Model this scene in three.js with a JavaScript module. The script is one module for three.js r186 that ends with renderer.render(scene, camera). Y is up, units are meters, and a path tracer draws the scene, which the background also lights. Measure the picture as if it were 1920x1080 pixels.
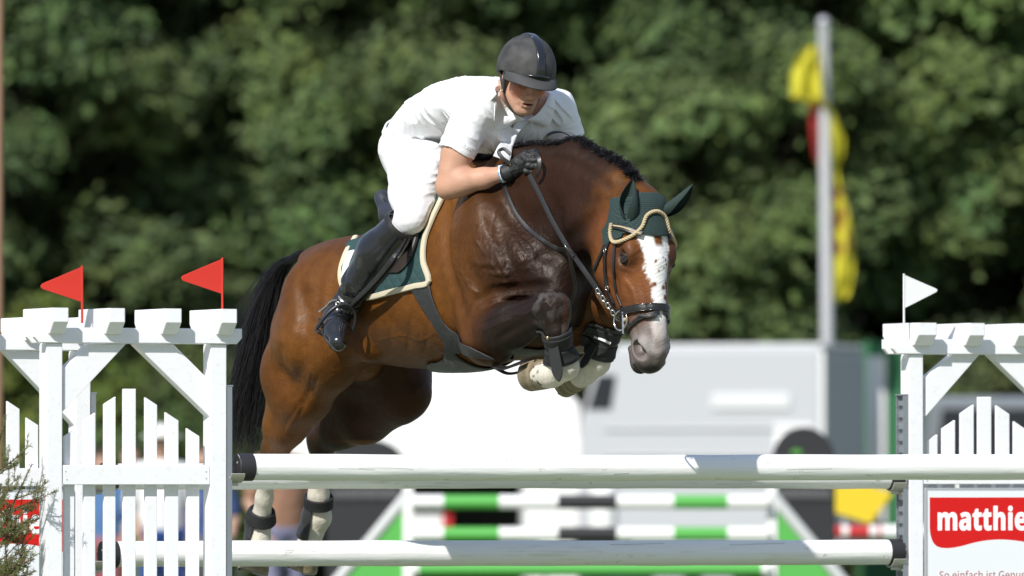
import * as THREE from 'three';
import { mergeGeometries } from 'three/addons/utils/BufferGeometryUtils.js';
import { RoundedBoxGeometry } from 'three/addons/geometries/RoundedBoxGeometry.js';
import { createNoise3D } from 'simplex-noise';

// ---------------------------------------------------------------- camera, sky, sun, exposure
const scene = new THREE.Scene();
const CAM_D = 32, CAM_Y = 1.42, MID_Y = 2.122;
const camDist = Math.hypot(CAM_D, MID_Y - CAM_Y);
const camera = new THREE.PerspectiveCamera(2 * Math.atan(1.08 / camDist) * 180 / Math.PI, 16 / 9, 1, 3000);
camera.position.set(0, CAM_Y, CAM_D);
camera.lookAt(0, MID_Y, 0);
camera.updateMatrixWorld(true);
camera.updateProjectionMatrix();
camera.focus = camDist - 0.05;
camera.userData.fStop = 3.7;

const renderer = new THREE.WebGLRenderer({ antialias: true });
renderer.toneMapping = THREE.LinearToneMapping;
renderer.toneMappingExposure = 1.06;
renderer.shadowMap.enabled = true;

const SUN = new THREE.Vector3(-0.62, 1.12, 0.86).normalize();
{ // hazy summer sky, brighter towards the horizon and round the sun
  const W = 256, H = 128, d = new Float32Array(W * H * 4);
  for (let r = 0; r < H; r++) for (let c = 0; c < W; c++) {
    const up = ((r + 0.5) / H - 0.5) * Math.PI, az = ((c + 0.5) / W - 0.5) * 2 * Math.PI, y = Math.sin(up), x = Math.cos(az) * Math.cos(up), z = Math.sin(az) * Math.cos(up);
    const h = Math.exp(-Math.max(0, y) * 2.6), cs = Math.max(0, x * SUN.x + y * SUN.y + z * SUN.z), g = 0.5 * Math.pow(cs, 6) + 0.25 * Math.pow(cs, 40), i = (r * W + c) * 4;
    const z0 = [0.3, 0.46, 0.8], h0 = [0.8, 0.9, 1.04];
    for (let k = 0; k < 3; k++) d[i + k] = (z0[k] + (h0[k] - z0[k]) * h) * 0.6 + g * [1, 0.97, 0.9][k] * 0.6;
    d[i + 3] = 1;
  }
  const t = new THREE.DataTexture(d, W, H, THREE.RGBAFormat, THREE.FloatType); t.mapping = THREE.EquirectangularReflectionMapping; t.magFilter = THREE.LinearFilter; t.needsUpdate = true;
  scene.background = t; scene.environment = t;
}
const sun = new THREE.DirectionalLight(new THREE.Color(1, 0.975, 0.935), 4.9);
sun.position.copy(SUN).multiplyScalar(120);
sun.target.position.set(0, 0, -20);
sun.castShadow = true;
sun.shadow.mapSize.set(4096, 4096);
Object.assign(sun.shadow.camera, { left: -60, right: 60, top: 60, bottom: -60, near: 1, far: 400 });
scene.add(sun, sun.target);

// ---------------------------------------------------------------- small tools
const V = (x, y, z) => new THREE.Vector3(x, y, z);
let rngState = 12345;
const seed = (n) => { rngState = n | 0; };
const rnd = () => { rngState = (rngState + 0x6d2b79f5) | 0; let t = Math.imul(rngState ^ (rngState >>> 15), 1 | rngState); t = (t + Math.imul(t ^ (t >>> 7), 61 | t)) ^ t; return ((t ^ (t >>> 14)) >>> 0) / 4294967296; };
const rr = (a, b) => a + (b - a) * rnd();
const n3 = createNoise3D(((s) => () => { s = (s * 16807) % 2147483647; return s / 2147483647; })(4242));
const clamp = (x, a = 0, b = 1) => Math.min(b, Math.max(a, x));
const mix = (a, b, t) => a + (b - a) * t;
const sstep = (a, b, x) => { const t = clamp((x - a) / (b - a)); return t * t * (3 - 2 * t); };
const fbm = (x, y, z, o = 3) => { let s = 0, a = 0.5, f = 1; for (let i = 0; i < o; i++) { s += a * n3(x * f, y * f, z * f); a *= 0.5; f *= 2.03; } return s; };

// the point at depth z that the photograph (1920 x 1080) shows at px, py
const Q = (px, py) => V(px / 960 - 1, 1 - py / 540, 0.5).unproject(camera).sub(camera.position).normalize();
const P = (px, py, z) => { const d = Q(px, py); return d.multiplyScalar((z - camera.position.z) / d.z).add(camera.position); };
// where the pixel's ray meets a plane
const onPlane = (px, py, a, n) => { const d = Q(px, py); return d.clone().multiplyScalar(a.clone().sub(camera.position).dot(n) / d.dot(n)).add(camera.position); };
const toPx = (p) => { const q = p.clone().project(camera); return [(q.x + 1) * 960, (1 - q.y) * 540]; };

const used = new Map();
const numbered = (name) => { const k = used.get(name) ?? 0; used.set(name, k + 1); return k ? name + '_' + String(k).padStart(3, '0') : name; };
function finish(m) { m.castShadow = true; m.receiveShadow = true; return m; }
function thing(name, label, category, at = [0, 0, 0], group, turn = 0) {
  const o = new THREE.Group(); o.name = numbered(name); scene.add(o);
  o.position.set(...(at.toArray ? at.toArray() : at)); o.rotation.y = turn;
  o.userData = { label, category }; if (group) o.userData.group = group;
  return o;
}
function part(name, geo, mat, parent, label) {
  const m = finish(new THREE.Mesh(Array.isArray(geo) ? mergeGeometries(geo.map(plain), false) : geo, mat)); m.name = name; parent.add(m);
  if (label) m.userData.label = label;
  return m;
}
function plain(g) { g = g.index ? g.toNonIndexed() : g; for (const k of Object.keys(g.attributes)) if (!['position', 'normal', 'uv'].includes(k)) g.deleteAttribute(k); if (!g.attributes.uv) g.setAttribute('uv', new THREE.BufferAttribute(new Float32Array(g.attributes.position.count * 2), 2)); return g; }
function single(name, geo, mat, label, category, group) {
  const m = finish(new THREE.Mesh(geo, mat)); m.name = numbered(name); scene.add(m); m.userData = { label, category }; if (group) m.userData.group = group; return m;
}
function structure(name, geo, mat, kind = 'structure') { const m = finish(new THREE.Mesh(geo, mat)); m.name = numbered(name); m.userData.kind = kind; scene.add(m); return m; }
// a mesh given in world coordinates becomes a child of a thing that stands elsewhere
function worldPart(name, geo, mat, parent, label) { const g = Array.isArray(geo) ? mergeGeometries(geo.map(plain), false) : geo; parent.updateMatrixWorld(true); g.applyMatrix4(parent.matrixWorld.clone().invert()); return part(name, g, mat, parent, label); }

// textures
function grey(w, h, f) { const d = new Uint8Array(w * h * 4); for (let y = 0; y < h; y++) for (let x = 0; x < w; x++) { const v = clamp(f(x / w, y / h)) * 255, i = (y * w + x) * 4; d[i] = d[i + 1] = d[i + 2] = v; d[i + 3] = 255; } const t = new THREE.DataTexture(d, w, h); t.wrapS = t.wrapT = THREE.RepeatWrapping; t.magFilter = THREE.LinearFilter; t.needsUpdate = true; return t; }
function rgbTex(w, h, f) { const d = new Uint8Array(w * h * 4); for (let y = 0; y < h; y++) for (let x = 0; x < w; x++) { const c = f(x / w, y / h), i = (y * w + x) * 4; for (let k = 0; k < 3; k++) d[i + k] = clamp(c[k]) * 255; d[i + 3] = 255; } const t = new THREE.DataTexture(d, w, h); t.colorSpace = THREE.SRGBColorSpace; t.wrapS = t.wrapT = THREE.RepeatWrapping; t.magFilter = THREE.LinearFilter; t.needsUpdate = true; return t; }
// noise on a torus, so that it tiles
const tile = (u, v, f, o = 3, z = 0) => { const a = u * Math.PI * 2, b = v * Math.PI * 2, r = f / (Math.PI * 2); return fbm(Math.cos(a) * r + z, Math.sin(a) * r + Math.cos(b) * r * 1.0, Math.sin(b) * r - z, o); };
const std = (r, g, b, rough = 0.7, more = {}) => { const m = new THREE.MeshStandardMaterial({ roughness: rough, ...more }); m.color.setRGB(r, g, b); return m; };
const phys = (r, g, b, rough = 0.7, more = {}) => { const m = new THREE.MeshPhysicalMaterial({ roughness: rough, ...more }); m.color.setRGB(r, g, b); return m; };

// a box of size (sx, sy, sz) with small round edges, set at (x, y, z), uv in metres along its longest side
function bx(sx, sy, sz, x, y, z, r = 0.003) {
  const g = new RoundedBoxGeometry(sx, sy, sz, 1, Math.min(r, sx / 2.1, sy / 2.1, sz / 2.1));
  boxUV(g); g.translate(x, y, z); return g;
}
function boxUV(g) {
  const p = g.attributes.position, n = g.attributes.normal, uv = new Float32Array(p.count * 2);
  const o1 = rnd() * 5, o2 = rnd() * 5;
  for (let i = 0; i < p.count; i++) {
    const ax = Math.abs(n.getX(i)), ay = Math.abs(n.getY(i)), az = Math.abs(n.getZ(i));
    const x = p.getX(i), y = p.getY(i), z = p.getZ(i);
    const [u, v] = ax > ay && ax > az ? [z, y] : ay > az ? [x, z] : [x, y];
    uv[i * 2] = u + o1; uv[i * 2 + 1] = v + o2;
  }
  g.setAttribute('uv', new THREE.BufferAttribute(uv, 2)); return g;
}
// a polygon in x, y with thickness d behind z = 0
function slab(points, d, bevel = 0.002) {
  const s = new THREE.Shape(points.map(([x, y]) => new THREE.Vector2(x, y)));
  const g = new THREE.ExtrudeGeometry(s, { depth: d - 2 * bevel, bevelEnabled: bevel > 0, bevelThickness: bevel, bevelSize: bevel, bevelOffset: -bevel, bevelSegments: 1, curveSegments: 6 });
  g.translate(0, 0, -d + bevel); return boxUV(g);
}
const curveOf = (pts) => new THREE.CatmullRomCurve3(pts, false, 'centripetal');
// tapered tube along points; radius is a number or a function of t
function tube(pts, radius, seg = 24, sides = 8, caps = true) {
  const c = pts.length > 2 ? curveOf(pts) : new THREE.LineCurve3(pts[0], pts[1]);
  const R = typeof radius === 'function' ? radius : () => radius;
  const fr = c.computeFrenetFrames(seg, false), pos = [], nor = [], uv = [], idx = [], len = c.getLength();
  for (let i = 0; i <= seg; i++) {
    const t = i / seg, p = c.getPointAt(t), r = R(t);
    for (let j = 0; j <= sides; j++) {
      const a = j / sides * Math.PI * 2, n = fr.normals[i].clone().multiplyScalar(Math.cos(a)).addScaledVector(fr.binormals[i], Math.sin(a));
      pos.push(p.x + n.x * r, p.y + n.y * r, p.z + n.z * r); nor.push(n.x, n.y, n.z); uv.push(j / sides * 6.28 * r, t * len);
    }
  }
  for (let i = 0; i < seg; i++) for (let j = 0; j < sides; j++) { const a = i * (sides + 1) + j, b = a + sides + 1; idx.push(a, a + 1, b, b, a + 1, b + 1); }
  if (caps) for (const [i, s] of [[0, -1], [seg, 1]]) {
    const p = c.getPointAt(i / seg), t = fr.tangents[i], base = pos.length / 3;
    pos.push(p.x, p.y, p.z); nor.push(t.x * s, t.y * s, t.z * s); uv.push(0, 0);
    for (let j = 0; j <= sides; j++) { const k = (i * (sides + 1) + j) * 3; pos.push(pos[k], pos[k + 1], pos[k + 2]); nor.push(t.x * s, t.y * s, t.z * s); uv.push(0, 0); }
    for (let j = 0; j < sides; j++) s > 0 ? idx.push(base, base + 1 + j, base + 2 + j) : idx.push(base, base + 2 + j, base + 1 + j);
  }
  const g = new THREE.BufferGeometry();
  g.setAttribute('position', new THREE.Float32BufferAttribute(pos, 3)); g.setAttribute('normal', new THREE.Float32BufferAttribute(nor, 3)); g.setAttribute('uv', new THREE.Float32BufferAttribute(uv, 2)); g.setIndex(idx);
  return g;
}
// a flat strap: rounded rectangle swept along points, face turned to the given normals
function strap(pts, normals, width, thick, seg = 40) {
  const c = curveOf(pts), nc = curveOf(normals), pos = [], uv = [], idx = [], len = c.getLength();
  const W = typeof width === 'function' ? width : () => width;
  const prof = [[-1, -1], [-1, 0.3], [-0.8, 1], [0, 1.15], [0.8, 1], [1, 0.3], [1, -1]], K = prof.length;
  for (let i = 0; i <= seg; i++) {
    const t = i / seg, u = c.getUtoTmapping(t), p = c.getPoint(u), T = c.getTangent(u);
    const n = nc.getPoint(u).addScaledVector(T, 0); n.addScaledVector(T, -n.dot(T)).normalize();
    const s = T.clone().cross(n).normalize();
    for (let j = 0; j <= K; j++) { const [a, b] = prof[j % K], q = p.clone().addScaledVector(s, a * W(t) / 2).addScaledVector(n, b * thick / 2); pos.push(q.x, q.y, q.z); uv.push(a * W(t) / 2, t * len); }
  }
  for (let i = 0; i < seg; i++) for (let j = 0; j < K; j++) { const a = i * (K + 1) + j, b = a + K + 1; idx.push(a, a + 1, b, b, a + 1, b + 1); }
  for (const e of [0, seg]) for (let j = 1; j < K - 1; j++) { const a = e * (K + 1); e ? idx.push(a, a + j, a + j + 1) : idx.push(a, a + j + 1, a + j); }
  const g = new THREE.BufferGeometry();
  g.setAttribute('position', new THREE.Float32BufferAttribute(pos, 3)); g.setAttribute('uv', new THREE.Float32BufferAttribute(uv, 2)); g.setIndex(idx);
  const h = g.toNonIndexed(); h.computeVertexNormals(); return h;
}
// ---------------------------------------------------------------- distance fields: bodies, clothes and tack are meshed from these
const smin = (a, b, k) => { const h = Math.max(k - Math.abs(a - b), 0) / k; return Math.min(a, b) - h * h * k * 0.25; };
class Field {
  constructor(reach = 0.14) { this.prims = []; this.blocks = new Map(); this.B = 0.07; this.reach = reach; this.detail = null; }
  add(f, lo, hi, k = 0.03, cut = false) { this.prims.push({ f, lo, hi, k, cut }); return this; }
  // round cone from a (radius ra) to b (radius rb)
  cone(a, ra, b, rb, k) {
    const r = Math.max(ra, rb), dx = b.x - a.x, dy = b.y - a.y, dz = b.z - a.z, l2 = dx * dx + dy * dy + dz * dz || 1e-9, dr = ra - rb, a2 = Math.max(l2 - dr * dr, 1e-9), il = 1 / l2;
    const f = (x, y, z) => {
      const px = x - a.x, py = y - a.y, pz = z - a.z, yy = px * dx + py * dy + pz * dz, zz = yy - l2;
      const ex = px * l2 - dx * yy, ey = py * l2 - dy * yy, ez = pz * l2 - dz * yy, x2 = ex * ex + ey * ey + ez * ez, y2 = yy * yy * l2, z2 = zz * zz * l2;
      const kk = Math.sign(dr) * dr * dr * x2;
      if (Math.sign(zz) * a2 * z2 > kk) return Math.sqrt(x2 + z2) * il - rb;
      if (Math.sign(yy) * a2 * y2 < kk) return Math.sqrt(x2 + y2) * il - ra;
      return (Math.sqrt(x2 * a2 * il) + yy * dr) * il - ra;
    };
    return this.add(f, V(Math.min(a.x - ra, b.x - rb), Math.min(a.y - ra, b.y - rb), Math.min(a.z - ra, b.z - rb)), V(Math.max(a.x + ra, b.x + rb), Math.max(a.y + ra, b.y + rb), Math.max(a.z + ra, b.z + rb)), k);
  }
  chain(list, k) { for (let i = 0; i + 1 < list.length; i++) this.cone(list[i][0], list[i][1], list[i + 1][0], list[i + 1][1], k); return this; }
  // ellipsoid with half axes along unit vectors X, Y, Z
  ell(c, r, X, Y, Z, k, cut = false) {
    const [rx, ry, rz] = r, m = Math.max(rx, ry, rz);
    const f = (x, y, z) => {
      const px = x - c.x, py = y - c.y, pz = z - c.z;
      const a = (px * X.x + py * X.y + pz * X.z) / rx, b = (px * Y.x + py * Y.y + pz * Y.z) / ry, d = (px * Z.x + py * Z.y + pz * Z.z) / rz;
      const k0 = Math.sqrt(a * a + b * b + d * d), k1 = Math.sqrt((a / rx) ** 2 + (b / ry) ** 2 + (d / rz) ** 2);
      return k1 < 1e-6 ? -Math.min(rx, ry, rz) : k0 * (k0 - 1) / k1;
    };
    return this.add(f, c.clone().addScalar(-m), c.clone().addScalar(m), k, cut);
  }
  // tube of elliptical sections: stations [point, half width along L, half height]
  spine(st, L, k, sub = 6, power = 2) {
    const pts = curveOf(st.map((s) => s[0])), N = (st.length - 1) * sub, A = [];
    const at = (i, q) => { const n = st.length - 1, u = clamp(i, 0, n), j = Math.min(Math.floor(u), n - 1), t = u - j, p0 = st[Math.max(j - 1, 0)][q], p1 = st[j][q], p2 = st[j + 1][q], p3 = st[Math.min(j + 2, n)][q]; return 0.5 * (2 * p1 + (p2 - p0) * t + (2 * p0 - 5 * p1 + 4 * p2 - p3) * t * t + (3 * p1 - p0 - 3 * p2 + p3) * t * t * t); };
    for (let i = 0; i <= N; i++) { const p = pts.getPoint(i / N), T = pts.getTangent(i / N); const l = L.clone().addScaledVector(T, -L.dot(T)).normalize(), u = T.clone().cross(l); A.push({ p, T, l, u, w: at(i / sub, 1), h: at(i / sub, 2) }); }
    let lo = V(9e9, 9e9, 9e9), hi = V(-9e9, -9e9, -9e9);
    for (const s of A) { const m = Math.max(s.w, s.h); lo.min(s.p.clone().addScalar(-m)); hi.max(s.p.clone().addScalar(m)); }
    const f = (x, y, z) => {
      let best = 9e9, bi = 0, bt = 0;
      for (let i = 0; i < N; i++) {
        const a = A[i].p, b = A[i + 1].p, dx = b.x - a.x, dy = b.y - a.y, dz = b.z - a.z;
        const t = clamp(((x - a.x) * dx + (y - a.y) * dy + (z - a.z) * dz) / (dx * dx + dy * dy + dz * dz)), ex = x - a.x - dx * t, ey = y - a.y - dy * t, ez = z - a.z - dz * t, d = ex * ex + ey * ey + ez * ez;
        if (d < best) { best = d; bi = i; bt = t; }
      }
      const a = A[bi], b = A[bi + 1], t = bt, w = mix(a.w, b.w, t), h = mix(a.h, b.h, t);
      const px = x - mix(a.p.x, b.p.x, t), py = y - mix(a.p.y, b.p.y, t), pz = z - mix(a.p.z, b.p.z, t);
      const lx = mix(a.l.x, b.l.x, t), ly = mix(a.l.y, b.l.y, t), lz = mix(a.l.z, b.l.z, t), ux = mix(a.u.x, b.u.x, t), uy = mix(a.u.y, b.u.y, t), uz = mix(a.u.z, b.u.z, t);
      const al = px * lx + py * ly + pz * lz, au = px * ux + py * uy + pz * uz, ac = px * (ly * uz - lz * uy) + py * (lz * ux - lx * uz) + pz * (lx * uy - ly * ux), c = Math.min(w, h) * 0.8;
      const end = (bi === 0 && t === 0) || (bi === N - 1 && t === 1), q = end ? ac / c : 0;
      const sa = al / w, sb = au / h, k0 = Math.sqrt(sa * sa + sb * sb + q * q), k1 = Math.sqrt((sa / w) ** 2 + (sb / h) ** 2 + (q / c) ** 2);
      return k1 < 1e-6 ? -Math.min(w, h) : k0 * (k0 - 1) / k1;
    };
    return this.add(f, lo, hi, k);
  }
  list(x, y, z) {
    const B = this.B, i = Math.floor(x / B), j = Math.floor(y / B), k = Math.floor(z / B), key = (i + 500) * 4000000 + (j + 500) * 2000 + (k + 1000);
    let l = this.blocks.get(key);
    if (!l) {
      l = []; const cx = (i + 0.5) * B, cy = (j + 0.5) * B, cz = (k + 0.5) * B, R = this.reach + B;
      for (const p of this.prims) {
        const dx = Math.max(p.lo.x - cx, cx - p.hi.x, 0), dy = Math.max(p.lo.y - cy, cy - p.hi.y, 0), dz = Math.max(p.lo.z - cz, cz - p.hi.z, 0);
        if (dx * dx + dy * dy + dz * dz < R * R && p.f(cx, cy, cz) < R + 0.05) l.push(p);
      }
      this.blocks.set(key, l);
    }
    return l;
  }
  base(x, y, z) {
    const l = this.list(x, y, z); let d = this.reach;
    for (let i = 0; i < l.length; i++) { const p = l[i], e = p.f(x, y, z); d = p.cut ? -smin(-d, e, p.k) : smin(d, e, p.k); }
    return d;
  }
  d(x, y, z) { const d = this.base(x, y, z); return this.detail && Math.abs(d) < 0.05 ? d + this.detail(x, y, z, d) : d; }
  grad(p, e = 0.002) {
    const { x, y, z } = p;
    return V(this.d(x + e, y, z) - this.d(x - e, y, z), this.d(x, y + e, z) - this.d(x, y - e, z), this.d(x, y, z + e) - this.d(x, y, z - e)).normalize();
  }
  bounds(pad = 0.03) { const lo = V(9e9, 9e9, 9e9), hi = V(-9e9, -9e9, -9e9); for (const p of this.prims) if (!p.cut) { lo.min(p.lo); hi.max(p.hi); } return [lo.addScalar(-pad), hi.addScalar(pad)]; }
  // first hit of the ray through a pixel, from depth z0 backwards
  hit(px, py, z0 = 1.2, off = 0) {
    const o = P(px, py, z0), d = Q(px, py); let t = 0;
    for (let i = 0; i < 400 && t < 4; i++) { const e = this.d(o.x + d.x * t, o.y + d.y * t, o.z + d.z * t) - off; if (e < 0.0006) break; t += Math.max(e * 0.6, 0.0005); }
    return t < 4 ? o.addScaledVector(d, t) : null;
  }
}
// naive surface nets; f(x, y, z) is a distance, normals from its gradient, colour from paint(p, n) -> [r, g, b]
function meshField(f, lo, hi, cell, { paint, uv, slack = 1.6, gradE = 0 } = {}) {
  const S = 8, B = cell * S, nx = Math.ceil((hi.x - lo.x) / B), ny = Math.ceil((hi.y - lo.y) / B), nz = Math.ceil((hi.z - lo.z) / B), M = 2048;
  const ids = new Map(), pos = [], quads = [], half = B * 0.87 * slack, G = S + 1, val = new Float32Array(G * G * G);
  const key = (i, j, k) => (i * M + j) * M + k;
  const active = [];
  for (let a = 0; a < nx; a++) for (let b = 0; b < ny; b++) for (let c = 0; c < nz; c++) if (Math.abs(f(lo.x + (a + 0.5) * B, lo.y + (b + 0.5) * B, lo.z + (c + 0.5) * B)) < half) active.push([a, b, c]);
  for (const [a, b, c] of active) {
    let neg = 0;
    for (let i = 0, q = 0; i < G; i++) for (let j = 0; j < G; j++) for (let k = 0; k < G; k++, q++) { val[q] = f(lo.x + (a * S + i) * cell, lo.y + (b * S + j) * cell, lo.z + (c * S + k) * cell); if (val[q] < 0) neg++; }
    if (!neg || neg === G * G * G) continue;
    for (let i = 0; i < S; i++) for (let j = 0; j < S; j++) for (let k = 0; k < S; k++) {
      const q = (i * G + j) * G + k; let m = 0;
      const v = [val[q], val[q + G * G], val[q + G], val[q + G * G + G], val[q + 1], val[q + G * G + 1], val[q + G + 1], val[q + G * G + G + 1]];
      for (let e = 0; e < 8; e++) if (v[e] < 0) m |= 1 << e;
      if (m === 0 || m === 255) continue;
      let sx = 0, sy = 0, sz = 0, n = 0;
      for (const [e0, e1] of EDGES) if ((v[e0] < 0) !== (v[e1] < 0)) { const t = v[e0] / (v[e0] - v[e1]); sx += mix(e0 & 1, e1 & 1, t); sy += mix((e0 >> 1) & 1, (e1 >> 1) & 1, t); sz += mix(e0 >> 2, e1 >> 2, t); n++; }
      const I = a * S + i, J = b * S + j, K = c * S + k;
      ids.set(key(I, J, K), pos.length / 3);
      pos.push(lo.x + (I + sx / n) * cell, lo.y + (J + sy / n) * cell, lo.z + (K + sz / n) * cell);
      if ((v[0] < 0) !== (v[1] < 0)) quads.push(I, J, K, 0, v[0] < 0 ? 1 : 0);
      if ((v[0] < 0) !== (v[2] < 0)) quads.push(I, J, K, 1, v[0] < 0 ? 1 : 0);
      if ((v[0] < 0) !== (v[4] < 0)) quads.push(I, J, K, 2, v[0] < 0 ? 1 : 0);
    }
  }
  const idx = [];
  for (let q = 0; q < quads.length; q += 5) {
    const [I, J, K, ax, s] = [quads[q], quads[q + 1], quads[q + 2], quads[q + 3], quads[q + 4]];
    const g = ax === 0 ? [[I, J - 1, K - 1], [I, J, K - 1], [I, J, K], [I, J - 1, K]] : ax === 1 ? [[I - 1, J, K - 1], [I - 1, J, K], [I, J, K], [I, J, K - 1]] : [[I - 1, J - 1, K], [I, J - 1, K], [I, J, K], [I - 1, J, K]];
    const w = g.map((t) => ids.get(key(...t)));
    if (w.some((t) => t === undefined)) continue;
    if (s) idx.push(w[0], w[1], w[2], w[0], w[2], w[3]); else idx.push(w[0], w[2], w[1], w[0], w[3], w[2]);
  }
  const N = pos.length / 3, nor = new Float32Array(N * 3), col = paint ? new Float32Array(N * 3) : null, uvs = new Float32Array(N * 2), e = gradE || cell * 0.7;
  for (let i = 0; i < N; i++) {
    const x = pos[i * 3], y = pos[i * 3 + 1], z = pos[i * 3 + 2];
    let gx = f(x + e, y, z) - f(x - e, y, z), gy = f(x, y + e, z) - f(x, y - e, z), gz = f(x, y, z + e) - f(x, y, z - e); const l = Math.hypot(gx, gy, gz) || 1;
    gx /= l; gy /= l; gz /= l; nor[i * 3] = gx; nor[i * 3 + 1] = gy; nor[i * 3 + 2] = gz;
    if (paint) { const c = paint(x, y, z, gx, gy, gz); col[i * 3] = c[0]; col[i * 3 + 1] = c[1]; col[i * 3 + 2] = c[2]; }
    const u = uv ? uv(x, y, z, gx, gy, gz) : [x * 0.6 + z * 0.8, y]; uvs[i * 2] = u[0]; uvs[i * 2 + 1] = u[1];
  }
  const g = new THREE.BufferGeometry();
  g.setAttribute('position', new THREE.Float32BufferAttribute(pos, 3)); g.setAttribute('normal', new THREE.BufferAttribute(nor, 3)); g.setAttribute('uv', new THREE.BufferAttribute(uvs, 2));
  if (col) g.setAttribute('color', new THREE.BufferAttribute(col, 3));
  g.setIndex(idx);
  return g;
}
const EDGES = [[0, 1], [2, 3], [4, 5], [6, 7], [0, 2], [1, 3], [4, 6], [5, 7], [0, 4], [1, 5], [2, 6], [3, 7]];
// signed distance to a closed polygon [[x, y], ...] (negative inside)
function polyDist(poly, x, y) {
  let d = 9e9, s = 1;
  for (let i = 0, j = poly.length - 1; i < poly.length; j = i, i++) {
    const [ax, ay] = poly[i], [bx_, by] = poly[j], ex = bx_ - ax, ey = by - ay, wx = x - ax, wy = y - ay, t = clamp((wx * ex + wy * ey) / (ex * ex + ey * ey)), qx = wx - ex * t, qy = wy - ey * t;
    d = Math.min(d, qx * qx + qy * qy);
    const c1 = y >= ay, c2 = y < by, c3 = ex * wy > ey * wx;
    if ((c1 && c2 && c3) || (!c1 && !c2 && !c3)) s = -s;
  }
  return s * Math.sqrt(d);
}
const smoothPoly = (pts, n = 6) => { const c = new THREE.CatmullRomCurve3(pts.map(([x, y]) => V(x, y, 0)), true, 'centripetal'); return c.getPoints(pts.length * n).slice(0, -1).map((p) => [p.x, p.y]); };
// ---------------------------------------------------------------- ground
{
  const tex = rgbTex(512, 512, (u, v) => { const a = tile(u, v, 9, 4), b = tile(u, v, 40, 2, 7); return [0.45 + 0.08 * a + 0.04 * b, 0.48 + 0.08 * a + 0.05 * b, 0.36 + 0.05 * a]; });
  tex.repeat.set(300, 300);
  const bump = grey(256, 256, (u, v) => 0.5 + 0.5 * tile(u, v, 30, 3)); bump.repeat.set(600, 600);
  const g = new THREE.PlaneGeometry(2400, 2400); g.rotateX(-Math.PI / 2);
  structure('ground', g, new THREE.MeshStandardMaterial({ map: tex, bumpMap: bump, bumpScale: 0.03, roughness: 0.95 }));
}

// ---------------------------------------------------------------- trees behind the ring
const leafSpray = (n, spread, size, flat, s) => {
  seed(s); const pos = [], nor = [], idx = [];
  for (let i = 0; i < n; i++) {
    const c = V(rr(-1, 1), rr(-1, 1) * flat, rr(-1, 1)).multiplyScalar(spread), d = V(rr(-1, 1), rr(-0.7, 0.5), rr(-1, 1)).normalize(), up = V(rr(-0.6, 0.6), 1, rr(-0.6, 0.6)).normalize();
    const s1 = d.clone().cross(up).normalize(), nn = s1.clone().cross(d).normalize(), L = size * rr(0.7, 1.3), W = L * 0.55, b = pos.length / 3;
    for (const [a, w, h] of [[-0.5, 0, 0], [0, -0.5, 0.1], [0, 0.5, 0.1], [0.5, 0, -0.05]]) { const p = c.clone().addScaledVector(d, a * L).addScaledVector(s1, w * W).addScaledVector(nn, h * L); pos.push(p.x, p.y, p.z); nor.push(nn.x, nn.y, nn.z); }
    idx.push(b, b + 2, b + 1, b + 1, b + 2, b + 3);
  }
  const g = new THREE.BufferGeometry(); g.setAttribute('position', new THREE.Float32BufferAttribute(pos, 3)); g.setAttribute('normal', new THREE.Float32BufferAttribute(nor, 3)); g.setIndex(idx); return g;
};
const sprays = [leafSpray(11, 0.22, 0.17, 0.6, 1), leafSpray(11, 0.24, 0.15, 0.8, 2), leafSpray(13, 0.2, 0.19, 0.45, 3)];
const leafMat = new THREE.MeshPhysicalMaterial({ roughness: 0.85, specularIntensity: 0.35, transmission: 0.3, thickness: 0, side: THREE.DoubleSide }); leafMat.color.setRGB(1, 1, 1); leafMat.name = 'leaves';
const barkMat = std(0.09, 0.075, 0.055, 0.95, { bumpMap: grey(128, 128, (u, v) => 0.5 + 0.6 * tile(u, v, 8, 3)), bumpScale: 0.03 });
const dummy = new THREE.Object3D();
function foliage(name, parent, clumps, per, scale, tint, vary, at) {
  const total = Math.round(clumps.length * per), m = new THREE.InstancedMesh(sprays[Math.floor(rnd() * 3)], leafMat, total), c = new THREE.Color();
  let i = 0;
  for (const k of clumps) {
    const bt = rr(0.85, 1.18), by = rr(-0.12, 0.12);
    for (let j = 0; j < per && i < total; j++, i++) {
      const th = rr(0, 6.283), cy = rr(-0.65, 1), r = Math.sqrt(1 - cy * cy), f = Math.pow(rnd(), 0.35);
      dummy.position.set(k.x + Math.cos(th) * r * k.rx * f - at.x, k.y + cy * k.ry * f - at.y, k.z + Math.sin(th) * r * k.rx * f - at.z);
      dummy.position.addScalar(0).add(V(n3(dummy.position.x * 1.3, dummy.position.y * 1.3, dummy.position.z + k.x), n3(dummy.position.x * 1.3 + 9, dummy.position.y * 1.3, k.y), 0).multiplyScalar(0.25));
      dummy.quaternion.setFromUnitVectors(V(0, 1, 0), V(Math.cos(th) * r + rr(-0.4, 0.4), cy * 0.7 + 0.75, Math.sin(th) * r + rr(-0.4, 0.4)).normalize()).multiply(new THREE.Quaternion().setFromAxisAngle(V(0, 1, 0), rr(0, 6.283))); dummy.scale.setScalar(scale * rr(0.7, 1.35)); dummy.updateMatrix();
      m.setMatrixAt(i, dummy.matrix);
      const t = bt * rr(1 - vary, 1 + vary); c.setRGB(tint[0] * t * (1 + by + rr(-0.1, 0.1)), tint[1] * t, tint[2] * t * rr(0.8, 1.2)); m.setColorAt(i, c);
    }
  }
  m.count = i; m.name = name; m.userData.kind = 'stuff'; finish(m); parent.add(m); return m;
}
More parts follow.
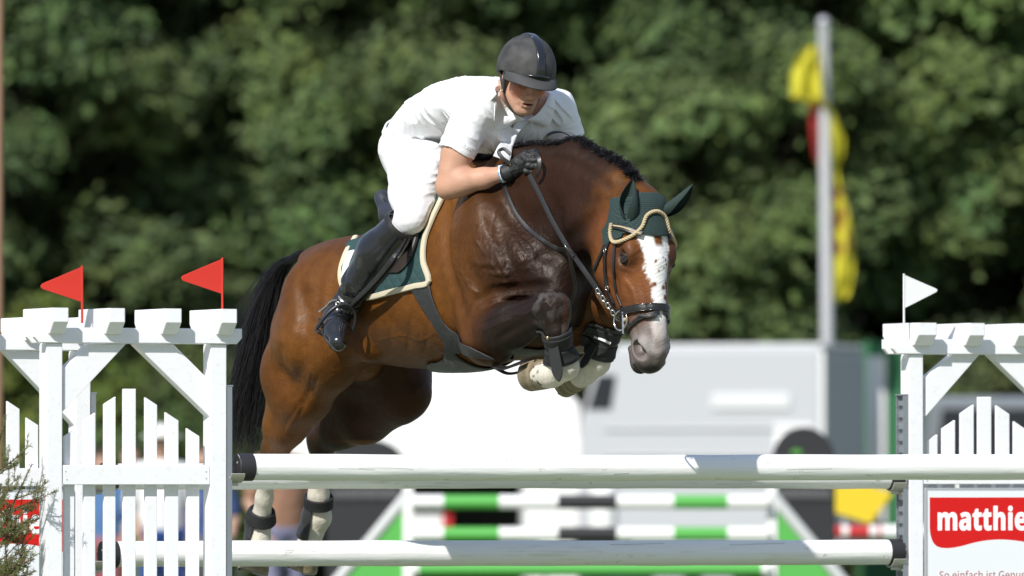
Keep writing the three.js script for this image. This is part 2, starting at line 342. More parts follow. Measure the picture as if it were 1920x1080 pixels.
function tree(name, label, x, z, h, R, tint, s, { low = 0.05, clumps = 190, per = 85, size = 0.95, group = 'trees forming the dark wood behind the ring', crownY = 0.55, gap = 1 } = {}) {
  seed(s);
  const t = thing(name, label, 'tree', [x, 0, z], null), at = V(x, 0, z);
  const limbs = [tube([V(0, -0.3, 0), V(rr(-0.1, 0.1), h * 0.3, rr(-0.1, 0.1)), V(rr(-0.3, 0.3), h * 0.85, 0)], (u) => mix(0.26, 0.04, u) * h / 11, 14, 9)], cl = [];
  for (let i = 0; i < clumps; i++) {
    const cy = Math.pow(rnd(), 0.85), yy = mix(low, 0.98, cy), prof = Math.pow(Math.sin(Math.PI * clamp(0.12 + 0.86 * Math.pow(cy, 0.8))), 0.6), th = rr(0, 6.283), f = Math.sqrt(rr(0.3, 1));
    const k = { x: x + Math.cos(th) * R * prof * f, y: yy * h, z: z + Math.sin(th) * R * prof * f, rx: rr(0.5, 1.1) * gap * R / 4, ry: rr(0.35, 0.7) * gap * R / 4 };
    cl.push(k);
    if (i % 3 === 0) limbs.push(tube([V(0, Math.max(0.8, k.y - R * 0.45 * f), 0), V((k.x - x) * 0.5, k.y - R * 0.2, (k.z - z) * 0.5), V(k.x - x, k.y, k.z - z)], (u) => mix(0.075, 0.015, u) * h / 11, 8, 6));
  }
  part('trunk', limbs, barkMat, t);
  foliage('crown', t, cl, per, size, tint, 0.35, at);
  return t;
}
{
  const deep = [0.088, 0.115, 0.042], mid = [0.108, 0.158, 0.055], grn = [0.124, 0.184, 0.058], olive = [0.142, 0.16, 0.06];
  const zb = -68;
  // the front row, left to right
  tree('broadleaf_tree', 'tall dark green tree filling the top left corner behind the brown post', -9.6, zb - 2, 12.5, 3.6, mid, 11);
  tree('broadleaf_tree', 'mid green tree behind the left of the two red flags', -5.9, zb + 0.5, 10.5, 3.1, mid, 12);
  tree('broadleaf_tree', 'lighter green tree with layered boughs above the horse\'s tail', -2.9, zb - 1.5, 12.8, 3.6, grn, 13);
  tree('broadleaf_tree', 'large green tree directly behind the rider\'s back', 0.1, zb - 0.2, 12.2, 3.5, mid, 14);
  tree('broadleaf_tree', 'bright leafy tree just right of the rider\'s helmet', 3.0, zb + 0.3, 11.4, 3.3, grn, 15);
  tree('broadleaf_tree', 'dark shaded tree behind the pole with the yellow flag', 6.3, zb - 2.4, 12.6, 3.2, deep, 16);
  tree('broadleaf_tree', 'olive brown tree in the top right corner above the white flag', 9.4, zb + 0.2, 11.5, 3.0, olive, 17);
  tree('broadleaf_tree', 'mid green tree standing beyond the left edge of the photo', -13.2, zb - 1, 12, 3.4, mid, 18, { clumps: 70, per: 80 });
  tree('broadleaf_tree', 'green tree standing beyond the right edge of the photo', 12.9, zb - 1, 11.8, 3.3, mid, 19, { clumps: 70, per: 80 });
  // the second row, standing in their shade
  const back = [[-12.5, 15], [-7.6, 15.5], [-4.2, 14.6], [-1.2, 16], [2.0, 15], [4.8, 16], [8.0, 15.5], [12, 15]];
  const words = ['outermost on the left', 'second from the left', 'third from the left', 'fourth from the left', 'fourth from the right', 'third from the right', 'second from the right', 'outermost on the right'];
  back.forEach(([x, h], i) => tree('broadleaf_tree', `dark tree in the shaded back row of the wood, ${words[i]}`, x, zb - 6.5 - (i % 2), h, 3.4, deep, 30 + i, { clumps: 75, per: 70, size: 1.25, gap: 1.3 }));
  // low growth at the foot of the wood
  const bush = (label, x, z, h, R, tint, s, n = 22) => {
    seed(s); const t = thing('shrub', label, 'shrub', [x, 0, z]), cl = [], st = [];
    for (let i = 0; i < n; i++) { const th = rr(0, 6.28), f = Math.sqrt(rnd()), y = Math.pow(rnd(), 0.8) * h * (1 - 0.5 * f * f); cl.push({ x: x + Math.cos(th) * R * f, y: y + 0.2, z: z + Math.sin(th) * R * f * 0.6, rx: rr(0.35, 0.7), ry: rr(0.3, 0.5) }); if (i % 3 === 0) st.push(tube([V(0, 0, 0), V(Math.cos(th) * R * f * 0.5, y * 0.5, Math.sin(th) * R * f * 0.3), V(Math.cos(th) * R * f, y, Math.sin(th) * R * f * 0.6)], 0.025, 6, 5)); }
    part('stem', st, barkMat, t); foliage('foliage', t, cl, 60, 0.8, tint, 0.35, V(x, 0, z));
  };
  bush('yellow green shrub low behind the left pair of red flags', -4.6, zb + 4.2, 4.0, 1.0, [0.13, 0.17, 0.03], 51, 20);
  bush('green shrub behind the left picket wing of the jump', -5.6, zb + 5, 1.9, 1.6, [0.08, 0.12, 0.035], 52, 30);
  bush('round green shrub seen between picket wing and horse tail', -3.4, zb + 4.6, 2.4, 1.3, [0.09, 0.13, 0.035], 53, 26);
  bush('dark green shrub at the left edge behind the spruce twigs', -8.3, zb + 4.6, 2.6, 1.5, deep, 54, 26);
  bush('pale grey green shrub low between flagpole and white flag', 6.9, zb + 3.5, 3.9, 1.1, [0.12, 0.135, 0.085], 55, 18);
  bush('green shrub behind the right picket wing of the jump', 8.3, zb + 4.5, 2.7, 1.3, [0.09, 0.125, 0.03], 56, 26);
  bush('dark shrub showing above the trailer beside the flagpole', 4.6, zb + 3, 3.4, 1.8, deep, 57, 26);
  bush('dark shrub hidden mostly behind the horse\'s belly', -0.4, zb + 3, 3.2, 2.2, deep, 58, 30);
}

// ---------------------------------------------------------------- things standing beyond the jump, out of focus
const white = std(0.8, 0.8, 0.78, 0.55), offWhite = std(0.62, 0.63, 0.64, 0.5), greyMetal = std(0.42, 0.43, 0.45, 0.45, { metalness: 0.4 }), black = std(0.018, 0.018, 0.02, 0.6), rubber = std(0.02, 0.02, 0.02, 0.85), darkGlass = std(0.02, 0.022, 0.026, 0.15);
{ // horse trailer
  const c = P(1540, 891, -56), t = thing('horse_trailer', 'silver white horse trailer with small dark front window behind the horse\'s head', 'trailer', [c.x, 0, c.z], null, 0);
  t.rotation.y = -0.3;
  const k = (CAM_D + 56) / 32 / 500, L = 455 * k / Math.cos(0.3), top = CAM_Y + (891 - 652) * k, W = 1.75;
  const skin = std(0.5, 0.51, 0.53, 0.4, { metalness: 0.15 });
  // local: x from -L to 0 along the visible side, z towards the camera is 0, back is -W
  const body = slab([[-L, 0.55], [0, 0.55], [0, top - 0.03], [-0.05, top], [-L + 0.42, top], [-L + 0.2, top - 0.12], [-L + 0.02, top - 0.75], [-L - 0.02, 1.0]], W, 0.04);
  part('body', body, skin, t);
  for (const y of [1.35, 1.62, 1.9]) part('rib', bx(L * 0.86, 0.035, 0.03, -L * 0.46, y, 0.006, 0.01), greyMetal, t);
  part('window', slab([[-L + 0.1, 2.1], [-L + 0.36, 2.1], [-L + 0.42, 2.46], [-L + 0.22, 2.46]], 0.02, 0.004).translate(0, 0, 0.012), darkGlass, t);
  part('vent_panel', bx(0.85, 0.16, 0.04, -0.75, 2.18, 0.008, 0.015), std(0.62, 0.63, 0.64, 0.6), t);
  part('side_panel', bx(0.4, 0.5, 0.02, -0.3, 1.7, 0.008), white, t);
  const roof = bx(L - 0.4, 0.05, W - 0.06, -L / 2 + 0.2, top + 0.02, -W / 2, 0.02); part('roof', roof, offWhite, t);
  part('rear_door', bx(0.03, top - 0.85, W - 0.2, 0.012, (top + 0.5) / 2 + 0.05, -W / 2, 0.01), std(0.4, 0.42, 0.44, 0.5), t);
  part('corner_post', bx(0.05, top - 0.6, 0.07, 0.01, (top + 0.55) / 2, -0.02, 0.01), white, t);
  for (const x of [-L * 0.42, -L * 0.62]) { const w = part('wheel', new THREE.CylinderGeometry(0.31, 0.31, 0.2, 24).rotateX(Math.PI / 2).translate(x, 0.31, -0.08), rubber, t); part('rim', new THREE.CylinderGeometry(0.17, 0.17, 0.03, 16).rotateX(Math.PI / 2).translate(x, 0.31, 0.03), greyMetal, w); }
  part('drawbar', [tube([V(-L, 0.5, -0.3), V(-L - 1.1, 0.46, -W / 2)], 0.04, 2, 6), tube([V(-L, 0.5, -W + 0.3), V(-L - 1.1, 0.46, -W / 2)], 0.04, 2, 6)], greyMetal, t);
}
{ // marquee
  const z = -58, k = (CAM_D - z) / 32 / 500, c = P(815, 891, z), t = thing('marquee', 'white tent with dark open side behind the horse\'s belly and forelegs', 'tent', [c.x, 0, c.z]);
  const X = (px) => (px - 815) * k, Y = (py) => CAM_Y + (891 - py) * k, D = 4.5;
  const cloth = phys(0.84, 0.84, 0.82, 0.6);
  const eave = slab([[X(535), Y(842)], [X(1088), Y(842)], [X(1088), Y(760)], [X(1000), Y(664)], [X(620), Y(664)], [X(535), Y(760)]], D, 0.02); part('roof', eave, cloth, t);
  part('valance', bx(X(1090) - X(533), 0.2, 0.02, X(811), Y(836) - 0.04, 0.02), cloth, t);
  part('side_wall', bx(X(1086) - X(982), Y(842), 0.03, (X(1086) + X(982)) / 2, Y(842) / 2, -0.02), cloth, t);
  part('back_wall', bx(X(1086) - X(535), Y(842), 0.03, X(811), Y(842) / 2, -D + 0.05), std(0.05, 0.045, 0.04, 0.9), t);  // near-black colour stands in for the shade inside the tent
  part('end_wall', bx(0.03, Y(842), D - 0.1, X(540), Y(842) / 2, -D / 2), cloth, t);
  for (const px of [545, 730, 980]) part('pole', tube([V(X(px), 0, -0.12), V(X(px), Y(840), -0.12)], 0.03, 2, 8), greyMetal, t);
}
{ // folding table with boxes in the tent mouth
  const z = -57.6, k = (CAM_D - z) / 32 / 500, c = P(870, 891, z);
  const t = thing('folding_table', 'brown folding table standing in the dark tent opening', 'table', [c.x, 0, c.z]);
  part('tabletop', bx(1.5, 0.04, 0.7, 0, 0.76, -0.4), std(0.12, 0.07, 0.04, 0.6), t);
  for (const x of [-0.68, 0.68]) for (const zz of [-0.7, -0.1]) part('leg', tube([V(x, 0, zz), V(x, 0.74, zz)], 0.018, 2, 6), greyMetal, t);
  const b = thing('parcel_box', 'white box with red end on the tent table', 'box', [c.x - 0.35, 0.782, c.z - 0.35]);
  part('carton', bx(0.42, 0.22, 0.3, 0, 0.11, 0), white, b); part('red_end', bx(0.1, 0.225, 0.305, 0.17, 0.113, 0.002), std(0.5, 0.02, 0.02, 0.5), b);
}
{ // white water container by the trailer
  const z = -50, c = P(1132, 955, z), k = (CAM_D - z) / 32 / 500;
  const t = thing('water_canister', 'white upright canister in front of the trailer below the horse\'s head', 'canister', [c.x, 0, c.z]);
  const b = std(0.02, 0.02, 0.022, 0.6);
  part('body', new THREE.LatheGeometry([[0.001, 0.8], [0.12, 0.8], [0.135, 0.83], [0.135, 1.24], [0.11, 1.31], [0.05, 1.34], [0.001, 1.34]].map((p) => new THREE.Vector2(...p)), 20), white, t);
  part('cap', new THREE.CylinderGeometry(0.045, 0.05, 0.06, 14).translate(0, 1.36, 0), b, t);
  part('stand', [bx(0.55, 0.07, 0.4, 0, 0.76, 0), bx(0.05, 0.74, 0.05, -0.22, 0.37, 0.14), bx(0.05, 0.74, 0.05, 0.22, 0.37, 0.14), bx(0.05, 0.74, 0.05, -0.22, 0.37, -0.14), bx(0.05, 0.74, 0.05, 0.22, 0.37, -0.14)], b, t);
}
{ // the green and white fence in the middle distance
  const z = -26, k = (CAM_D - z) / 32 / 500, green = std(0.09, 0.4, 0.07, 0.5), X = (px) => (px - 960) * k, Y = (py) => CAM_Y + (891 - py) * k;
  const wing = (label, s, px) => {
    const t = thing('jump_wing', label, 'jump wing', [X(px), 0, z], null), x = (q) => s * q;
    const y0 = 0.04, ya = Y(928), yb = Y(1080), run = 125 * k, slope = run / (ya - yb);
    const tri = (a, b, top) => [[x(a), y0], [x(a + (top - y0) * 0 + 0.02), top], [x(b), y0]];
    const board = slab(s > 0 ? [[0.03, y0], [slope * ya - 0.1, y0], [0.03, ya - 0.1]] : [[-0.03, y0], [-0.03, ya - 0.1], [-slope * ya + 0.1, y0]], 0.04, 0.004); part('board', board, green, t);
    part('rim', tube([V(0, ya, -0.02), V(x(slope * (ya - 0.02)), 0.02, -0.02)], 0.045, 2, 6), std(0.55, 0.56, 0.55, 0.5), t);
    part('post', bx(0.07, ya + 0.06, 0.07, 0, (ya + 0.06) / 2, -0.02), white, t);
    part('foot', bx(0.08, 0.05, 0.7, 0, 0.025, -0.02), white, t);
    return t;
  };
  wing('green triangular jump wing with pale edge on the left, below the horse\'s belly', -1, 765);
  wing('green triangular jump wing with pale edge on the right, below the trailer', 1, 1447);
  const pole = (label, py, cols) => {
    const t = thing('striped_pole', label, 'jump pole', [0, Y(py), z + 0.07]);
    const x0 = X(772), x1 = X(1440); let at = 0;
    for (const [f, m] of cols) { const a = mix(x0, x1, at), b = mix(x0, x1, at + f); part('band', new THREE.CylinderGeometry(0.048, 0.048, b - a, 16).rotateZ(Math.PI / 2).translate((a + b) / 2, 0, 0), m, t); at += f; }
  };
  const bands = [[0.09, white], [0.155, green], [0.165, white], [0.165, black], [0.16, white], [0.15, green], [0.115, white]];
  pole('topmost green, white and black striped pole of the distant jump', 941, bands);
  pole('second green, white and black striped pole of the distant jump', 1001, bands);
  pole('all green pole lowest in view on the distant jump', 1066, [[0.02, white], [0.96, green], [0.02, white]]);
  // plank hung under the green pole
  const plank = thing('jump_plank', 'black plank hanging under the all green pole of the distant jump', 'plank', [0, Y(1066) - 0.23, z + 0.02]);
  part('board', bx(X(1400) - X(800), 0.3, 0.03, X(1100), 0, 0), black, plank);
}
{ // two black round-topped boards
  const z = -31, k = (CAM_D - z) / 32 / 500, X = (px) => (px - 960) * k, Y = (py) => CAM_Y + (891 - py) * k;
  const band = rgbTex(256, 64, (u, v) => { const w = v > 0.22 && v < 0.78 ? clamp(0.6 + 1.6 * tile(u, v, 60, 2)) : 0; const g = 0.1 + 0.36 * w; return [g, g, g * 1.02]; });
  const bandMat = new THREE.MeshStandardMaterial({ map: band, roughness: 0.6 });
  const board = (label, px0, px1, pTop, pShoulder, cut) => {
    const t = thing('display_board', label, 'board', [X((px0 + px1) / 2), 0, z]), w = (px1 - px0) * k / 2, sh = Y(pShoulder), top = Y(pTop), pts = [[-w, 0.05], [w, 0.05], [w, sh]];
    for (let i = 1; i < 16; i++) { const a = i / 16 * Math.PI; pts.push([Math.cos(a) * w * (1 - 0.16 * cut * Math.sin(a)), sh + Math.sin(a) * (top - sh)]); } pts.push([-w, sh]);
    part('panel', slab(pts, 0.08, 0.01), black, t);
    const g = new THREE.PlaneGeometry(w * 1.7, 0.13); part('printed_band', g.translate(0, Y(925), 0.006), bandMat, t);
    for (const s of [-1, 1]) part('foot', bx(0.08, 0.05, 0.6, s * w * 0.8, 0.025, -0.04), greyMetal, t);
    return t;
  };
  board('black round topped board on the left, behind the horse\'s hind legs', 612, 758, 822, 870, 0);
  const b = board('black round topped board with small green mark on the right, before the trailer', 1447, 1566, 800, 868, 0);
  part('green_mark', slab(smoothPoly([[-0.03, 0], [0.02, 0.0], [0.03, 0.02], [-0.02, 0.04], [-0.06, 0.015]], 4), 0.01, 0.001).translate(-0.04, Y(852), 0.014), std(0.08, 0.3, 0.04, 0.5), b);
}
{ // red and white pole on the far right, with a yellow board behind
  const z = -34, k = (CAM_D - z) / 32 / 500, X = (px) => (px - 960) * k, Y = (py) => CAM_Y + (891 - py) * k, red = std(0.5, 0.02, 0.02, 0.5);
  const t = thing('striped_pole', 'red and white striped pole right of the distant jump', 'jump pole', [0, Y(997), z]);
  let a = X(1566); [[X(1578), red], [X(1590), white], [X(1630), red], [X(1645), white], [X(1652), red], [X(1790), white]].forEach(([b, m]) => { part('band', new THREE.CylinderGeometry(0.05, 0.05, b - a, 16).rotateZ(Math.PI / 2).translate((a + b) / 2, 0, 0), m, t); a = b; });
  const st = (px, w) => { const s = thing('jump_stand', w, 'jump stand', [X(px), 0, z - 0.1]); part('post', bx(0.06, 1.45, 0.06, 0, 0.725, 0), white, s); part('foot', bx(0.5, 0.05, 0.06, 0, 0.025, 0.07), white, s); };
  st(1800, 'white stand at the hidden right end of the red striped pole');
  const y = thing('notice_board', 'tilted yellow board with red corner beside the right wing', 'board', [X(1605), Y(940), z - 1]);
  y.rotation.z = -0.3;
  part('panel', slab([[-0.28, -0.13], [0.2, -0.13], [0.3, 0.16], [-0.18, 0.16]], 0.03, 0.006), std(0.72, 0.52, 0.02, 0.5), y); part('red_corner', slab([[-0.28, 0.05], [-0.2, 0.16], [-0.36, 0.16]], 0.02, 0.002).translate(0, 0, 0.01), red, y); part('stake', tube([V(0, -1.4, -0.04), V(0, 0.1, -0.04)], 0.02, 2, 6), greyMetal, y);
}
{ // cabin with green corner, and a van, beyond the right wing
  const z = -60, k = (CAM_D - z) / 32 / 500, X = (px) => (px - 960) * k, Y = (py) => CAM_Y + (891 - py) * k;
  const t = thing('site_cabin', 'green cabin with white door showing beside the right wing', 'cabin', [X(1660), 0, z]);
  part('wall', bx(0.5, Y(640), 2, 0.02, Y(640) / 2, -1.03), std(0.03, 0.16, 0.06, 0.6), t);
  part('door', bx(0.2, Y(668) - 0.9, 0.06, -0.1, (Y(668) + 0.9) / 2, 0), white, t);
  const v = thing('parked_van', 'grey van with dark windscreen seen through the right wing', 'van', [X(1885), 0, z + 2]);
  const w = 1.0;
  part('body', slab([[-w, 0.35], [w, 0.35], [w, 1.35], [w - 0.12, 2.25], [-w + 0.1, 2.25], [-w, 1.35]], 4.2, 0.06), std(0.24, 0.26, 0.28, 0.35, { metalness: 0.3 }), v);
  part('windscreen', slab([[-w + 0.12, 1.4], [w - 0.12, 1.4], [w - 0.24, 2.12], [-w + 0.22, 2.12]], 0.03, 0.01).translate(0, 0, 0.02), darkGlass, v);
  part('bumper', bx(1.9, 0.3, 0.12, 0, 0.5, 0.03, 0.05), std(0.05, 0.05, 0.055, 0.6), v);
  for (const s of [-1, 1]) { part('headlight', new THREE.SphereGeometry(0.13, 14, 10).scale(1.2, 1, 0.4).translate(s * 0.72, 0.98, 0), std(0.7, 0.7, 0.7, 0.1), v); part('wheel', new THREE.CylinderGeometry(0.32, 0.32, 0.22, 20).rotateZ(Math.PI / 2).translate(s * 0.86, 0.32, -0.8), rubber, v); }
}
{ // steel flagpole with its limp flag
  const z = -59, a = P(1551, 660, z), b = P(1544, 42, z), t = thing('flagpole', 'tall grey steel flagpole carrying a limp yellow flag', 'flagpole', [a.x, 0, z]);
  part('pole', tube([V(0, 0, 0), V(0, a.y, 0), b.clone().sub(V(a.x, 0, z))], (u) => mix(0.08, 0.058, u), 24, 14), std(0.55, 0.55, 0.56, 0.4, { metalness: 0.2 }), t);
  part('finial', new THREE.SphereGeometry(0.07, 14, 10).translate(b.x - a.x, b.y, 0), greyMetal, t);
  part('base', new THREE.CylinderGeometry(0.16, 0.2, 0.2, 16).translate(0, 0.1, 0), greyMetal, t);
  // limp cloth: left and right edges down the length
  const f = thing('flag', 'limp yellow flag with red and dark markings hanging down the steel pole', 'flag', [b.x, b.y - 0.3, z]);
  const k = (CAM_D - z) / 32 / 500, rows = [[88, 1512, 1536, 0.1], [110, 1492, 1536, 0.14], [145, 1482, 1537, 0.16], [184, 1482, 1540, 0.15], [192, 1512, 1548, 0.12], [215, 1518, 1566, -0.02], [260, 1521, 1584, -0.04], [290, 1526, 1582, -0.05], [318, 1536, 1572, -0.07], [345, 1544, 1576, -0.06], [380, 1546, 1586, -0.05], [440, 1546, 1600, -0.03], [510, 1548, 1602, -0.03], [556, 1552, 1592, -0.04], [562, 1562, 1580, -0.05]];
  const pos = [], uv = [], col = [], idx = [], NU = 14, R = 70, at = (i, q) => { const u = i / R * (rows.length - 1), j = Math.min(Math.floor(u), rows.length - 2); return mix(rows[j][q], rows[j + 1][q], sstep(0, 1, u - j)); };
  for (let i = 0; i <= R; i++) for (let j = 0; j <= NU; j++) {
    const py = at(i, 0), l = at(i, 1), r = at(i, 2), zz = at(i, 3), s = j / NU, px = mix(l, r, s), q = P(px, py, z);
    pos.push(q.x - b.x, q.y - (b.y - 0.3), zz + 0.05 * Math.sin(s * 9 + py * 0.03) + 0.03 * Math.sin(s * 21 - py * 0.05)); uv.push(s, i / R);
    let c = [0.62, 0.56, 0.02]; const nn = n3(px * 0.05, py * 0.03, 3);
    if (py > 196 && py < 300 && px < 1545) c = [0.5, 0.03, 0.02]; if (py > 350 && py < 480 && nn > -0.15 && px < 1594 && px > 1552) c = [0.2, 0.02, 0.012];
    col.push(...c);
  }
  for (let i = 0; i < R; i++) for (let j = 0; j < NU; j++) { const p = i * (NU + 1) + j, q = p + NU + 1; idx.push(p, q, p + 1, q, q + 1, p + 1); }
  const g = new THREE.BufferGeometry(); g.setAttribute('position', new THREE.Float32BufferAttribute(pos, 3)); g.setAttribute('uv', new THREE.Float32BufferAttribute(uv, 2)); g.setAttribute('color', new THREE.Float32BufferAttribute(col, 3)); g.setIndex(idx); g.computeVertexNormals();
  part('cloth', g, new THREE.MeshPhysicalMaterial({ vertexColors: true, side: THREE.DoubleSide, roughness: 0.8, transmission: 0.25, thickness: 0 }), f);
  part('halyard', tube([V(-0.03, 0.28, 0.09), V(-0.03, -0.6, 0.09)], 0.008, 2, 5), std(0.6, 0.6, 0.58, 0.9), f);
}
{ // wooden post at the left edge
  const z = -16, a = P(-3, 700, z), t = thing('wooden_pole', 'tall brown wooden pole at the left edge of the photo', 'pole', [a.x, 0, z]);
  part('post', tube([V(0, 0, 0), V(0, 6, 0)], 0.028, 6, 10), std(0.28, 0.17, 0.1, 0.9), t); part('collar', new THREE.CylinderGeometry(0.034, 0.034, 0.06, 12).translate(0, 0.6, 0), greyMetal, t);
}
// ---------------------------------------------------------------- the jump: three wings and three poles
const TURN = 22 * Math.PI / 180, RAIL = V(Math.cos(TURN), 0, -Math.sin(TURN)), FRONT = V(Math.sin(TURN), 0, Math.cos(TURN));
const woodBump = grey(512, 512, (u, v) => 0.5 + 0.35 * tile(u * 1, v, 60, 2) * 0.4 + 0.4 * Math.sin(40 * (v + 0.06 * tile(u, v, 5, 2))) * 0.25 + 0.3 * tile(u, v, 12, 3)); woodBump.repeat.set(2.2, 2.2);
const woodMap = rgbTex(512, 512, (u, v) => { const d = tile(u, v, 7, 4), s = sstep(0.28, 0.55, tile(u, v, 22, 3, 5)), c = 0.955 + 0.012 * d; const q = sstep(0.5, 0.62, tile(u, v, 45, 2, 11)); return [c - 0.02 * s - 0.07 * q, c - 0.023 * s - 0.08 * q, c - 0.003 - 0.035 * s - 0.1 * q]; }); woodMap.repeat.set(1.3, 1.3);
const paint = phys(0.98, 0.98, 1.0, 0.42, { map: woodMap, bumpMap: woodBump, bumpScale: 0.0006 });
const trackMat = std(0.45, 0.47, 0.5, 0.35, { metalness: 0.75 });
const cupMat = std(0.55, 0.54, 0.47, 0.4, { metalness: 0.35 }), holeMat = std(0.09, 0.095, 0.1, 0.8);
const ZF = 0.7;

// a frame of the wing: pixel -> metres along the rail and up, on the plane of the wing's front face
function wingFrame(px, py, z) {
  const a = P(px, py, z);
  return { a, X: (qx, qy, off = 0) => { const p = onPlane(qx, qy, a.clone().addScaledVector(FRONT, off), FRONT); return [p.clone().sub(a).dot(RAIL), p.y]; } };
}
// writing on the sponsor panels: lettering as it stands on the photograph
const signTex = (() => {
  const c = document.createElement('canvas'); c.width = 1024; c.height = 1024; const g = c.getContext('2d');
  g.fillStyle = '#eef0f2'; g.fillRect(0, 0, 1024, 1024);
  g.fillStyle = '#d8120f'; g.beginPath(); g.moveTo(0, 46); g.lineTo(1010, 46); g.lineTo(1010, 385);
  g.bezierCurveTo(930, 400, 860, 372, 780, 356); g.bezierCurveTo(600, 326, 480, 328, 330, 362); g.bezierCurveTo(220, 392, 120, 405, 66, 378); g.bezierCurveTo(28, 350, 14, 300, 14, 240); g.lineTo(14, 46); g.closePath(); g.fill();
  g.fillStyle = '#ffffff'; g.font = 'bold 236px sans-serif'; g.textBaseline = 'alphabetic'; g.lineJoin = 'round'; g.strokeStyle = '#ffffff'; g.lineWidth = 9;
  g.save(); g.translate(64, 268); const w = g.measureText('matthies').width; g.scale(802 / w, 0.9); g.strokeText('matthies', 0, 0); g.fillText('matthies', 0, 0); g.restore();
  g.fillStyle = '#9c2b25'; g.font = '76px sans-serif'; g.save(); g.translate(86, 606); const w2 = g.measureText('So einfach ist Genuss').width; g.scale(705 / w2, 1); g.fillText('So einfach ist Genuss', 0, 0); g.restore();
  const t = new THREE.CanvasTexture(c); t.colorSpace = THREE.SRGBColorSpace; return t;
})();
const signMat = new THREE.MeshStandardMaterial({ map: signTex, roughness: 0.35 });

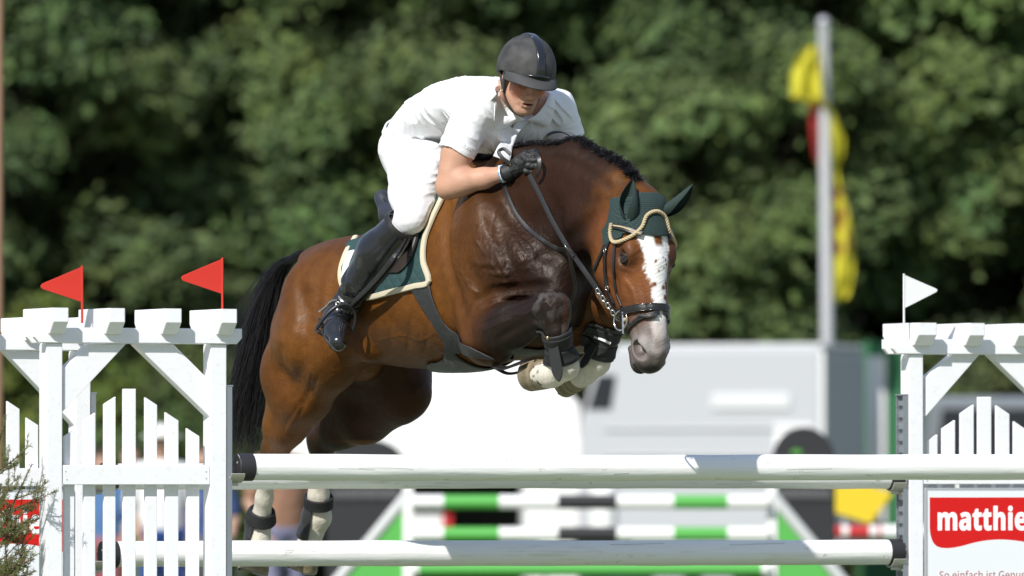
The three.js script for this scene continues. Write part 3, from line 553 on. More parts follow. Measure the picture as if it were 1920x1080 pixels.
function makeWing(label, F, { px0, px1, top, beamL, beamR, beamT, beamB, slats, slatLen, sign, track, pick, bar, brace, postW = 0.062, cups }) {
  seed(px0 * 7 + 5);
  const t = thing('jump_wing', label, 'jump wing', [F.a.x, 0, F.a.z], 'white wooden wings holding the poles of the jump', TURN);
  const x = (qx, qy = 900) => F.X(qx, qy)[0], y = (qy, qx = px0) => F.X(qx, qy)[1];
  const xl = x(px0), xr = x(px1), yT = y(beamB), D = 0.085;
  const yb = y(beamT), hB = yb - yT;
  // posts
  for (const px of [xl + postW / 2, xr - postW / 2]) part('post', [bx(postW, yT, D, px, yT / 2, -D / 2, 0.004), bx(postW * 0.97, hB - 0.004, D - 0.034, px, yT + hB / 2 - 0.002, -D / 2 - 0.001, 0.003)], paint, t);
  // two beams hugging the posts
  const b0 = x(beamL), b1 = x(beamR), bm = (z) => slab([[b0 + 0.02, yT], [b1 - 0.02, yT], [b1, yT + 0.022], [b1, yb], [b0, yb], [b0, yT + 0.022]], 0.028, 0.003).translate(0, 0, z);
  part('beam', bm(0.012), paint, t); part('beam', bm(-D + 0.015), paint, t);
  // rafter tails
  const sT = y(slats[0][2]), sB = y(slats[0][3]), sh = sT - sB;
  for (const [qa, qb] of slats) {
    const fa = F.X(qa, 600, 0.075)[0], fb = F.X(qb, 600, 0.075)[0], w = fb - fa;
    const prof = [[0.075, sT], [0.075, sT - sh * 0.52], [0.03, sB + 0.004], [-slatLen + 0.115, sB + 0.004], [-slatLen + 0.075, sT - sh * 0.52], [-slatLen + 0.075, sT]];
    const g = slab(prof, w, 0.003); g.rotateY(-Math.PI / 2); g.translate(fa, 0.001, 0); part('rafter_tail', g.translate(-0, 0, 0), paint, t);
  }
  // braces
  for (const q of brace) { const s = q.map(([a, b]) => { const [u, v] = F.X(a, b, -0.012); return [u, v]; }); part('brace', slab(s, 0.055, 0.003).translate(0, 0, -0.014), paint, t); }
  // crossbars and pickets
  const [c0, c1] = bar, xa = xl + postW + 0.0015, xb = xr - postW - 0.0015, hc = y(c0) - y(c1);
  part('crossbar', bx(xb - xa, hc, 0.028, (xa + xb) / 2, y(c1) + hc / 2, -0.018, 0.003), paint, t);
  const yl = 0.28; part('crossbar', bx(xb - xa, 0.07, 0.028, (xa + xb) / 2, yl, -0.018, 0.003), paint, t);
  pick.forEach(([qa, qb, qt, s]) => { const ua = F.X(qa, 800, -0.036)[0], ub = F.X(qb, 800, -0.036)[0], yt = F.X(qa, qt, -0.036)[1], dd = (ub - ua) * 0.62; part('picket', slab([[ua, 0.16], [ub, 0.16], [ub, yt - (s < 0 ? dd : 0)], [ua, yt - (s > 0 ? dd : 0)]], 0.02, 0.002).translate(0, 0, -0.036), paint, t); });
  const scr = []; for (const cy of [y(c1) + hc * 0.28, y(c1) + hc * 0.72]) for (const cx of [xa + 0.014, xb - 0.014]) scr.push(new THREE.CylinderGeometry(0.0028, 0.0028, 0.0015, 8).rotateX(Math.PI / 2).translate(cx + rr(-0.004, 0.004), cy + rr(-0.004, 0.004), -0.0035));
  part('screw', scr, cupMat, t).userData.kind = 'stuff';
  // feet
  for (const px of [xl + postW / 2, xr - postW / 2]) part('foot', bx(0.07, 0.06, 0.8, px, 0.03, -D / 2, 0.004).translate(0.0, -0.0, 0), paint, t);
  // keyhole track for the cups
  if (track) {
    const [side, qt] = track, px = side > 0 ? xr + 0.009 : xl - 0.009, yt = y(qt);
    const g = [bx(0.004, yt - 0.1, 0.062, px - side * 0.006, (yt + 0.1) / 2, -D / 2 + 0.002, 0.001)];
    const tr = part('cup_track', g, trackMat, t);
    // the punched holes of the track, between its rungs
    const rungs = []; for (let yy = yt - 0.03; yy > 0.5; yy -= 0.047) rungs.push(bx(0.012, 0.022, 0.05, px + side * 0.004, yy, -D / 2 + 0.002, 0.003));
    part('track_rung', rungs, trackMat, tr).userData.kind = 'stuff';
    part('track_edge', [bx(0.022, yt - 0.1, 0.004, px + side * 0.004, (yt + 0.1) / 2, -D / 2 + 0.035, 0.001), bx(0.022, yt - 0.1, 0.004, px + side * 0.004, (yt + 0.1) / 2, -D / 2 - 0.031, 0.001), bx(0.03, 0.006, 0.07, px + side * 0.004, yt + 0.004, -D / 2 + 0.002, 0.001)], trackMat, tr);
  }
  if (sign) {
    const sw = xb - xa - 0.006, sh2 = 0.62, sy = y(sign) - sh2 / 2;
    const p = part('sign_panel', bx(sw, sh2, 0.012, (xa + xb) / 2, sy, -0.002, 0.002), std(0.55, 0.56, 0.58, 0.4, { metalness: 0.4 }), t);
    const g = new THREE.PlaneGeometry(sw - 0.022, sh2 - 0.022); g.translate((xa + xb) / 2, sy, 0.0085);
    // the printed square repeats its own size: panel is as wide as the print
    const uv = g.attributes.uv; for (let i = 0; i < uv.count; i++) uv.setY(i, uv.getY(i));
    part('sign_print', g, signMat, p, 'red and white printed sponsor panel');
  }
  for (const [side, py] of cups ?? []) {
    const px = side > 0 ? xr + 0.02 : xl - 0.02, cy = y(py), c = [];
    // open cup: a bent plate under the pole end and a back bracket
    const arc = []; for (let i = 0; i <= 10; i++) { const a = Math.PI * (1.14 + 0.72 * i / 10); arc.push([Math.cos(a) * 0.053, Math.sin(a) * 0.053]); } for (let i = 10; i >= 0; i--) { const a = Math.PI * (1.14 + 0.72 * i / 10); arc.push([Math.cos(a) * 0.058, Math.sin(a) * 0.058]); }
    c.push(slab(arc, 0.055, 0.001).rotateY(Math.PI / 2).translate(px + (side > 0 ? 0.05 : 0.005), cy, -D / 2));
    c.push(bx(0.018, 0.045, 0.05, px - side * 0.005, cy - 0.05, -D / 2, 0.002), bx(0.05, 0.012, 0.03, px + side * 0.012, cy - 0.062, -D / 2, 0.002));
    part('jump_cup', c, cupMat, t);
  }
  return t;
}
const frontF = wingFrame(427, 900, ZF);
makeWing('white picket wing in front on the left, carrying two red flags', frontF, {
  px0: 87, px1: 425, beamL: 62, beamR: 452, beamT: 614, beamB: 643, slats: [[100, 129, 578, 628], [205, 235, 578, 628], [311, 341, 578, 628], [415, 445, 578, 628]], slatLen: 0.345,
  bar: [872, 909], track: [1, 724],
  brace: [[[118, 772], [118, 694], [166, 645], [237, 645]], [[253, 645], [325, 645], [398, 718], [398, 786]]],
  pick: [[121, 140, 806, 1], [158, 179, 774, 1], [196, 217, 744, 1], [232, 255, 729, 0], [273, 295, 745, -1], [311, 335, 773, -1], [351, 374, 803, -1]],
  cups: [[1, 876]],
});
// the rear element stands farther back, shifted to the left in the picture
const ZR = -0.78, rearL = wingFrame(172, 900, ZR);
makeWing('white picket wing behind on the far left, cut by the photo edge', rearL, {
  px0: -139, px1: 170, beamL: -166, beamR: 196, beamT: 626, beamB: 656, slats: [[-128, -100, 594, 640], [-42, -14, 594, 640], [55, 84, 594, 640], [150, 178, 594, 640]], slatLen: 0.345,
  bar: [878, 912], track: [1, 738], sign: 918,
  brace: [[[-107, 772], [-107, 696], [-72, 658], [-4, 658]], [[8, 658], [72, 658], [142, 732], [142, 800]]],
  pick: [[-98, -78, 790, 1], [-62, -42, 760, 1], [-26, -4, 745, 0], [14, 37, 752, -1], [50, 72, 783, -1], [88, 110, 814, -1]],
  cups: [[1, 894], [1, 1042]],
});
const rightA = (() => { const p = P(172, 900, ZR); const q = onPlane(1707, 900, p, FRONT); return q; })();
const rearR = { a: rightA, X: (qx, qy, off = 0) => { const p = onPlane(qx, qy, rightA.clone().addScaledVector(FRONT, off), FRONT); return [p.clone().sub(rightA).dot(RAIL), p.y]; } };
makeWing('white picket wing on the right with red and white sponsor panel and white flag', rearR, {
  px0: 1705, px1: 2017, beamL: 1672, beamR: 2044, beamT: 636, beamB: 664, slats: [[1722, 1757, 606, 650], [1818, 1847, 606, 650], [1910, 1940, 606, 650], [1988, 2016, 606, 650]], slatLen: 0.345,
  bar: [878, 908], track: [-1, 742], sign: 915,
  brace: [[[1737, 780], [1737, 708], [1788, 664], [1838, 664]], [[1855, 664], [1922, 664], [1985, 722], [1985, 790]]],
  pick: [[1741, 1758, 815, 1], [1768, 1791, 788, 1], [1802, 1826, 759, 1], [1835, 1859, 744, 0], [1869, 1893, 760, -1], [1902, 1926, 790, -1], [1938, 1960, 820, -1]],
  cups: [[-1, 894], [-1, 1037]],
});
// small printed plate on the right wing's post
{
  const c = document.createElement('canvas'); c.width = 128; c.height = 128; const g = c.getContext('2d'); g.fillStyle = '#f4f4f4'; g.fillRect(0, 0, 128, 128); g.strokeStyle = '#8a8a8a'; g.lineWidth = 3; g.beginPath(); g.arc(64, 62, 17, 0, 7); g.moveTo(50, 74); g.lineTo(64, 40); g.lineTo(78, 74); g.stroke(); g.fillStyle = '#9a9a9a'; for (const yy of [18, 104]) for (let i = 0; i < 9; i++) g.fillRect(12 + i * 12, yy, 8, 4);
  const t = new THREE.CanvasTexture(c); t.colorSpace = THREE.SRGBColorSpace;
  const [u, v] = rearR.X(1696, 724, -0.04), m = single('maker_plate', boxUV(new THREE.BoxGeometry(0.003, 0.06, 0.05)), [0, 0, 0, 0, 0, 0].map(() => new THREE.MeshStandardMaterial({ map: t, roughness: 0.4 })), 'small printed plate on the right wing\'s post above its cup track', 'plate');
  const uv = m.geometry.attributes.uv; for (let f = 0; f < 6; f++) [[0, 1], [1, 1], [0, 0], [1, 0]].forEach(([a, b], i) => uv.setXY(f * 4 + i, a, b));
  m.position.copy(rightA).addScaledVector(RAIL, -0.0025).addScaledVector(FRONT, -0.042); m.position.y = v; m.rotation.y = TURN;
}
// poles: round timber with scuffed white paint
function poleTex(s) {
  seed(s); const c = document.createElement('canvas'); c.width = 2048; c.height = 256; const g = c.getContext('2d');
  g.fillStyle = '#f6f6f3'; g.fillRect(0, 0, 2048, 256);
  for (let i = 0; i < 260; i++) { g.fillStyle = `rgba(${150 + rr(0, 50) | 0},${145 + rr(0, 45) | 0},${120 + rr(0, 40) | 0},${rr(0.03, 0.13)})`; g.beginPath(); g.ellipse(rr(0, 2048), rr(0, 256), rr(4, 60), rr(1, 5), 0, 0, 7); g.fill(); }
  for (let i = 0; i < 26; i++) { const x = rr(0, 2048), y = rr(0, 256), L = rr(20, 150); g.strokeStyle = `rgba(70,68,62,${rr(0.25, 0.7)})`; g.lineWidth = rr(0.8, 2); g.beginPath(); g.moveTo(x, y); g.bezierCurveTo(x + L * 0.3, y + rr(-4, 4), x + L * 0.6, y + rr(-5, 5), x + L, y + rr(-5, 5)); g.stroke(); }
  for (let i = 0; i < 46; i++) { const x = rr(0, 2048), y = rr(0, 256), r = rr(2, 8); g.strokeStyle = `rgba(${rr(90, 140) | 0},${rr(85, 120) | 0},80,${rr(0.2, 0.6)})`; g.lineWidth = rr(0.8, 2.4); g.beginPath(); g.ellipse(x, y, r * rr(0.8, 2), r * 0.6, rr(-0.4, 0.4), rr(0, 3), rr(3.5, 7)); g.stroke(); if (rnd() > 0.6) { g.fillStyle = 'rgba(80,74,66,0.6)'; g.fillRect(x, y, rr(1, 4), rr(1, 3)); } }
  const t = new THREE.CanvasTexture(c); t.colorSpace = THREE.SRGBColorSpace; t.wrapS = t.wrapT = THREE.RepeatWrapping; return t;
}
const poleBump = grey(1024, 128, (u, v) => 0.5 + 0.5 * tile(u, v, 14, 4) + 0.25 * tile(u * 1, v, 50, 2));
const capMat = std(0.022, 0.022, 0.024, 0.55);
function rail(label, a, len, s, r = 0.0488, capL = true, capR = true) {
  const t = thing('jump_pole', label, 'jump pole', a, null, TURN), N = 90, K = 28, pos = [], uv = [], idx = [];
  for (let i = 0; i <= N; i++) for (let j = 0; j <= K; j++) { const u = i / N, th = j / K * Math.PI * 2, q = r + 0.0012 * n3(u * 9 + s, Math.cos(th), Math.sin(th)); pos.push(u * len, Math.sin(th) * q + 0.002 * Math.sin(u * 5 + s), Math.cos(th) * q); uv.push(u, j / K); }
  for (let i = 0; i < N; i++) for (let j = 0; j < K; j++) { const p = i * (K + 1) + j, q = p + K + 1; idx.push(p, q, p + 1, q, q + 1, p + 1); }
  const g = new THREE.BufferGeometry(); g.setAttribute('position', new THREE.Float32BufferAttribute(pos, 3)); g.setAttribute('uv', new THREE.Float32BufferAttribute(uv, 2)); g.setIndex(idx); g.computeVertexNormals();
  part('pole', g, phys(1, 1, 1, 0.4, { map: poleTex(s), bumpMap: poleBump, bumpScale: 0.0009 }), t);
  for (const e of [capL && 0, capR && 1]) if (e !== false) {
    const q = [[0.0001, -0.004], [r * 0.8, -0.004], [r * 1.0, 0], [r * 1.045, 0.004], [r * 1.045, 0.06], [r * 1.0, 0.062]].map((p) => new THREE.Vector2(...p));
    const c = new THREE.LatheGeometry(q, 28); c.rotateZ(-Math.PI / 2); if (e) c.rotateY(Math.PI).translate(len, 0, 0); 
    const cap = part('end_cap', c, capMat, t);
    const sc = []; for (let i = 0; i < 3; i++) { const th = i * 2.1 + 0.6, s1 = new THREE.CylinderGeometry(0.004, 0.004, 0.003, 8).rotateZ(Math.PI / 2).translate(e ? len + 0.005 : -0.005, Math.sin(th) * 0.03, Math.cos(th) * 0.03); sc.push(s1); } part('screw', sc, cupMat, cap);
  }
  return t;
}
const frontPole = (() => { const n = FRONT, a0 = frontF.a.clone().addScaledVector(FRONT, -0.042), a = onPlane(443, 876, a0, n); rail('front top pole, white and scuffed, running out of the photo on the right', a, 3.62, 3); return a; })();
{
  const a0 = rearL.a.clone().addScaledVector(FRONT, -0.042), m = (py, label, s) => { const a = onPlane(190, py, a0, FRONT), b = onPlane(1690, py, a0, FRONT); rail(label, a, b.clone().sub(a).dot(RAIL), s, 0.05); };
  m(893, 'rear top pole, just visible under the front pole', 5); m(1040, 'lower white pole of the rear element with black end caps', 7);
}
// flags on the wings
const flagShape = (s) => slab(smoothFlag(s), 0.003, 0.0008);
function smoothFlag(s) { return [[0, 0.075], [0, -0.045], [s * 0.006, -0.05], [s * 0.13, -0.002], [s * 0.143, 0.002], [s * 0.148, 0.009], [s * 0.143, 0.017], [s * 0.13, 0.021]].map(([x, y]) => [x, y]); }
function cornerFlag(label, F, px, pyTop, pyBase, off, s, mat, group, k = 1) {
  const p = onPlane(px, pyTop, F.a.clone().addScaledVector(FRONT, off), FRONT), q = onPlane(px, pyBase, F.a.clone().addScaledVector(FRONT, off), FRONT), h = p.y - q.y;
  const t = thing('corner_flag', label, 'flag', [q.x, q.y, q.z], group, TURN * 0.6);
  part('stick', tube([V(0, -0.05, 0), V(0, h + 0.004, 0)], 0.0045, 2, 8), mat, t);
  const pts = s > 0 ? [[0, h], [0, h - 0.15 * k], [0.128, h - 0.072], [0.136, h - 0.067], [0.139, h - 0.062], [0.136, h - 0.057], [0.128, h - 0.053]] : [[0, h - 0.13 * k], [0, h], [-0.142, h - 0.06], [-0.152, h - 0.066], [-0.154, h - 0.074], [-0.148, h - 0.082]];
  part('pennant', slab(pts.map(([a, b]) => [a, b]), 0.004, 0.001).translate(0, 0, 0.002), mat, t);
}
const redFlag = std(0.58, 0.03, 0.016, 0.45), whiteFlag = std(0.78, 0.78, 0.78, 0.45);
cornerFlag('left one of the two red triangular flags on the picket wing', frontF, 154, 500, 580, -0.06, -1, redFlag);
cornerFlag('right one of the two red triangular flags, at the post by the horse', frontF, 417, 485, 580, -0.06, -1, redFlag);
cornerFlag('white triangular flag on top of the right wing', rearR, 1695, 515, 606, 0.02, 1, whiteFlag, null, 0.9);
// ---------------------------------------------------------------- the horse
// it jumps along FWD; RIGHT is its right side, the one seen here
const FWD = V(0.6, 0, 0.8), RIGHT = V(-0.8, 0, 0.6), UP = V(0, 1, 0);
const zM = (px) => -0.65 + (px - 790) * 0.002667;
const pt = (px, py, s = 0) => P(px, py, zM(px + 400 * s) + 0.6 * s);
const MID = P(790, 520, -0.65);
const along = (x, z) => (x - MID.x) * 0.6 + (z - MID.z) * 0.8, side = (x, z) => (x - MID.x) * -0.8 + (z - MID.z) * 0.6;
const horse = new Field(0.16);
{
  const H = horse;
  // trunk
  H.spine([
    [pt(594, 590), 0.14, 0.12], [pt(622, 570), 0.205, 0.185], [pt(662, 562), 0.265, 0.228], [pt(725, 562), 0.275, 0.25], [pt(800, 560), 0.295, 0.27], [pt(875, 545), 0.285, 0.3], [pt(940, 530), 0.25, 0.3], [pt(1000, 522), 0.215, 0.265], [pt(1050, 520), 0.16, 0.2],
  ], RIGHT, 0.05, 6);
  // withers ridge and croup
  H.cone(pt(800, 395), 0.07, pt(905, 335), 0.06, 0.12);
  H.ell(pt(655, 518, 0.1), [0.19, 0.12, 0.15], FWD, UP, RIGHT, 0.1); H.ell(pt(655, 518, -0.1), [0.19, 0.12, 0.15], FWD, UP, RIGHT, 0.1);
  // neck and throat
  H.spine([[pt(905, 450), 0.2, 0.25], [pt(965, 408), 0.155, 0.238], [pt(1030, 380), 0.126, 0.202], [pt(1095, 370), 0.106, 0.166], [pt(1150, 383), 0.097, 0.145], [pt(1190, 408), 0.088, 0.12]], RIGHT, 0.09, 7);
  H.cone(pt(960, 310), 0.05, pt(1085, 300), 0.05, 0.08); H.cone(pt(1085, 300), 0.05, pt(1168, 348), 0.05, 0.08);
  H.cone(pt(1035, 515), 0.12, pt(1092, 445), 0.078, 0.08);
  // shoulders, breast and upper arms
  for (const s of [1, -1]) {
    const m = (px, py, q) => (s > 0 ? pt(px, py, q) : pt(px + 800 * q, py, -q));
    H.ell(m(905, 470, 0.19), [0.13, 0.23, 0.085], V(0.5, 0.25, 0.8).normalize(), V(-0.1, 0.97, -0.2).normalize(), RIGHT, 0.09);
    H.ell(m(965, 500, 0.145), [0.11, 0.11, 0.09], FWD, UP, RIGHT, 0.08);
    H.ell(m(905, 600, 0.2), [0.12, 0.13, 0.085], FWD, UP, RIGHT, 0.07);
  }
  H.ell(pt(1040, 560, 0.07), [0.1, 0.12, 0.09], FWD, UP, RIGHT, 0.06); H.ell(pt(1050, 560, -0.07), [0.1, 0.12, 0.09], FWD, UP, RIGHT, 0.06);
  // right foreleg: elbow, forearm, knee, cannon, fetlock, pastern
  const RF = { elbow: pt(912, 632, 0.215), fore: pt(965, 610, 0.22), knee: pt(1034, 576, 0.2), can: P(1044, 622, 0.36), fet: P(1060, 688, 0.29), pas: P(1034, 702, 0.24), hoof: P(1016, 702, 0.2) };
  H.chain([[RF.elbow, 0.095], [RF.fore, 0.08], [RF.knee, 0.058]], 0.03);
  H.ell(pt(942, 612, 0.235), [0.13, 0.085, 0.07], V(0.62, 0.2, 0.75).normalize(), V(-0.1, 0.98, -0.18).normalize(), RIGHT, 0.03);
  H.cone(pt(905, 655, 0.2), 0.05, pt(938, 664, 0.2), 0.035, 0.05);
  H.ell(RF.knee.clone().add(V(0.012, -0.012, 0.01)), [0.062, 0.066, 0.058], FWD, UP, RIGHT, 0.03);
  H.cone(RF.knee, 0.055, RF.can, 0.041, 0.04); H.chain([[RF.can, 0.037], [P(1050, 665, 0.31), 0.037], [RF.fet, 0.045]], 0.02); H.chain([[RF.fet, 0.05], [RF.pas, 0.046], [RF.hoof, 0.05]], 0.025);
  // left foreleg
  const LF = { elbow: pt(1030, 640, -0.18), fore: pt(1080, 615, -0.17), knee: pt(1142, 575, -0.14), can: P(1146, 605, 0.02), fet: P(1118, 678, -0.04), pas: P(1092, 700, -0.08), hoof: P(1072, 712, -0.12) };
  H.chain([[LF.elbow, 0.11], [LF.fore, 0.085], [LF.knee, 0.062]], 0.06);
  H.cone(LF.knee, 0.054, LF.can, 0.041, 0.04); H.chain([[LF.can, 0.037], [LF.fet, 0.047]], 0.02); H.chain([[LF.fet, 0.05], [LF.pas, 0.045], [LF.hoof, 0.048]], 0.025);
  horse.RF = RF; horse.LF = LF;
  // right hind leg
  const RH = { hip: pt(600, 572, 0.19), stif: pt(622, 668, 0.215), gas: pt(562, 745, 0.2), hock: pt(518, 838, 0.17), can: P(503, 880, -1.28), fet: P(488, 978, -1.42), pas: P(485, 1010, -1.42), hoof: P(484, 1045, -1.42) };
  H.chain([[RH.hip, 0.152], [pt(600, 640, 0.215), 0.15], [RH.stif, 0.105]], 0.1);
  H.chain([[pt(568, 625, 0.2), 0.122], [pt(548, 700, 0.2), 0.11], [RH.gas, 0.1], [pt(536, 795, 0.185), 0.075], [RH.hock, 0.05]], 0.07);
  H.cone(pt(612, 690, 0.21), 0.095, pt(585, 735, 0.2), 0.085, 0.06);
  H.cone(pt(506, 805, 0.17), 0.022, pt(503, 850, 0.16), 0.024, 0.04);
  H.chain([[RH.hock, 0.048], [RH.can, 0.034], [P(496, 935, -1.36), 0.031], [RH.fet, 0.042]], 0.03); H.chain([[RH.fet, 0.044], [RH.pas, 0.04], [RH.hoof, 0.05]], 0.02);
  // left hind leg
  const LH = { hip: pt(690, 600, -0.19), thigh: pt(735, 690, -0.2), stif: pt(762, 738, -0.2), gas: pt(684, 780, -0.2), hock: pt(604, 824, -0.19), can: P(600, 870, -1.5), fet: P(596, 970, -1.6), pas: P(584, 1000, -1.62), hoof: P(574, 1035, -1.62) };
  H.chain([[LH.hip, 0.16], [LH.thigh, 0.135], [LH.stif, 0.098]], 0.08); H.ell(pt(715, 680, -0.16), [0.17, 0.13, 0.12], FWD, UP, RIGHT, 0.06);
  H.chain([[pt(745, 752, -0.2), 0.095], [LH.gas, 0.1], [pt(640, 798, -0.195), 0.084], [LH.hock, 0.062]], 0.05); H.cone(pt(668, 700, -0.12), 0.1, pt(655, 762, -0.18), 0.085, 0.06);
  H.chain([[LH.hock, 0.052], [LH.can, 0.04], [P(597, 930, -1.56), 0.036], [LH.fet, 0.05]], 0.03); H.chain([[LH.fet, 0.05], [LH.pas, 0.043], [LH.hoof, 0.05]], 0.02);
  horse.RH = RH; horse.LH = LH;
  // sheath and flank fold
  H.ell(pt(675, 690, 0), [0.1, 0.05, 0.06], FWD, UP, RIGHT, 0.05);
  H.cone(pt(640, 640, 0.24), 0.05, pt(690, 655, 0.2), 0.05, 0.06);
  // dock of the tail
  H.cone(pt(630, 492), 0.06, pt(580, 490), 0.035, 0.1);
}
// ---- head in its own axes: D down the nose, N out of the forehead, W to the horse's right
const POLL = P(1210, 388, 0.46), MUZ = P(1218, 690, 0.55);
const HD = MUZ.clone().sub(POLL).normalize(), HL = MUZ.clone().sub(POLL).length();
const HN = V(0.54, 0.05, 0.84).addScaledVector(HD, -V(0.54, 0.05, 0.84).dot(HD)).normalize(), HW = HD.clone().cross(HN).normalize().multiplyScalar(1);
if (HW.dot(RIGHT) < 0) HW.negate();
const hp = (u, n, w) => POLL.clone().addScaledVector(HD, u * HL).addScaledVector(HN, n).addScaledVector(HW, w);
const headUVW = (x, y, z) => { const a = x - POLL.x, b = y - POLL.y, c = z - POLL.z; return [(a * HD.x + b * HD.y + c * HD.z) / HL, a * HN.x + b * HN.y + c * HN.z, a * HW.x + b * HW.y + c * HW.z]; };
{
  const H = horse, F0 = 0.072; // the front of the face lies about F0 out from the axis
  const st = [[-0.02, 0.1, 0.082], [0.1, 0.125, 0.105], [0.22, 0.15, 0.118], [0.34, 0.165, 0.117], [0.46, 0.152, 0.102], [0.58, 0.124, 0.086], [0.7, 0.1, 0.071], [0.82, 0.074, 0.058], [0.92, 0.062, 0.054]];
  H.spine(st.map(([u, dpt, wid]) => [hp(u, F0 + 0.012 * Math.sin(u * 3) - dpt, 0), wid, dpt]), HW, 0.05, 6);
  // flat bridge of the nose, brow bones, cheeks, nostrils, lips, chin
  H.cone(hp(0.36, 0.03, 0), 0.048, hp(0.8, 0.028, 0), 0.042, 0.03);
  for (const s of [1, -1]) {
    H.ell(hp(0.31, -0.05, s * 0.095), [0.06, 0.03, 0.026], HD.clone().addScaledVector(HN, 0.2).normalize(), HN.clone().addScaledVector(HD, -0.2).normalize(), HW, 0.03);   // cheekbone
    H.ell(hp(0.29, 0.018, s * 0.086), [0.045, 0.032, 0.03], HD, HN, HW, 0.03);                       // brow
    H.cone(hp(0.37, -0.02, s * 0.104), 0.011, hp(0.56, -0.03, s * 0.078), 0.008, 0.02);                  // facial crest
    H.ell(hp(0.3, -0.16, s * 0.07), [0.085, 0.085, 0.036], HD, HN, HW, 0.04);                          // jowl
    H.ell(hp(0.89, 0.012, s * 0.046), [0.05, 0.042, 0.028], HD, HN, HW, 0.03);                          // nostril wing
    H.ell(hp(0.905, 0.024, s * 0.057), [0.042, 0.021, 0.024], HD.clone().addScaledVector(HN, 0.55).normalize(), HN.clone().addScaledVector(HD, -0.55).normalize(), HW, 0.012, true); // nostril
    H.ell(hp(0.33, 0.008, s * 0.115), [0.024, 0.019, 0.017], HD.clone().addScaledVector(HN, -0.35).normalize(), HN, HW, 0.014, true); // eye socket
    H.cone(hp(0.96, -0.045, s * 0.034), 0.006, hp(0.86, -0.075, s * 0.036), 0.004, 0.012);            // mouth corner fold
  }
  H.ell(hp(0.98, 0.0, 0), [0.034, 0.045, 0.046], HD, HN, HW, 0.03); H.ell(hp(0.97, -0.062, 0), [0.032, 0.028, 0.034], HD, HN, HW, 0.03); H.ell(hp(0.9, -0.072, 0), [0.045, 0.026, 0.032], HD, HN, HW, 0.03);
  H.ell(hp(1.0, -0.042, 0), [0.02, 0.008, 0.05], HD, HN, HW, 0.012, true);
  // throat latch joins head to neck
  H.cone(hp(0.14, -0.13, 0), 0.085, pt(1120, 425), 0.12, 0.06);
}
// ---- grooves, tendons, veins and hair-scale unevenness
const LINES = [];
const line = (pts, amp, wid, off = 0) => LINES.push({ p: pts.map(([x, y]) => horse.hit(x, y)).filter(Boolean), amp, wid });
function lineDetail(x, y, z) {
  let s = 0;
  for (const L of LINES) {
    if (x < L.lo.x || x > L.hi.x || y < L.lo.y || y > L.hi.y || z < L.lo.z || z > L.hi.z) continue;
    let best = 9e9, bt = 0; const n = L.p.length - 1;
    for (let i = 0; i < n; i++) { const a = L.p[i], b = L.p[i + 1], dx = b.x - a.x, dy = b.y - a.y, dz = b.z - a.z, t = clamp(((x - a.x) * dx + (y - a.y) * dy + (z - a.z) * dz) / (dx * dx + dy * dy + dz * dz)), ex = x - a.x - dx * t, ey = y - a.y - dy * t, ez = z - a.z - dz * t, d = ex * ex + ey * ey + ez * ez; if (d < best) { best = d; bt = (i + t) / n; } }
    s += L.amp * Math.exp(-best / (L.wid * L.wid)) * Math.min(1, 5 * bt, 5 * (1 - bt) + 0.15);
  }
  return s;
}
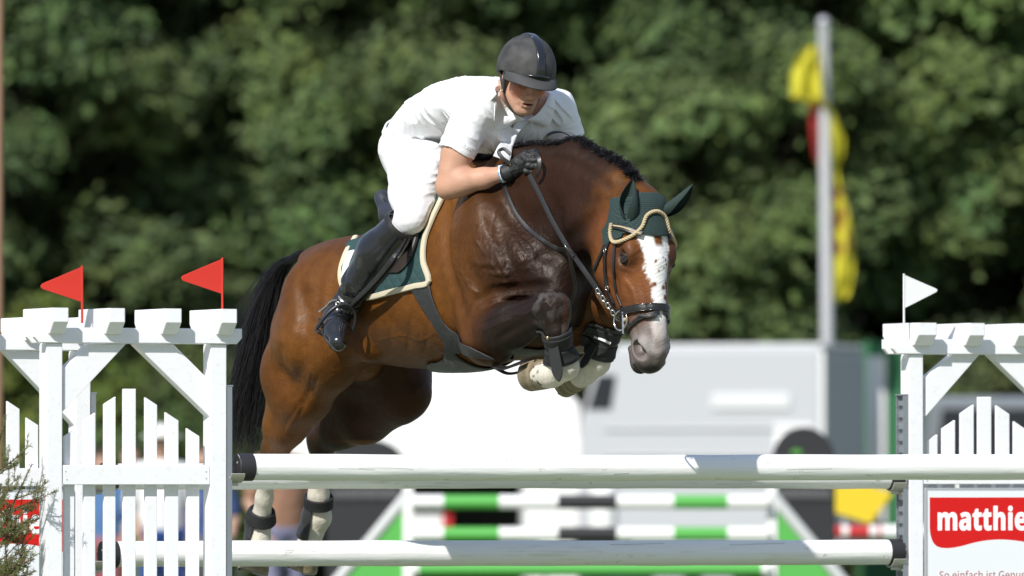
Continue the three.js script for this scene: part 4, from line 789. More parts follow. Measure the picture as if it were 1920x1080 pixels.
{
  // positive amplitude cuts a groove, negative raises a ridge
  line([[848, 330], [838, 420], [846, 520], [872, 610], [890, 640]], 0.016, 0.03);
  line([[905, 380], [935, 440], [960, 500], [985, 535]], 0.012, 0.028);
  line([[870, 470], [905, 560], [930, 575]], 0.009, 0.025);
  line([[876, 600], [892, 565], [925, 546], [965, 540], [1000, 538], [1030, 534]], 0.022, 0.018);
  line([[905, 570], [950, 556], [1000, 548]], -0.006, 0.012);
  line([[925, 640], [975, 610], [1015, 590]], 0.009, 0.016);
  line([[940, 580], [985, 566], [1020, 556]], 0.006, 0.012);
  line([[1000, 480], [1045, 470], [1090, 430], [1120, 400]], 0.02, 0.03);      // jugular groove
  line([[1000, 290], [1060, 300], [1120, 330], [1160, 370]], 0.008, 0.022);
  line([[1015, 330], [1050, 400], [1060, 460]], 0.006, 0.03);
  line([[560, 500], [575, 590], [570, 680], [552, 740]], 0.012, 0.03);
  line([[520, 560], [527, 640], [533, 720]], 0.010, 0.022);
  line([[640, 470], [612, 540], [606, 620], [620, 680]], -0.010, 0.022);
  line([[650, 500], [640, 600], [648, 660]], 0.010, 0.03);
  line([[604, 690], [578, 740], [548, 790]], 0.007, 0.016);
  line([[596, 700], [560, 770], [535, 815]], -0.005, 0.009);
  for (const x of [740, 775, 808]) line([[x, 580], [x - 6, 630], [x - 14, 672]], 0.0022, 0.014);
  // veins on shoulder, belly, forearm and thigh
  line([[862, 500], [880, 540], [905, 555], [935, 600]], -0.0035, 0.006); line([[930, 390], [920, 440], [945, 480], [940, 520]], -0.003, 0.006); line([[700, 640], [750, 628], [790, 640], [815, 625]], -0.0018, 0.0055); line([[900, 420], [890, 450], [912, 480]], -0.003, 0.005);
  line([[955, 590], [985, 590], [1010, 575]], -0.003, 0.005); line([[560, 640], [580, 700], [572, 740]], -0.003, 0.006);
  // wrinkles of skin before the shoulder, and folds at the elbow
  for (let i = 0; i < 9; i++) { const x = 905 + i * 13, y = 470 + i * 9; line([[x - 20, y + 18], [x - 4, y + 28], [x + 14, y + 24], [x + 30, y + 40]], (i % 2 ? 1 : -1) * 0.004, 0.009); }
  for (let i = 0; i < 5; i++) line([[880 + i * 5, 575 + i * 12], [905 + i * 6, 566 + i * 11], [930 + i * 8, 560 + i * 9]], (i % 2 ? 1 : -1) * 0.0035, 0.007);
  // head: crest below the eye, nasal hollow, wrinkles round mouth
  line([[1168, 520], [1186, 545], [1196, 585]], -0.005, 0.009); line([[1200, 520], [1210, 570], [1216, 620]], 0.004, 0.012); line([[1178, 480], [1196, 470], [1208, 455]], -0.003, 0.006);
  line([[1158, 500], [1168, 504], [1188, 510]], -0.003, 0.006); line([[1185, 600], [1195, 630], [1192, 660]], 0.004, 0.009); line([[1128, 470], [1134, 520], [1160, 560]], 0.005, 0.015); line([[1150, 560], [1166, 590], [1180, 600]], -0.003, 0.006);
  for (const L of LINES) { L.lo = V(9, 9, 9); L.hi = V(-9, -9, -9); for (const p of L.p) { L.lo.min(p); L.hi.max(p); } L.lo.addScalar(-2.2 * L.wid); L.hi.addScalar(2.2 * L.wid); }
}
horse.detail = (x, y, z) => { const L = along(x, z), r = sstep(0.45, 0.6, L) * (1 - sstep(0.9, 1.02, L)) * sstep(0.26, 0.12, y - MID.y) * sstep(-0.12, 0.0, y - MID.y) * sstep(0.04, 0.1, side(x, z)); return (r > 0 ? r * (0.0013 * (Math.abs(n3(x * 26 + y * 9, y * 15 - x * 12, z * 26)) - 0.3) + 0.001 * n3(x * 60, y * 40, z * 60)) : 0) + baseDetail(x, y, z); };
const baseDetail = (x, y, z) => lineDetail(x, y, z) + 0.0022 * n3(x * 6, y * 6, z * 6) + 0.0006 * n3(x * 24, y * 24, z * 24);

// ---- the coat: bay with black points, white face and socks
const segT = (p, a, b) => { const dx = b.x - a.x, dy = b.y - a.y, dz = b.z - a.z; return clamp(((p[0] - a.x) * dx + (p[1] - a.y) * dy + (p[2] - a.z) * dz) / (dx * dx + dy * dy + dz * dz)); };
const segD = (p, a, b) => { const t = segT(p, a, b); return Math.hypot(p[0] - mix(a.x, b.x, t), p[1] - mix(a.y, b.y, t), p[2] - mix(a.z, b.z, t)); };
const lerp3 = (a, b, t) => [mix(a[0], b[0], t), mix(a[1], b[1], t), mix(a[2], b[2], t)];
const BAY = [0.096, 0.034, 0.0062], RED = [0.136, 0.05, 0.0088], DARK = [0.02, 0.0075, 0.004], BLACK = [0.012, 0.0105, 0.0105], WHITE = [0.66, 0.61, 0.52], PINK = [0.5, 0.38, 0.33];
const CREST = [pt(890, 320), pt(960, 282), pt(1030, 272), pt(1090, 288), pt(1150, 325), pt(1190, 360)];
function coat(x, y, z) {
  const p = [x, y, z], nz = n3(x * 3, y * 3, z * 3), nf = n3(x * 14, y * 14, z * 14), hair = n3(x * 60, y * 18, z * 60);
  const L = along(x, z), S = side(x, z), [u, n, w] = headUVW(x, y, z);
  let c = lerp3(BAY, RED, clamp(0.5 + nz * 0.7 + 0.2 * nf));
  // darker along the back, the neck and the shoulder front
  const back = sstep(0.0, 0.2, y - MID.y + 0.05 * nz) * sstep(0.3, -0.1, L) * 0.45;
  const nk = sstep(0.5, 0.9, L + 0.1 * nz + 0.35 * Math.max(0, y - MID.y - 0.05)) * (1 - sstep(1.16, 1.34, L + 0.02 * nf - 0.25 * Math.max(0, y - MID.y - 0.3)));
  c = lerp3(c, DARK, clamp(back + nk * (0.95 + 0.05 * nf)));
  c = lerp3(c, [0.009, 0.004, 0.003], 0.9 * sstep(0.8, 0.98, L + 0.05 * nf) * sstep(0.2, 0.04, y - MID.y) * (1 - sstep(1.12, 1.2, L)));  // shade on the breast below the neck, painted into the coat
  c = lerp3(c, [0.013, 0.0055, 0.0035], 0.75 * sstep(0.3, 0.12, y - MID.y + 0.05 * nz) * sstep(0.72, 0.95, L + 0.05 * nf) * (1 - sstep(1.1, 1.2, L)));  // shade along the lower neck, also put into the colour
  const crest = Math.min(...CREST.slice(1).map((q, i) => segD(p, CREST[i], q))); c = lerp3(c, BLACK, 0.6 * sstep(0.1, 0.02, crest + 0.02 * nf));
  c = lerp3(c, DARK, 0.75 * sstep(-0.26, -0.34, y - MID.y) * sstep(-0.5, -0.2, L) * sstep(0.4, 0.1, L) * 0.3);
  c = c.map((v) => v * (1 + 0.1 * hair + 0.08 * nf));
  const { RF, LF, RH, LH } = horse;
  // legs
  const leg = (bones, dark0, sock0, rad) => { // bones: points; parameter runs along their length
    let acc = 0, best = 9e9, at = 0; for (let i = 0; i + 1 < bones.length; i++) { const d = segD(p, bones[i], bones[i + 1]); if (d < best) { best = d; at = acc + segT(p, bones[i], bones[i + 1]); } acc++; }
    if (best > rad) return; const e = at + 0.1 * nf - 2.2 * sstep(rad * 0.62, rad, best);
    c = lerp3(c, [0.0135, 0.0085, 0.0068], sstep(dark0, dark0 + 0.9, e) * 0.96); if (sock0) c = lerp3(c, WHITE.map((v) => v * (0.95 + 0.08 * hair)), sstep(sock0, sock0 + 0.08, at + 0.05 * n3(x * 30, y * 30, z * 30)));
    return at;
  };
  leg([RF.elbow, RF.fore, RF.knee, RF.can, RF.fet, RF.pas, RF.hoof], 0.35, 3.55, 0.15); leg([LF.elbow, LF.fore, LF.knee, LF.can, LF.fet, LF.pas, LF.hoof], 1.2, 3.4, 0.1);
  leg([RH.gas, RH.hock, RH.can, RH.fet, RH.pas, RH.hoof], 0.6, 1.4, 0.09); leg([LH.stif, LH.gas, LH.hock, LH.can, LH.fet, LH.pas, LH.hoof], 0.4, 2.5, 0.12);
  const kd = Math.hypot(x - RF.knee.x, y - RF.knee.y, z - RF.knee.z); if (kd < 0.11) c = lerp3(c, [0.15, 0.14, 0.135], 0.7 * sstep(0.1, 0.04, kd) * sstep(-0.2, 0.5, nf + 0.5 * hair));
  if (S < 0.02 && segD(p, LF.fore, LF.knee) < 0.1) c = lerp3(c, RED, 0.5);
  { const q = Math.hypot(x - RF.hoof.x - 0.005, y - RF.hoof.y, z - RF.hoof.z); if (q < 0.085) c = lerp3(c, [0.03, 0.026, 0.024], 0.9 * sstep(0.25, 0.45, n3(x * 34 + 3, y * 34, z * 34)) * sstep(0.075, 0.06, q)); }
  // inner thighs and sheath: shade painted into the coat as near black
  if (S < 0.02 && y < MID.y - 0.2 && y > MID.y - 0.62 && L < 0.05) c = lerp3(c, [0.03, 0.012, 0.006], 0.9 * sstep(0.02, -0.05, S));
  // head
  if (u > -0.1 && u < 1.12 && Math.abs(w) < 0.2 && n > -0.32 && L > 0.55) {
    const hd = sstep(1.12, 1.28, L);
    c = lerp3(c, lerp3([0.17, 0.058, 0.016], [0.11, 0.035, 0.012], clamp(0.4 + nz + 0.4 * nf)), hd * sstep(-0.1, 0.05, u));
    c = lerp3(c, [0.05, 0.02, 0.011], 0.65 * sstep(0.05, 0.0, Math.hypot((u - 0.33) * HL, n - 0.008, (Math.abs(w) - 0.105) * 0.6) - 0.035 + 0.01 * nf));
    c = lerp3(c, [0.075, 0.03, 0.018], 0.6 * sstep(0.42, 0.72, u));
    const grey_ = sstep(0.64, 0.8, u + 0.05 * nf - 0.25 * Math.max(0, n)); c = lerp3(c, [0.17, 0.145, 0.135], grey_ * 0.9); c = lerp3(c, [0.05, 0.045, 0.043], grey_ * sstep(0.0, -0.08, n) * 0.8); c = lerp3(c, [0.03, 0.026, 0.025], sstep(0.96, 1.02, u + 0.02 * nf));
    // blaze
    if (n > -0.02) {
      const wob = 0.006 * n3(u * 9, 4, w * 30) + 0.004 * n3(u * 40, 1, w * 60) + 0.003 * n3(u * 110, 3, w * 200), half = u < 0.36 ? mix(0.07, 0.05, sstep(0.2, 0.36, u)) : mix(0.05, 0.029, sstep(0.36, 0.55, u)), cx = 0.004 - 0.006 * sstep(0.3, 0.7, u);
      let m = sstep(half + 0.005, half - 0.008, Math.abs(w - cx) + wob) * sstep(0.1, 0.13, u + 0.01 * nf) * sstep(0.0, 0.02, n + 0.02);
      // brown notch at the top of the blaze, a pair of spots lower
      m *= 1 - sstep(0.024, 0.012, Math.abs(w + 0.006 + 0.05 * (u - 0.2)) + wob * 0.5) * sstep(0.275, 0.24, u);
      const spot = (su, sw, sr) => { m *= 1 - sstep(sr * 1.25, sr * 0.75, Math.hypot((u - su) * HL, w - sw)); };
      spot(0.505, 0.022, 0.009); spot(0.52, -0.018, 0.01); spot(0.58, -0.026, 0.011); spot(0.36, 0.016, 0.006); spot(0.345, -0.03, 0.005); spot(0.375, -0.034, 0.005); spot(0.42, 0.002, 0.004); spot(0.335, -0.018, 0.004); spot(0.4, -0.02, 0.0035);
      c = lerp3(c, [0.78, 0.76, 0.72], m * (1 - sstep(0.78, 0.86, u)));
      const sn = sstep(0.042, 0.024, Math.abs(w - 0.003) + wob) * sstep(0.7, 0.76, u) * (1 - sstep(0.87, 0.96, u + 0.06 * nf)); c = lerp3(c, [0.48, 0.41, 0.38], sn * 0.8); c = lerp3(c, [0.36, 0.33, 0.32], 0.6 * sstep(0.05, 0.02, Math.hypot((u - 0.87) * HL, n - 0.04, Math.abs(w) - 0.045)));
    }
    // nostril lining
    const nd = Math.hypot((u - 0.907) * HL, n - 0.024, Math.abs(w) - 0.05); c = lerp3(c, [0.012, 0.009, 0.009], sstep(0.024, 0.012, nd) * 0.9);
  }
  return c;
}
const hairBump = grey(512, 512, (u, v) => 0.5 + 0.5 * tile(u, v * 0.5, 70, 2) + 0.4 * tile(u, v, 24, 3)); hairBump.repeat.set(4, 4);
const coatMat = new THREE.MeshPhysicalMaterial({ vertexColors: true, roughness: 0.5, specularIntensity: 0.4, bumpMap: hairBump, bumpScale: 0.0013, clearcoat: 0.04, clearcoatRoughness: 0.28 });
coatMat.specularColor.setRGB(1, 0.86, 0.74);
const horseThing = thing('horse', 'bay horse with white blaze jumping over the white poles, rider on its back', 'horse', P(790, 700, -0.65));
{
  const [lo, hi] = horse.bounds(0.03);
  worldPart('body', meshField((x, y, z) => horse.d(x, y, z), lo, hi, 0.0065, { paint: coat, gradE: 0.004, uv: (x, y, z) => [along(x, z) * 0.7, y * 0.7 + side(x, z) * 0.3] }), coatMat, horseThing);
}
// ---------------------------------------------------------------- hooves, eyes, mane, tail
const TMP = V(0, 0, 0);
function basis(axis, hint) { const Y = axis.clone().normalize(), X = hint.clone().addScaledVector(Y, -hint.dot(Y)).normalize(), Z = X.clone().cross(Y); return new THREE.Matrix4().makeBasis(X, Y, Z); }
const hoofMat = (() => { const t = rgbTex(128, 128, (u, v) => { const b = 0.05 * Math.sin(v * 60 + 2 * tile(u, v, 4, 2)) + 0.06 * tile(u, v, 16, 3); return [0.5 + b, 0.45 + b, 0.36 + b * 0.9]; }); return phys(1, 1, 1, 0.5, { map: t }); })();
const hoofDark = std(0.06, 0.052, 0.042, 0.6), iron = std(0.35, 0.34, 0.33, 0.4, { metalness: 0.8 });
function hoof(a, b, r0, r1, mat) {
  const len = a.distanceTo(b), m = basis(b.clone().sub(a), FWD).setPosition(a);
  const g = new THREE.LatheGeometry([[0.001, -0.006], [r0 * 0.7, -0.006], [r0 * 0.96, 0.002], [r0 * 1.02, 0.012], [r0 * 1.03, 0.02], [mix(r0, r1, 0.5) * 1.01, len * 0.5], [r1, len - 0.003], [r1 * 0.97, len], [r1 * 0.6, len - 0.006], [0.001, len - 0.012]].map((p) => new THREE.Vector2(...p)), 30);
  g.applyMatrix4(m); const h = worldPart('hoof', g, mat, horseThing);
  const ring = new THREE.TorusGeometry(r1 * 0.9, 0.006, 6, 26, Math.PI * 1.6).rotateX(Math.PI / 2).rotateY(0.6).translate(0, len + 0.002, 0); ring.applyMatrix4(m); worldPart('horseshoe', ring, iron, h); return h;
}
{
  const { RF, LF, RH, LH } = horse;
  hoof(P(1027, 702, 0.22), P(996, 703, 0.13), 0.054, 0.062, hoofMat); hoof(P(1086, 706, -0.09), P(1058, 717, -0.16), 0.05, 0.058, hoofMat);
  hoof(P(484, 1036, -1.42), P(474, 1072, -1.42), 0.05, 0.062, hoofMat); hoof(P(576, 1030, -1.62), P(566, 1066, -1.64), 0.05, 0.062, hoofMat);
  const eyeMat = phys(0.008, 0.005, 0.004, 0.06, { clearcoat: 1, clearcoatRoughness: 0.03 }), lidMat = phys(0.018, 0.012, 0.01, 0.5);
  for (const s of [1, -1]) {
    const c = hp(0.332, 0.006, s * 0.094), e = new THREE.SphereGeometry(0.0215, 22, 16).translate(c.x, c.y, c.z), E = worldPart('eye', e, eyeMat, horseThing);
    for (const up of [1, -1]) { const q = []; for (let i = 0; i <= 10; i++) { const a = i / 10 * 2 - 1; q.push(hp(0.332 - up * 0.023 * (1 - a * a) + a * 0.006 - up * 0.002, 0.006 + a * 0.0235, s * (0.094 + 0.0155 - 0.008 * a * a))); } worldPart('eyelid', tube(q, (t) => 0.0035 + 0.003 * Math.sin(Math.PI * t), 16, 6), lidMat, E); }
  }
}
// many fine tapered hairs in one geometry: each is a list of points
function hairs(list) {
  const pos = [], nor = [], idx = [], uv = [];
  for (const { p, r } of list) {
    const n = p.length, b0 = pos.length / 3; let t = V(0, 0, 0), a = V(0, 0, 0), b = V(0, 0, 0);
    for (let i = 0; i < n; i++) {
      t.subVectors(p[Math.min(i + 1, n - 1)], p[Math.max(i - 1, 0)]).normalize(); a.set(0.31, 0.17, 0.93).addScaledVector(t, -(0.31 * t.x + 0.17 * t.y + 0.93 * t.z)).normalize(); b.crossVectors(t, a);
      const q = r * (i === n - 1 ? 0.15 : Math.min(1, 0.6 + i * 0.3) * (1 - 0.5 * i / n));
      for (let k = 0; k < 3; k++) { const c = Math.cos(k * 2.0944), s = Math.sin(k * 2.0944), nx = a.x * c + b.x * s, ny = a.y * c + b.y * s, nz = a.z * c + b.z * s; pos.push(p[i].x + nx * q, p[i].y + ny * q, p[i].z + nz * q); nor.push(nx, ny, nz); uv.push(k, i); }
    }
    for (let i = 0; i + 1 < n; i++) for (let k = 0; k < 3; k++) { const c = b0 + i * 3 + k, d = b0 + i * 3 + (k + 1) % 3; idx.push(c, d, c + 3, d, d + 3, c + 3); }
  }
  const g = new THREE.BufferGeometry(); g.setAttribute('position', new THREE.Float32BufferAttribute(pos, 3)); g.setAttribute('normal', new THREE.Float32BufferAttribute(nor, 3)); g.setAttribute('uv', new THREE.Float32BufferAttribute(uv, 2)); g.setIndex(idx); return g;
}
const hairMat = phys(0.017, 0.0155, 0.016, 0.36, { specularIntensity: 1 });
{ // mane
  seed(77); const crest = curveOf([pt(872, 330), pt(905, 312), pt(950, 292), pt(1000, 278), pt(1050, 274), pt(1100, 288), pt(1140, 310), pt(1172, 340), pt(1196, 372)]), list = [];
  const drop = (x, z, y0) => { let y = y0 + 0.16; for (let i = 0; i < 60; i++) { const d = horse.d(x, y, z); if (d < 0.001) break; y -= Math.max(0.7 * d, 0.0008); } return y; };
  for (let i = 0; i < 5200; i++) {
    const t = rnd(), c = crest.getPointAt(t), T = crest.getTangentAt(t), j = (rnd() + rnd() - 1) * 0.026, x = c.x + RIGHT.x * j, z = c.z + RIGHT.z * j, y = drop(x, z, c.y);
    const n = V(-T.x * T.y, 1, -T.z * T.y).normalize().multiplyScalar(0.75).addScaledVector(RIGHT, j * 9 + rr(0.05, 0.75)).add(V(rr(-0.3, 0.3), rr(-0.1, 0.3), rr(-0.3, 0.3))).normalize();
    const clump = 0.5 + 0.5 * Math.sin(t * 120), L = (0.03 + 0.022 * rnd()) * (t < 0.14 ? 1.6 : 1) * (0.85 + 0.2 * clump * sstep(0.6, 0.75, t)), curl = V(rr(-1, 1), rr(-0.7, 0.3), rr(-1, 1)), p = [];
    const base = V(x, y - 0.004, z);
    for (let k = 0; k < 5; k++) { const u = k / 4; p.push(base.clone().addScaledVector(n, L * u).addScaledVector(curl, L * 0.4 * u * u).addScaledVector(T, L * 0.25 * u * u * Math.sin(t * 120 + 1)).add(V(0, -L * 0.5 * u * u, 0))); }
    list.push({ p, r: rr(0.0011, 0.002) });
  }
  worldPart('mane', hairs(list), hairMat, horseThing);
  // forelock wisps under the bonnet edge are hidden; a few hairs in the ears and round the muzzle
}
{ // tail
  seed(78); const list = [], path = [[600, 478, -1.18], [564, 478, -1.28], [532, 494, -1.35], [510, 530, -1.4], [495, 592, -1.43], [480, 680, -1.45], [472, 750, -1.47], [466, 810, -1.48], [462, 866, -1.48]];
  const core = curveOf(path.map((q) => P(...q)));
  for (let i = 0; i < 900; i++) {
    const wild = rnd() < 0.26, start = Math.pow(rnd(), 1.3) * 0.42, end = rr(0.72, 1.0), a = rr(0, 6.28), q = Math.sqrt(rnd()), p = [], n = 12, sp = wild ? rr(1.0, 2.0) : 1, ph = rr(0, 6.28), fly = wild ? rr(0, 0.12) : rr(0, 0.02);
    for (let k = 0; k < n; k++) {
      const u = k / (n - 1), t = mix(start, end, u), c = core.getPoint(t), w = 0.036 + 0.048 * sstep(0.08, 0.6, t) - 0.012 * sstep(0.8, 1, t);
      const ox = Math.cos(a) * q * w * sp, oz = Math.sin(a) * q * w * sp * 0.7;
      c.x += (ox * Math.min(1, 0.35 + u)) - fly * u * u + (0.011 * Math.sin(u * 6 + ph) + 0.004 * Math.sin(u * 15 + ph * 2)) * u; c.z += oz * Math.min(1, 0.4 + u); c.y += Math.sin(a * 2) * 0.01 + (t < 0.2 ? 0.012 * Math.cos(a) : 0);
      p.push(c);
    }
    list.push({ p, r: wild ? rr(0.0006, 0.0011) : rr(0.001, 0.0021) });
  }
  const T = worldPart('tail', [hairs(list)], hairMat, horseThing);
}
// fine hairs under the belly are too small to show
// ---------------------------------------------------------------- tack that follows the coat
const LY = (px, py) => { const h = horse.hit(px, py) ?? pt(px, py, 0.2); return [along(h.x, h.z), h.y]; };
const leather = phys(0.013, 0.012, 0.0115, 0.42, { bumpMap: hairBump, bumpScale: 0.0004, clearcoat: 0.25, clearcoatRoughness: 0.4 });
const leatherMatte = phys(0.022, 0.021, 0.021, 0.62);
const patent = phys(0.012, 0.012, 0.013, 0.24, { clearcoat: 0.6, clearcoatRoughness: 0.12 });
const steel = std(0.62, 0.6, 0.56, 0.22, { metalness: 1 });
// a layer lying on the horse: polygon in (along, height), from off to off + thick above the coat
function layer(poly, off, thick, cell, { shape = horse, paint, round = 0.004, extra, k = 0.004 } = {}) {
  let lo = V(9, 9, 9), hi = V(-9, -9, -9), [b0, b1] = shape.bounds(0.04), l0 = 9, l1 = -9, y0 = 9, y1 = -9;
  for (const [l, y] of poly) { l0 = Math.min(l0, l); l1 = Math.max(l1, l); y0 = Math.min(y0, y); y1 = Math.max(y1, y); }
  for (const l of [l0, l1]) for (const s of [-0.45, 0.45]) { const q = MID.clone().addScaledVector(FWD, l).addScaledVector(RIGHT, s); lo.min(q); hi.max(q); }
  lo.y = y0 - 0.02; hi.y = y1 + 0.02; lo.x -= 0.02; lo.z -= 0.02; hi.x += 0.02; hi.z += 0.02;
  const f = (x, y, z) => {
    const b = shape.d(x, y, z), sh = Math.abs(b - off - thick / 2) - thick / 2; if (sh > 0.03) return sh;
    let r = polyDist(poly, along(x, z), y); if (extra) r = Math.max(r, extra(x, y, z)); return -smin(-sh, -r, k);
  };
  return meshField(f, lo, hi, cell, { paint, gradE: cell * 0.6, uv: (x, y, z) => [along(x, z), y] });
}
const wear = (p, f) => p; 
// saddle cloth
const quilt = grey(128, 128, (u, v) => { const a = Math.abs(((u + v) % 0.5) - 0.25) * 4, b = Math.abs(((u - v + 2) % 0.5) - 0.25) * 4; return 0.25 + 0.75 * Math.pow(Math.min(1, 1.3 * Math.min(1 - Math.abs(1 - a * 1), 1 - Math.abs(1 - b)) + 0.1), 0.5); }); quilt.repeat.set(9, 9);
const weave = grey(128, 128, (u, v) => 0.5 + 0.5 * Math.sin(u * 6.283 * 16) * Math.sin(v * 6.283 * 16)); weave.repeat.set(26, 26);
const padMat = phys(0.02, 0.056, 0.056, 0.85, { bumpMap: quilt, bumpScale: 0.006, sheen: 0.3 }), creamMat = phys(0.62, 0.55, 0.4, 0.8, { bumpMap: weave, bumpScale: 0.0006 });
const padPoly = smoothPoly([[700, 428], [668, 450], [651, 482], [643, 515], [652, 545], [690, 556], [735, 546], [780, 535], [806, 528], [797, 490], [800, 450], [815, 410], [832, 372], [838, 345]].map(([a, b]) => LY(a, b)).concat([[0.12, MID.y + 0.5], [-0.28, MID.y + 0.42]]), 4);
const pad = thing('saddle_pad', 'dark green quilted saddle pad with cream binding under the rider', 'saddle pad', P(740, 480, -0.6));
worldPart('cloth', layer(padPoly, 0.002, 0.012, 0.0055), padMat, pad);
{ // binding: cream tape round the lower edge, on the near side and the far side
  const edge = [[700, 427], [668, 449], [650, 482], [642, 515], [652, 546], [690, 558], [735, 548], [780, 537], [807, 529], [797, 490], [800, 450], [815, 410], [832, 372], [838, 348]];
  const pts = edge.map(([a, b]) => horse.hit(a, b)).filter(Boolean), nn = pts.map((p) => horse.grad(p, 0.008)), P2 = pts.map((p, i) => p.clone().addScaledVector(nn[i], 0.012));
  const mir = (p) => p.clone().addScaledVector(RIGHT, -2 * side(p.x, p.z)), mirN = (n) => n.clone().addScaledVector(RIGHT, -2 * n.dot(RIGHT));
  worldPart('binding', [strap(P2, nn, 0.022, 0.012, 80), strap(P2.map(mir), nn.map(mirN), 0.022, 0.012, 80)], creamMat, pad);
  const q = horse.hit(655, 497), n = horse.grad(q, 0.01); const b = [[651, 520], [654, 500], [662, 476]].map(([a, c]) => horse.hit(a, c)), bn = b.map((p) => horse.grad(p, 0.01));
  worldPart('white_patch', strap(b.map((p, i) => p.addScaledVector(bn[i], 0.0165)), bn, 0.034, 0.004, 14), white, pad);
}
// saddle: seat and panels from their own field, flaps lying over the pad
const saddle = thing('saddle', 'black jumping saddle with flaps and stirrups beneath the rider', 'saddle', P(770, 440, -0.7));
{
  const S = new Field(0.12);
  S.spine([[pt(752, 388), 0.11, 0.03], [pt(766, 398), 0.12, 0.035], [pt(790, 396), 0.11, 0.035], [pt(815, 374), 0.1, 0.035], [pt(845, 346), 0.07, 0.04]], RIGHT, 0.03, 6);
  S.cone(pt(716, 371, 0.08), 0.024, pt(780, 371, -0.08), 0.024, 0.03); S.cone(pt(716, 371, 0.08), 0.022, pt(742, 402, 0.1), 0.02, 0.03); S.cone(pt(780, 371, -0.08), 0.022, pt(822, 402, -0.1), 0.02, 0.03);
  S.cone(pt(846, 338, 0.035), 0.03, pt(846, 338, -0.035), 0.03, 0.03);
  for (const s of [1, -1]) { S.cone(pt(760 - 380 * s * 0.08, 408, s * 0.08), 0.04, pt(826 - 400 * s * 0.09, 402, s * 0.09), 0.05, 0.03); S.cone(pt(826 - 400 * s * 0.09, 402, s * 0.09), 0.05, pt(873 - 400 * s * 0.07, 368, s * 0.07), 0.04, 0.03); }
  const [lo, hi] = S.bounds(0.02); const seat = worldPart('seat', meshField((x, y, z) => S.d(x, y, z), lo, hi, 0.006), phys(0.028, 0.03, 0.042, 0.42, { clearcoat: 0.2, clearcoatRoughness: 0.35 }), saddle);
  worldPart('piping', tube([pt(738, 398, 0.11), pt(718, 372, 0.095), pt(722, 360, 0.05), pt(744, 357, 0), pt(770, 360, -0.05)].map((p) => p.add(V(0, 0.004, 0))), 0.005, 40, 6), leather, seat);
  const flap = smoothPoly([[735, 395], [712, 440], [710, 480], [726, 507], [756, 511], [776, 490], [787, 458], [797, 418], [809, 380], [826, 345]].map(([a, b]) => LY(a, b)).concat([[0.06, MID.y + 0.4], [-0.15, MID.y + 0.36]]), 4);
  const bothSides = (x, y, z) => 0.06 - Math.abs(side(x, z));
  const fl = worldPart('flap', layer(flap, 0.016, 0.009, 0.005, { extra: bothSides }), phys(0.03, 0.022, 0.018, 0.4, { bumpMap: hairBump, bumpScale: 0.0006, clearcoat: 0.2 }), saddle);
  // knee roll: padded front edge of the flap
  const kr = [[828, 348], [812, 380], [800, 418], [789, 456], [778, 486]].map(([a, b]) => { const p = horse.hit(a, b); return p.addScaledVector(horse.grad(p, 0.01), 0.028); });
  worldPart('knee_roll', tube(kr, (t) => 0.0135 - 0.006 * Math.abs(t - 0.4), 30, 10), phys(0.03, 0.026, 0.024, 0.45), fl);
  // girth with its belly guard
  const G = [[770, 528], [802, 521], [822, 580], [848, 618], [885, 650], [940, 676]].map(([a, b]) => LY(a, b)).concat([[0.42, MID.y - 0.3], [0.43, MID.y - 0.5], [-0.08, MID.y - 0.5]]).concat([[812, 690], [836, 674], [838, 650], [815, 610], [786, 566]].map(([a, b]) => LY(a, b)));
  const girth = worldPart('girth', layer(smoothPoly(G, 3), 0.003, 0.009, 0.005), phys(0.026, 0.026, 0.027, 0.5, { bumpMap: hairBump, bumpScale: 0.0006, clearcoat: 0.12 }), saddle);
  // front strap of the guard with its dangling end
  const fs = [[925, 684, 0.0], [945, 690, 0.05], [965, 684, 0.1], [985, 676, 0.13]].map((q) => P(q[0], q[1], q[2] + 0.08));
  worldPart('guard_strap', [strap(fs, fs.map(() => V(-0.3, 0.9, 0.4).normalize()), 0.026, 0.006, 20), strap([P(930, 690, 0.1), P(952, 700, 0.12), P(975, 697, 0.14), P(992, 688, 0.17), P(1004, 676, 0.2)], [0, 0, 0, 0, 0].map(() => V(-0.3, 0.9, 0.4).normalize()), 0.016, 0.005, 24)], leather, girth);
}
// ---------------------------------------------------------------- ear bonnet (worn cloth: part of the horse)
const knit = grey(256, 256, (u, v) => { const r = Math.floor(v * 16), x = ((u * 16 + (r % 2) * 0.5) % 1) - 0.5, y = ((v * 16) % 1) - 0.5, d = Math.hypot(x, y * 1.15); return clamp(1.25 - 2.4 * Math.abs(d - 0.32) * 1.6); }); knit.repeat.set(9, 9);
const knitMap = rgbTex(256, 256, (u, v) => { const r = Math.floor(v * 16), x = ((u * 16 + (r % 2) * 0.5) % 1) - 0.5, y = ((v * 16) % 1) - 0.5, d = Math.hypot(x, y * 1.15), k = clamp(1.3 - 3.2 * Math.max(0, 0.2 - d) * 3); return [0.17 * k + 0.015, 0.25 * k + 0.02, 0.24 * k + 0.02]; }); knitMap.repeat.copy(knit.repeat);
const knitMat = phys(1, 1, 1, 0.85, { map: knitMap, bumpMap: knit, bumpScale: 0.003 }), earCloth = phys(0.02, 0.04, 0.034, 0.8, { side: THREE.DoubleSide, bumpMap: weave, bumpScale: 0.0005, sheen: 0.2 }), rope = phys(0.5, 0.4, 0.24, 0.8);
const mirrorW = (p) => { const q = p.clone().sub(POLL), w = q.dot(HW); return p.clone().addScaledVector(HW, -2 * w); };
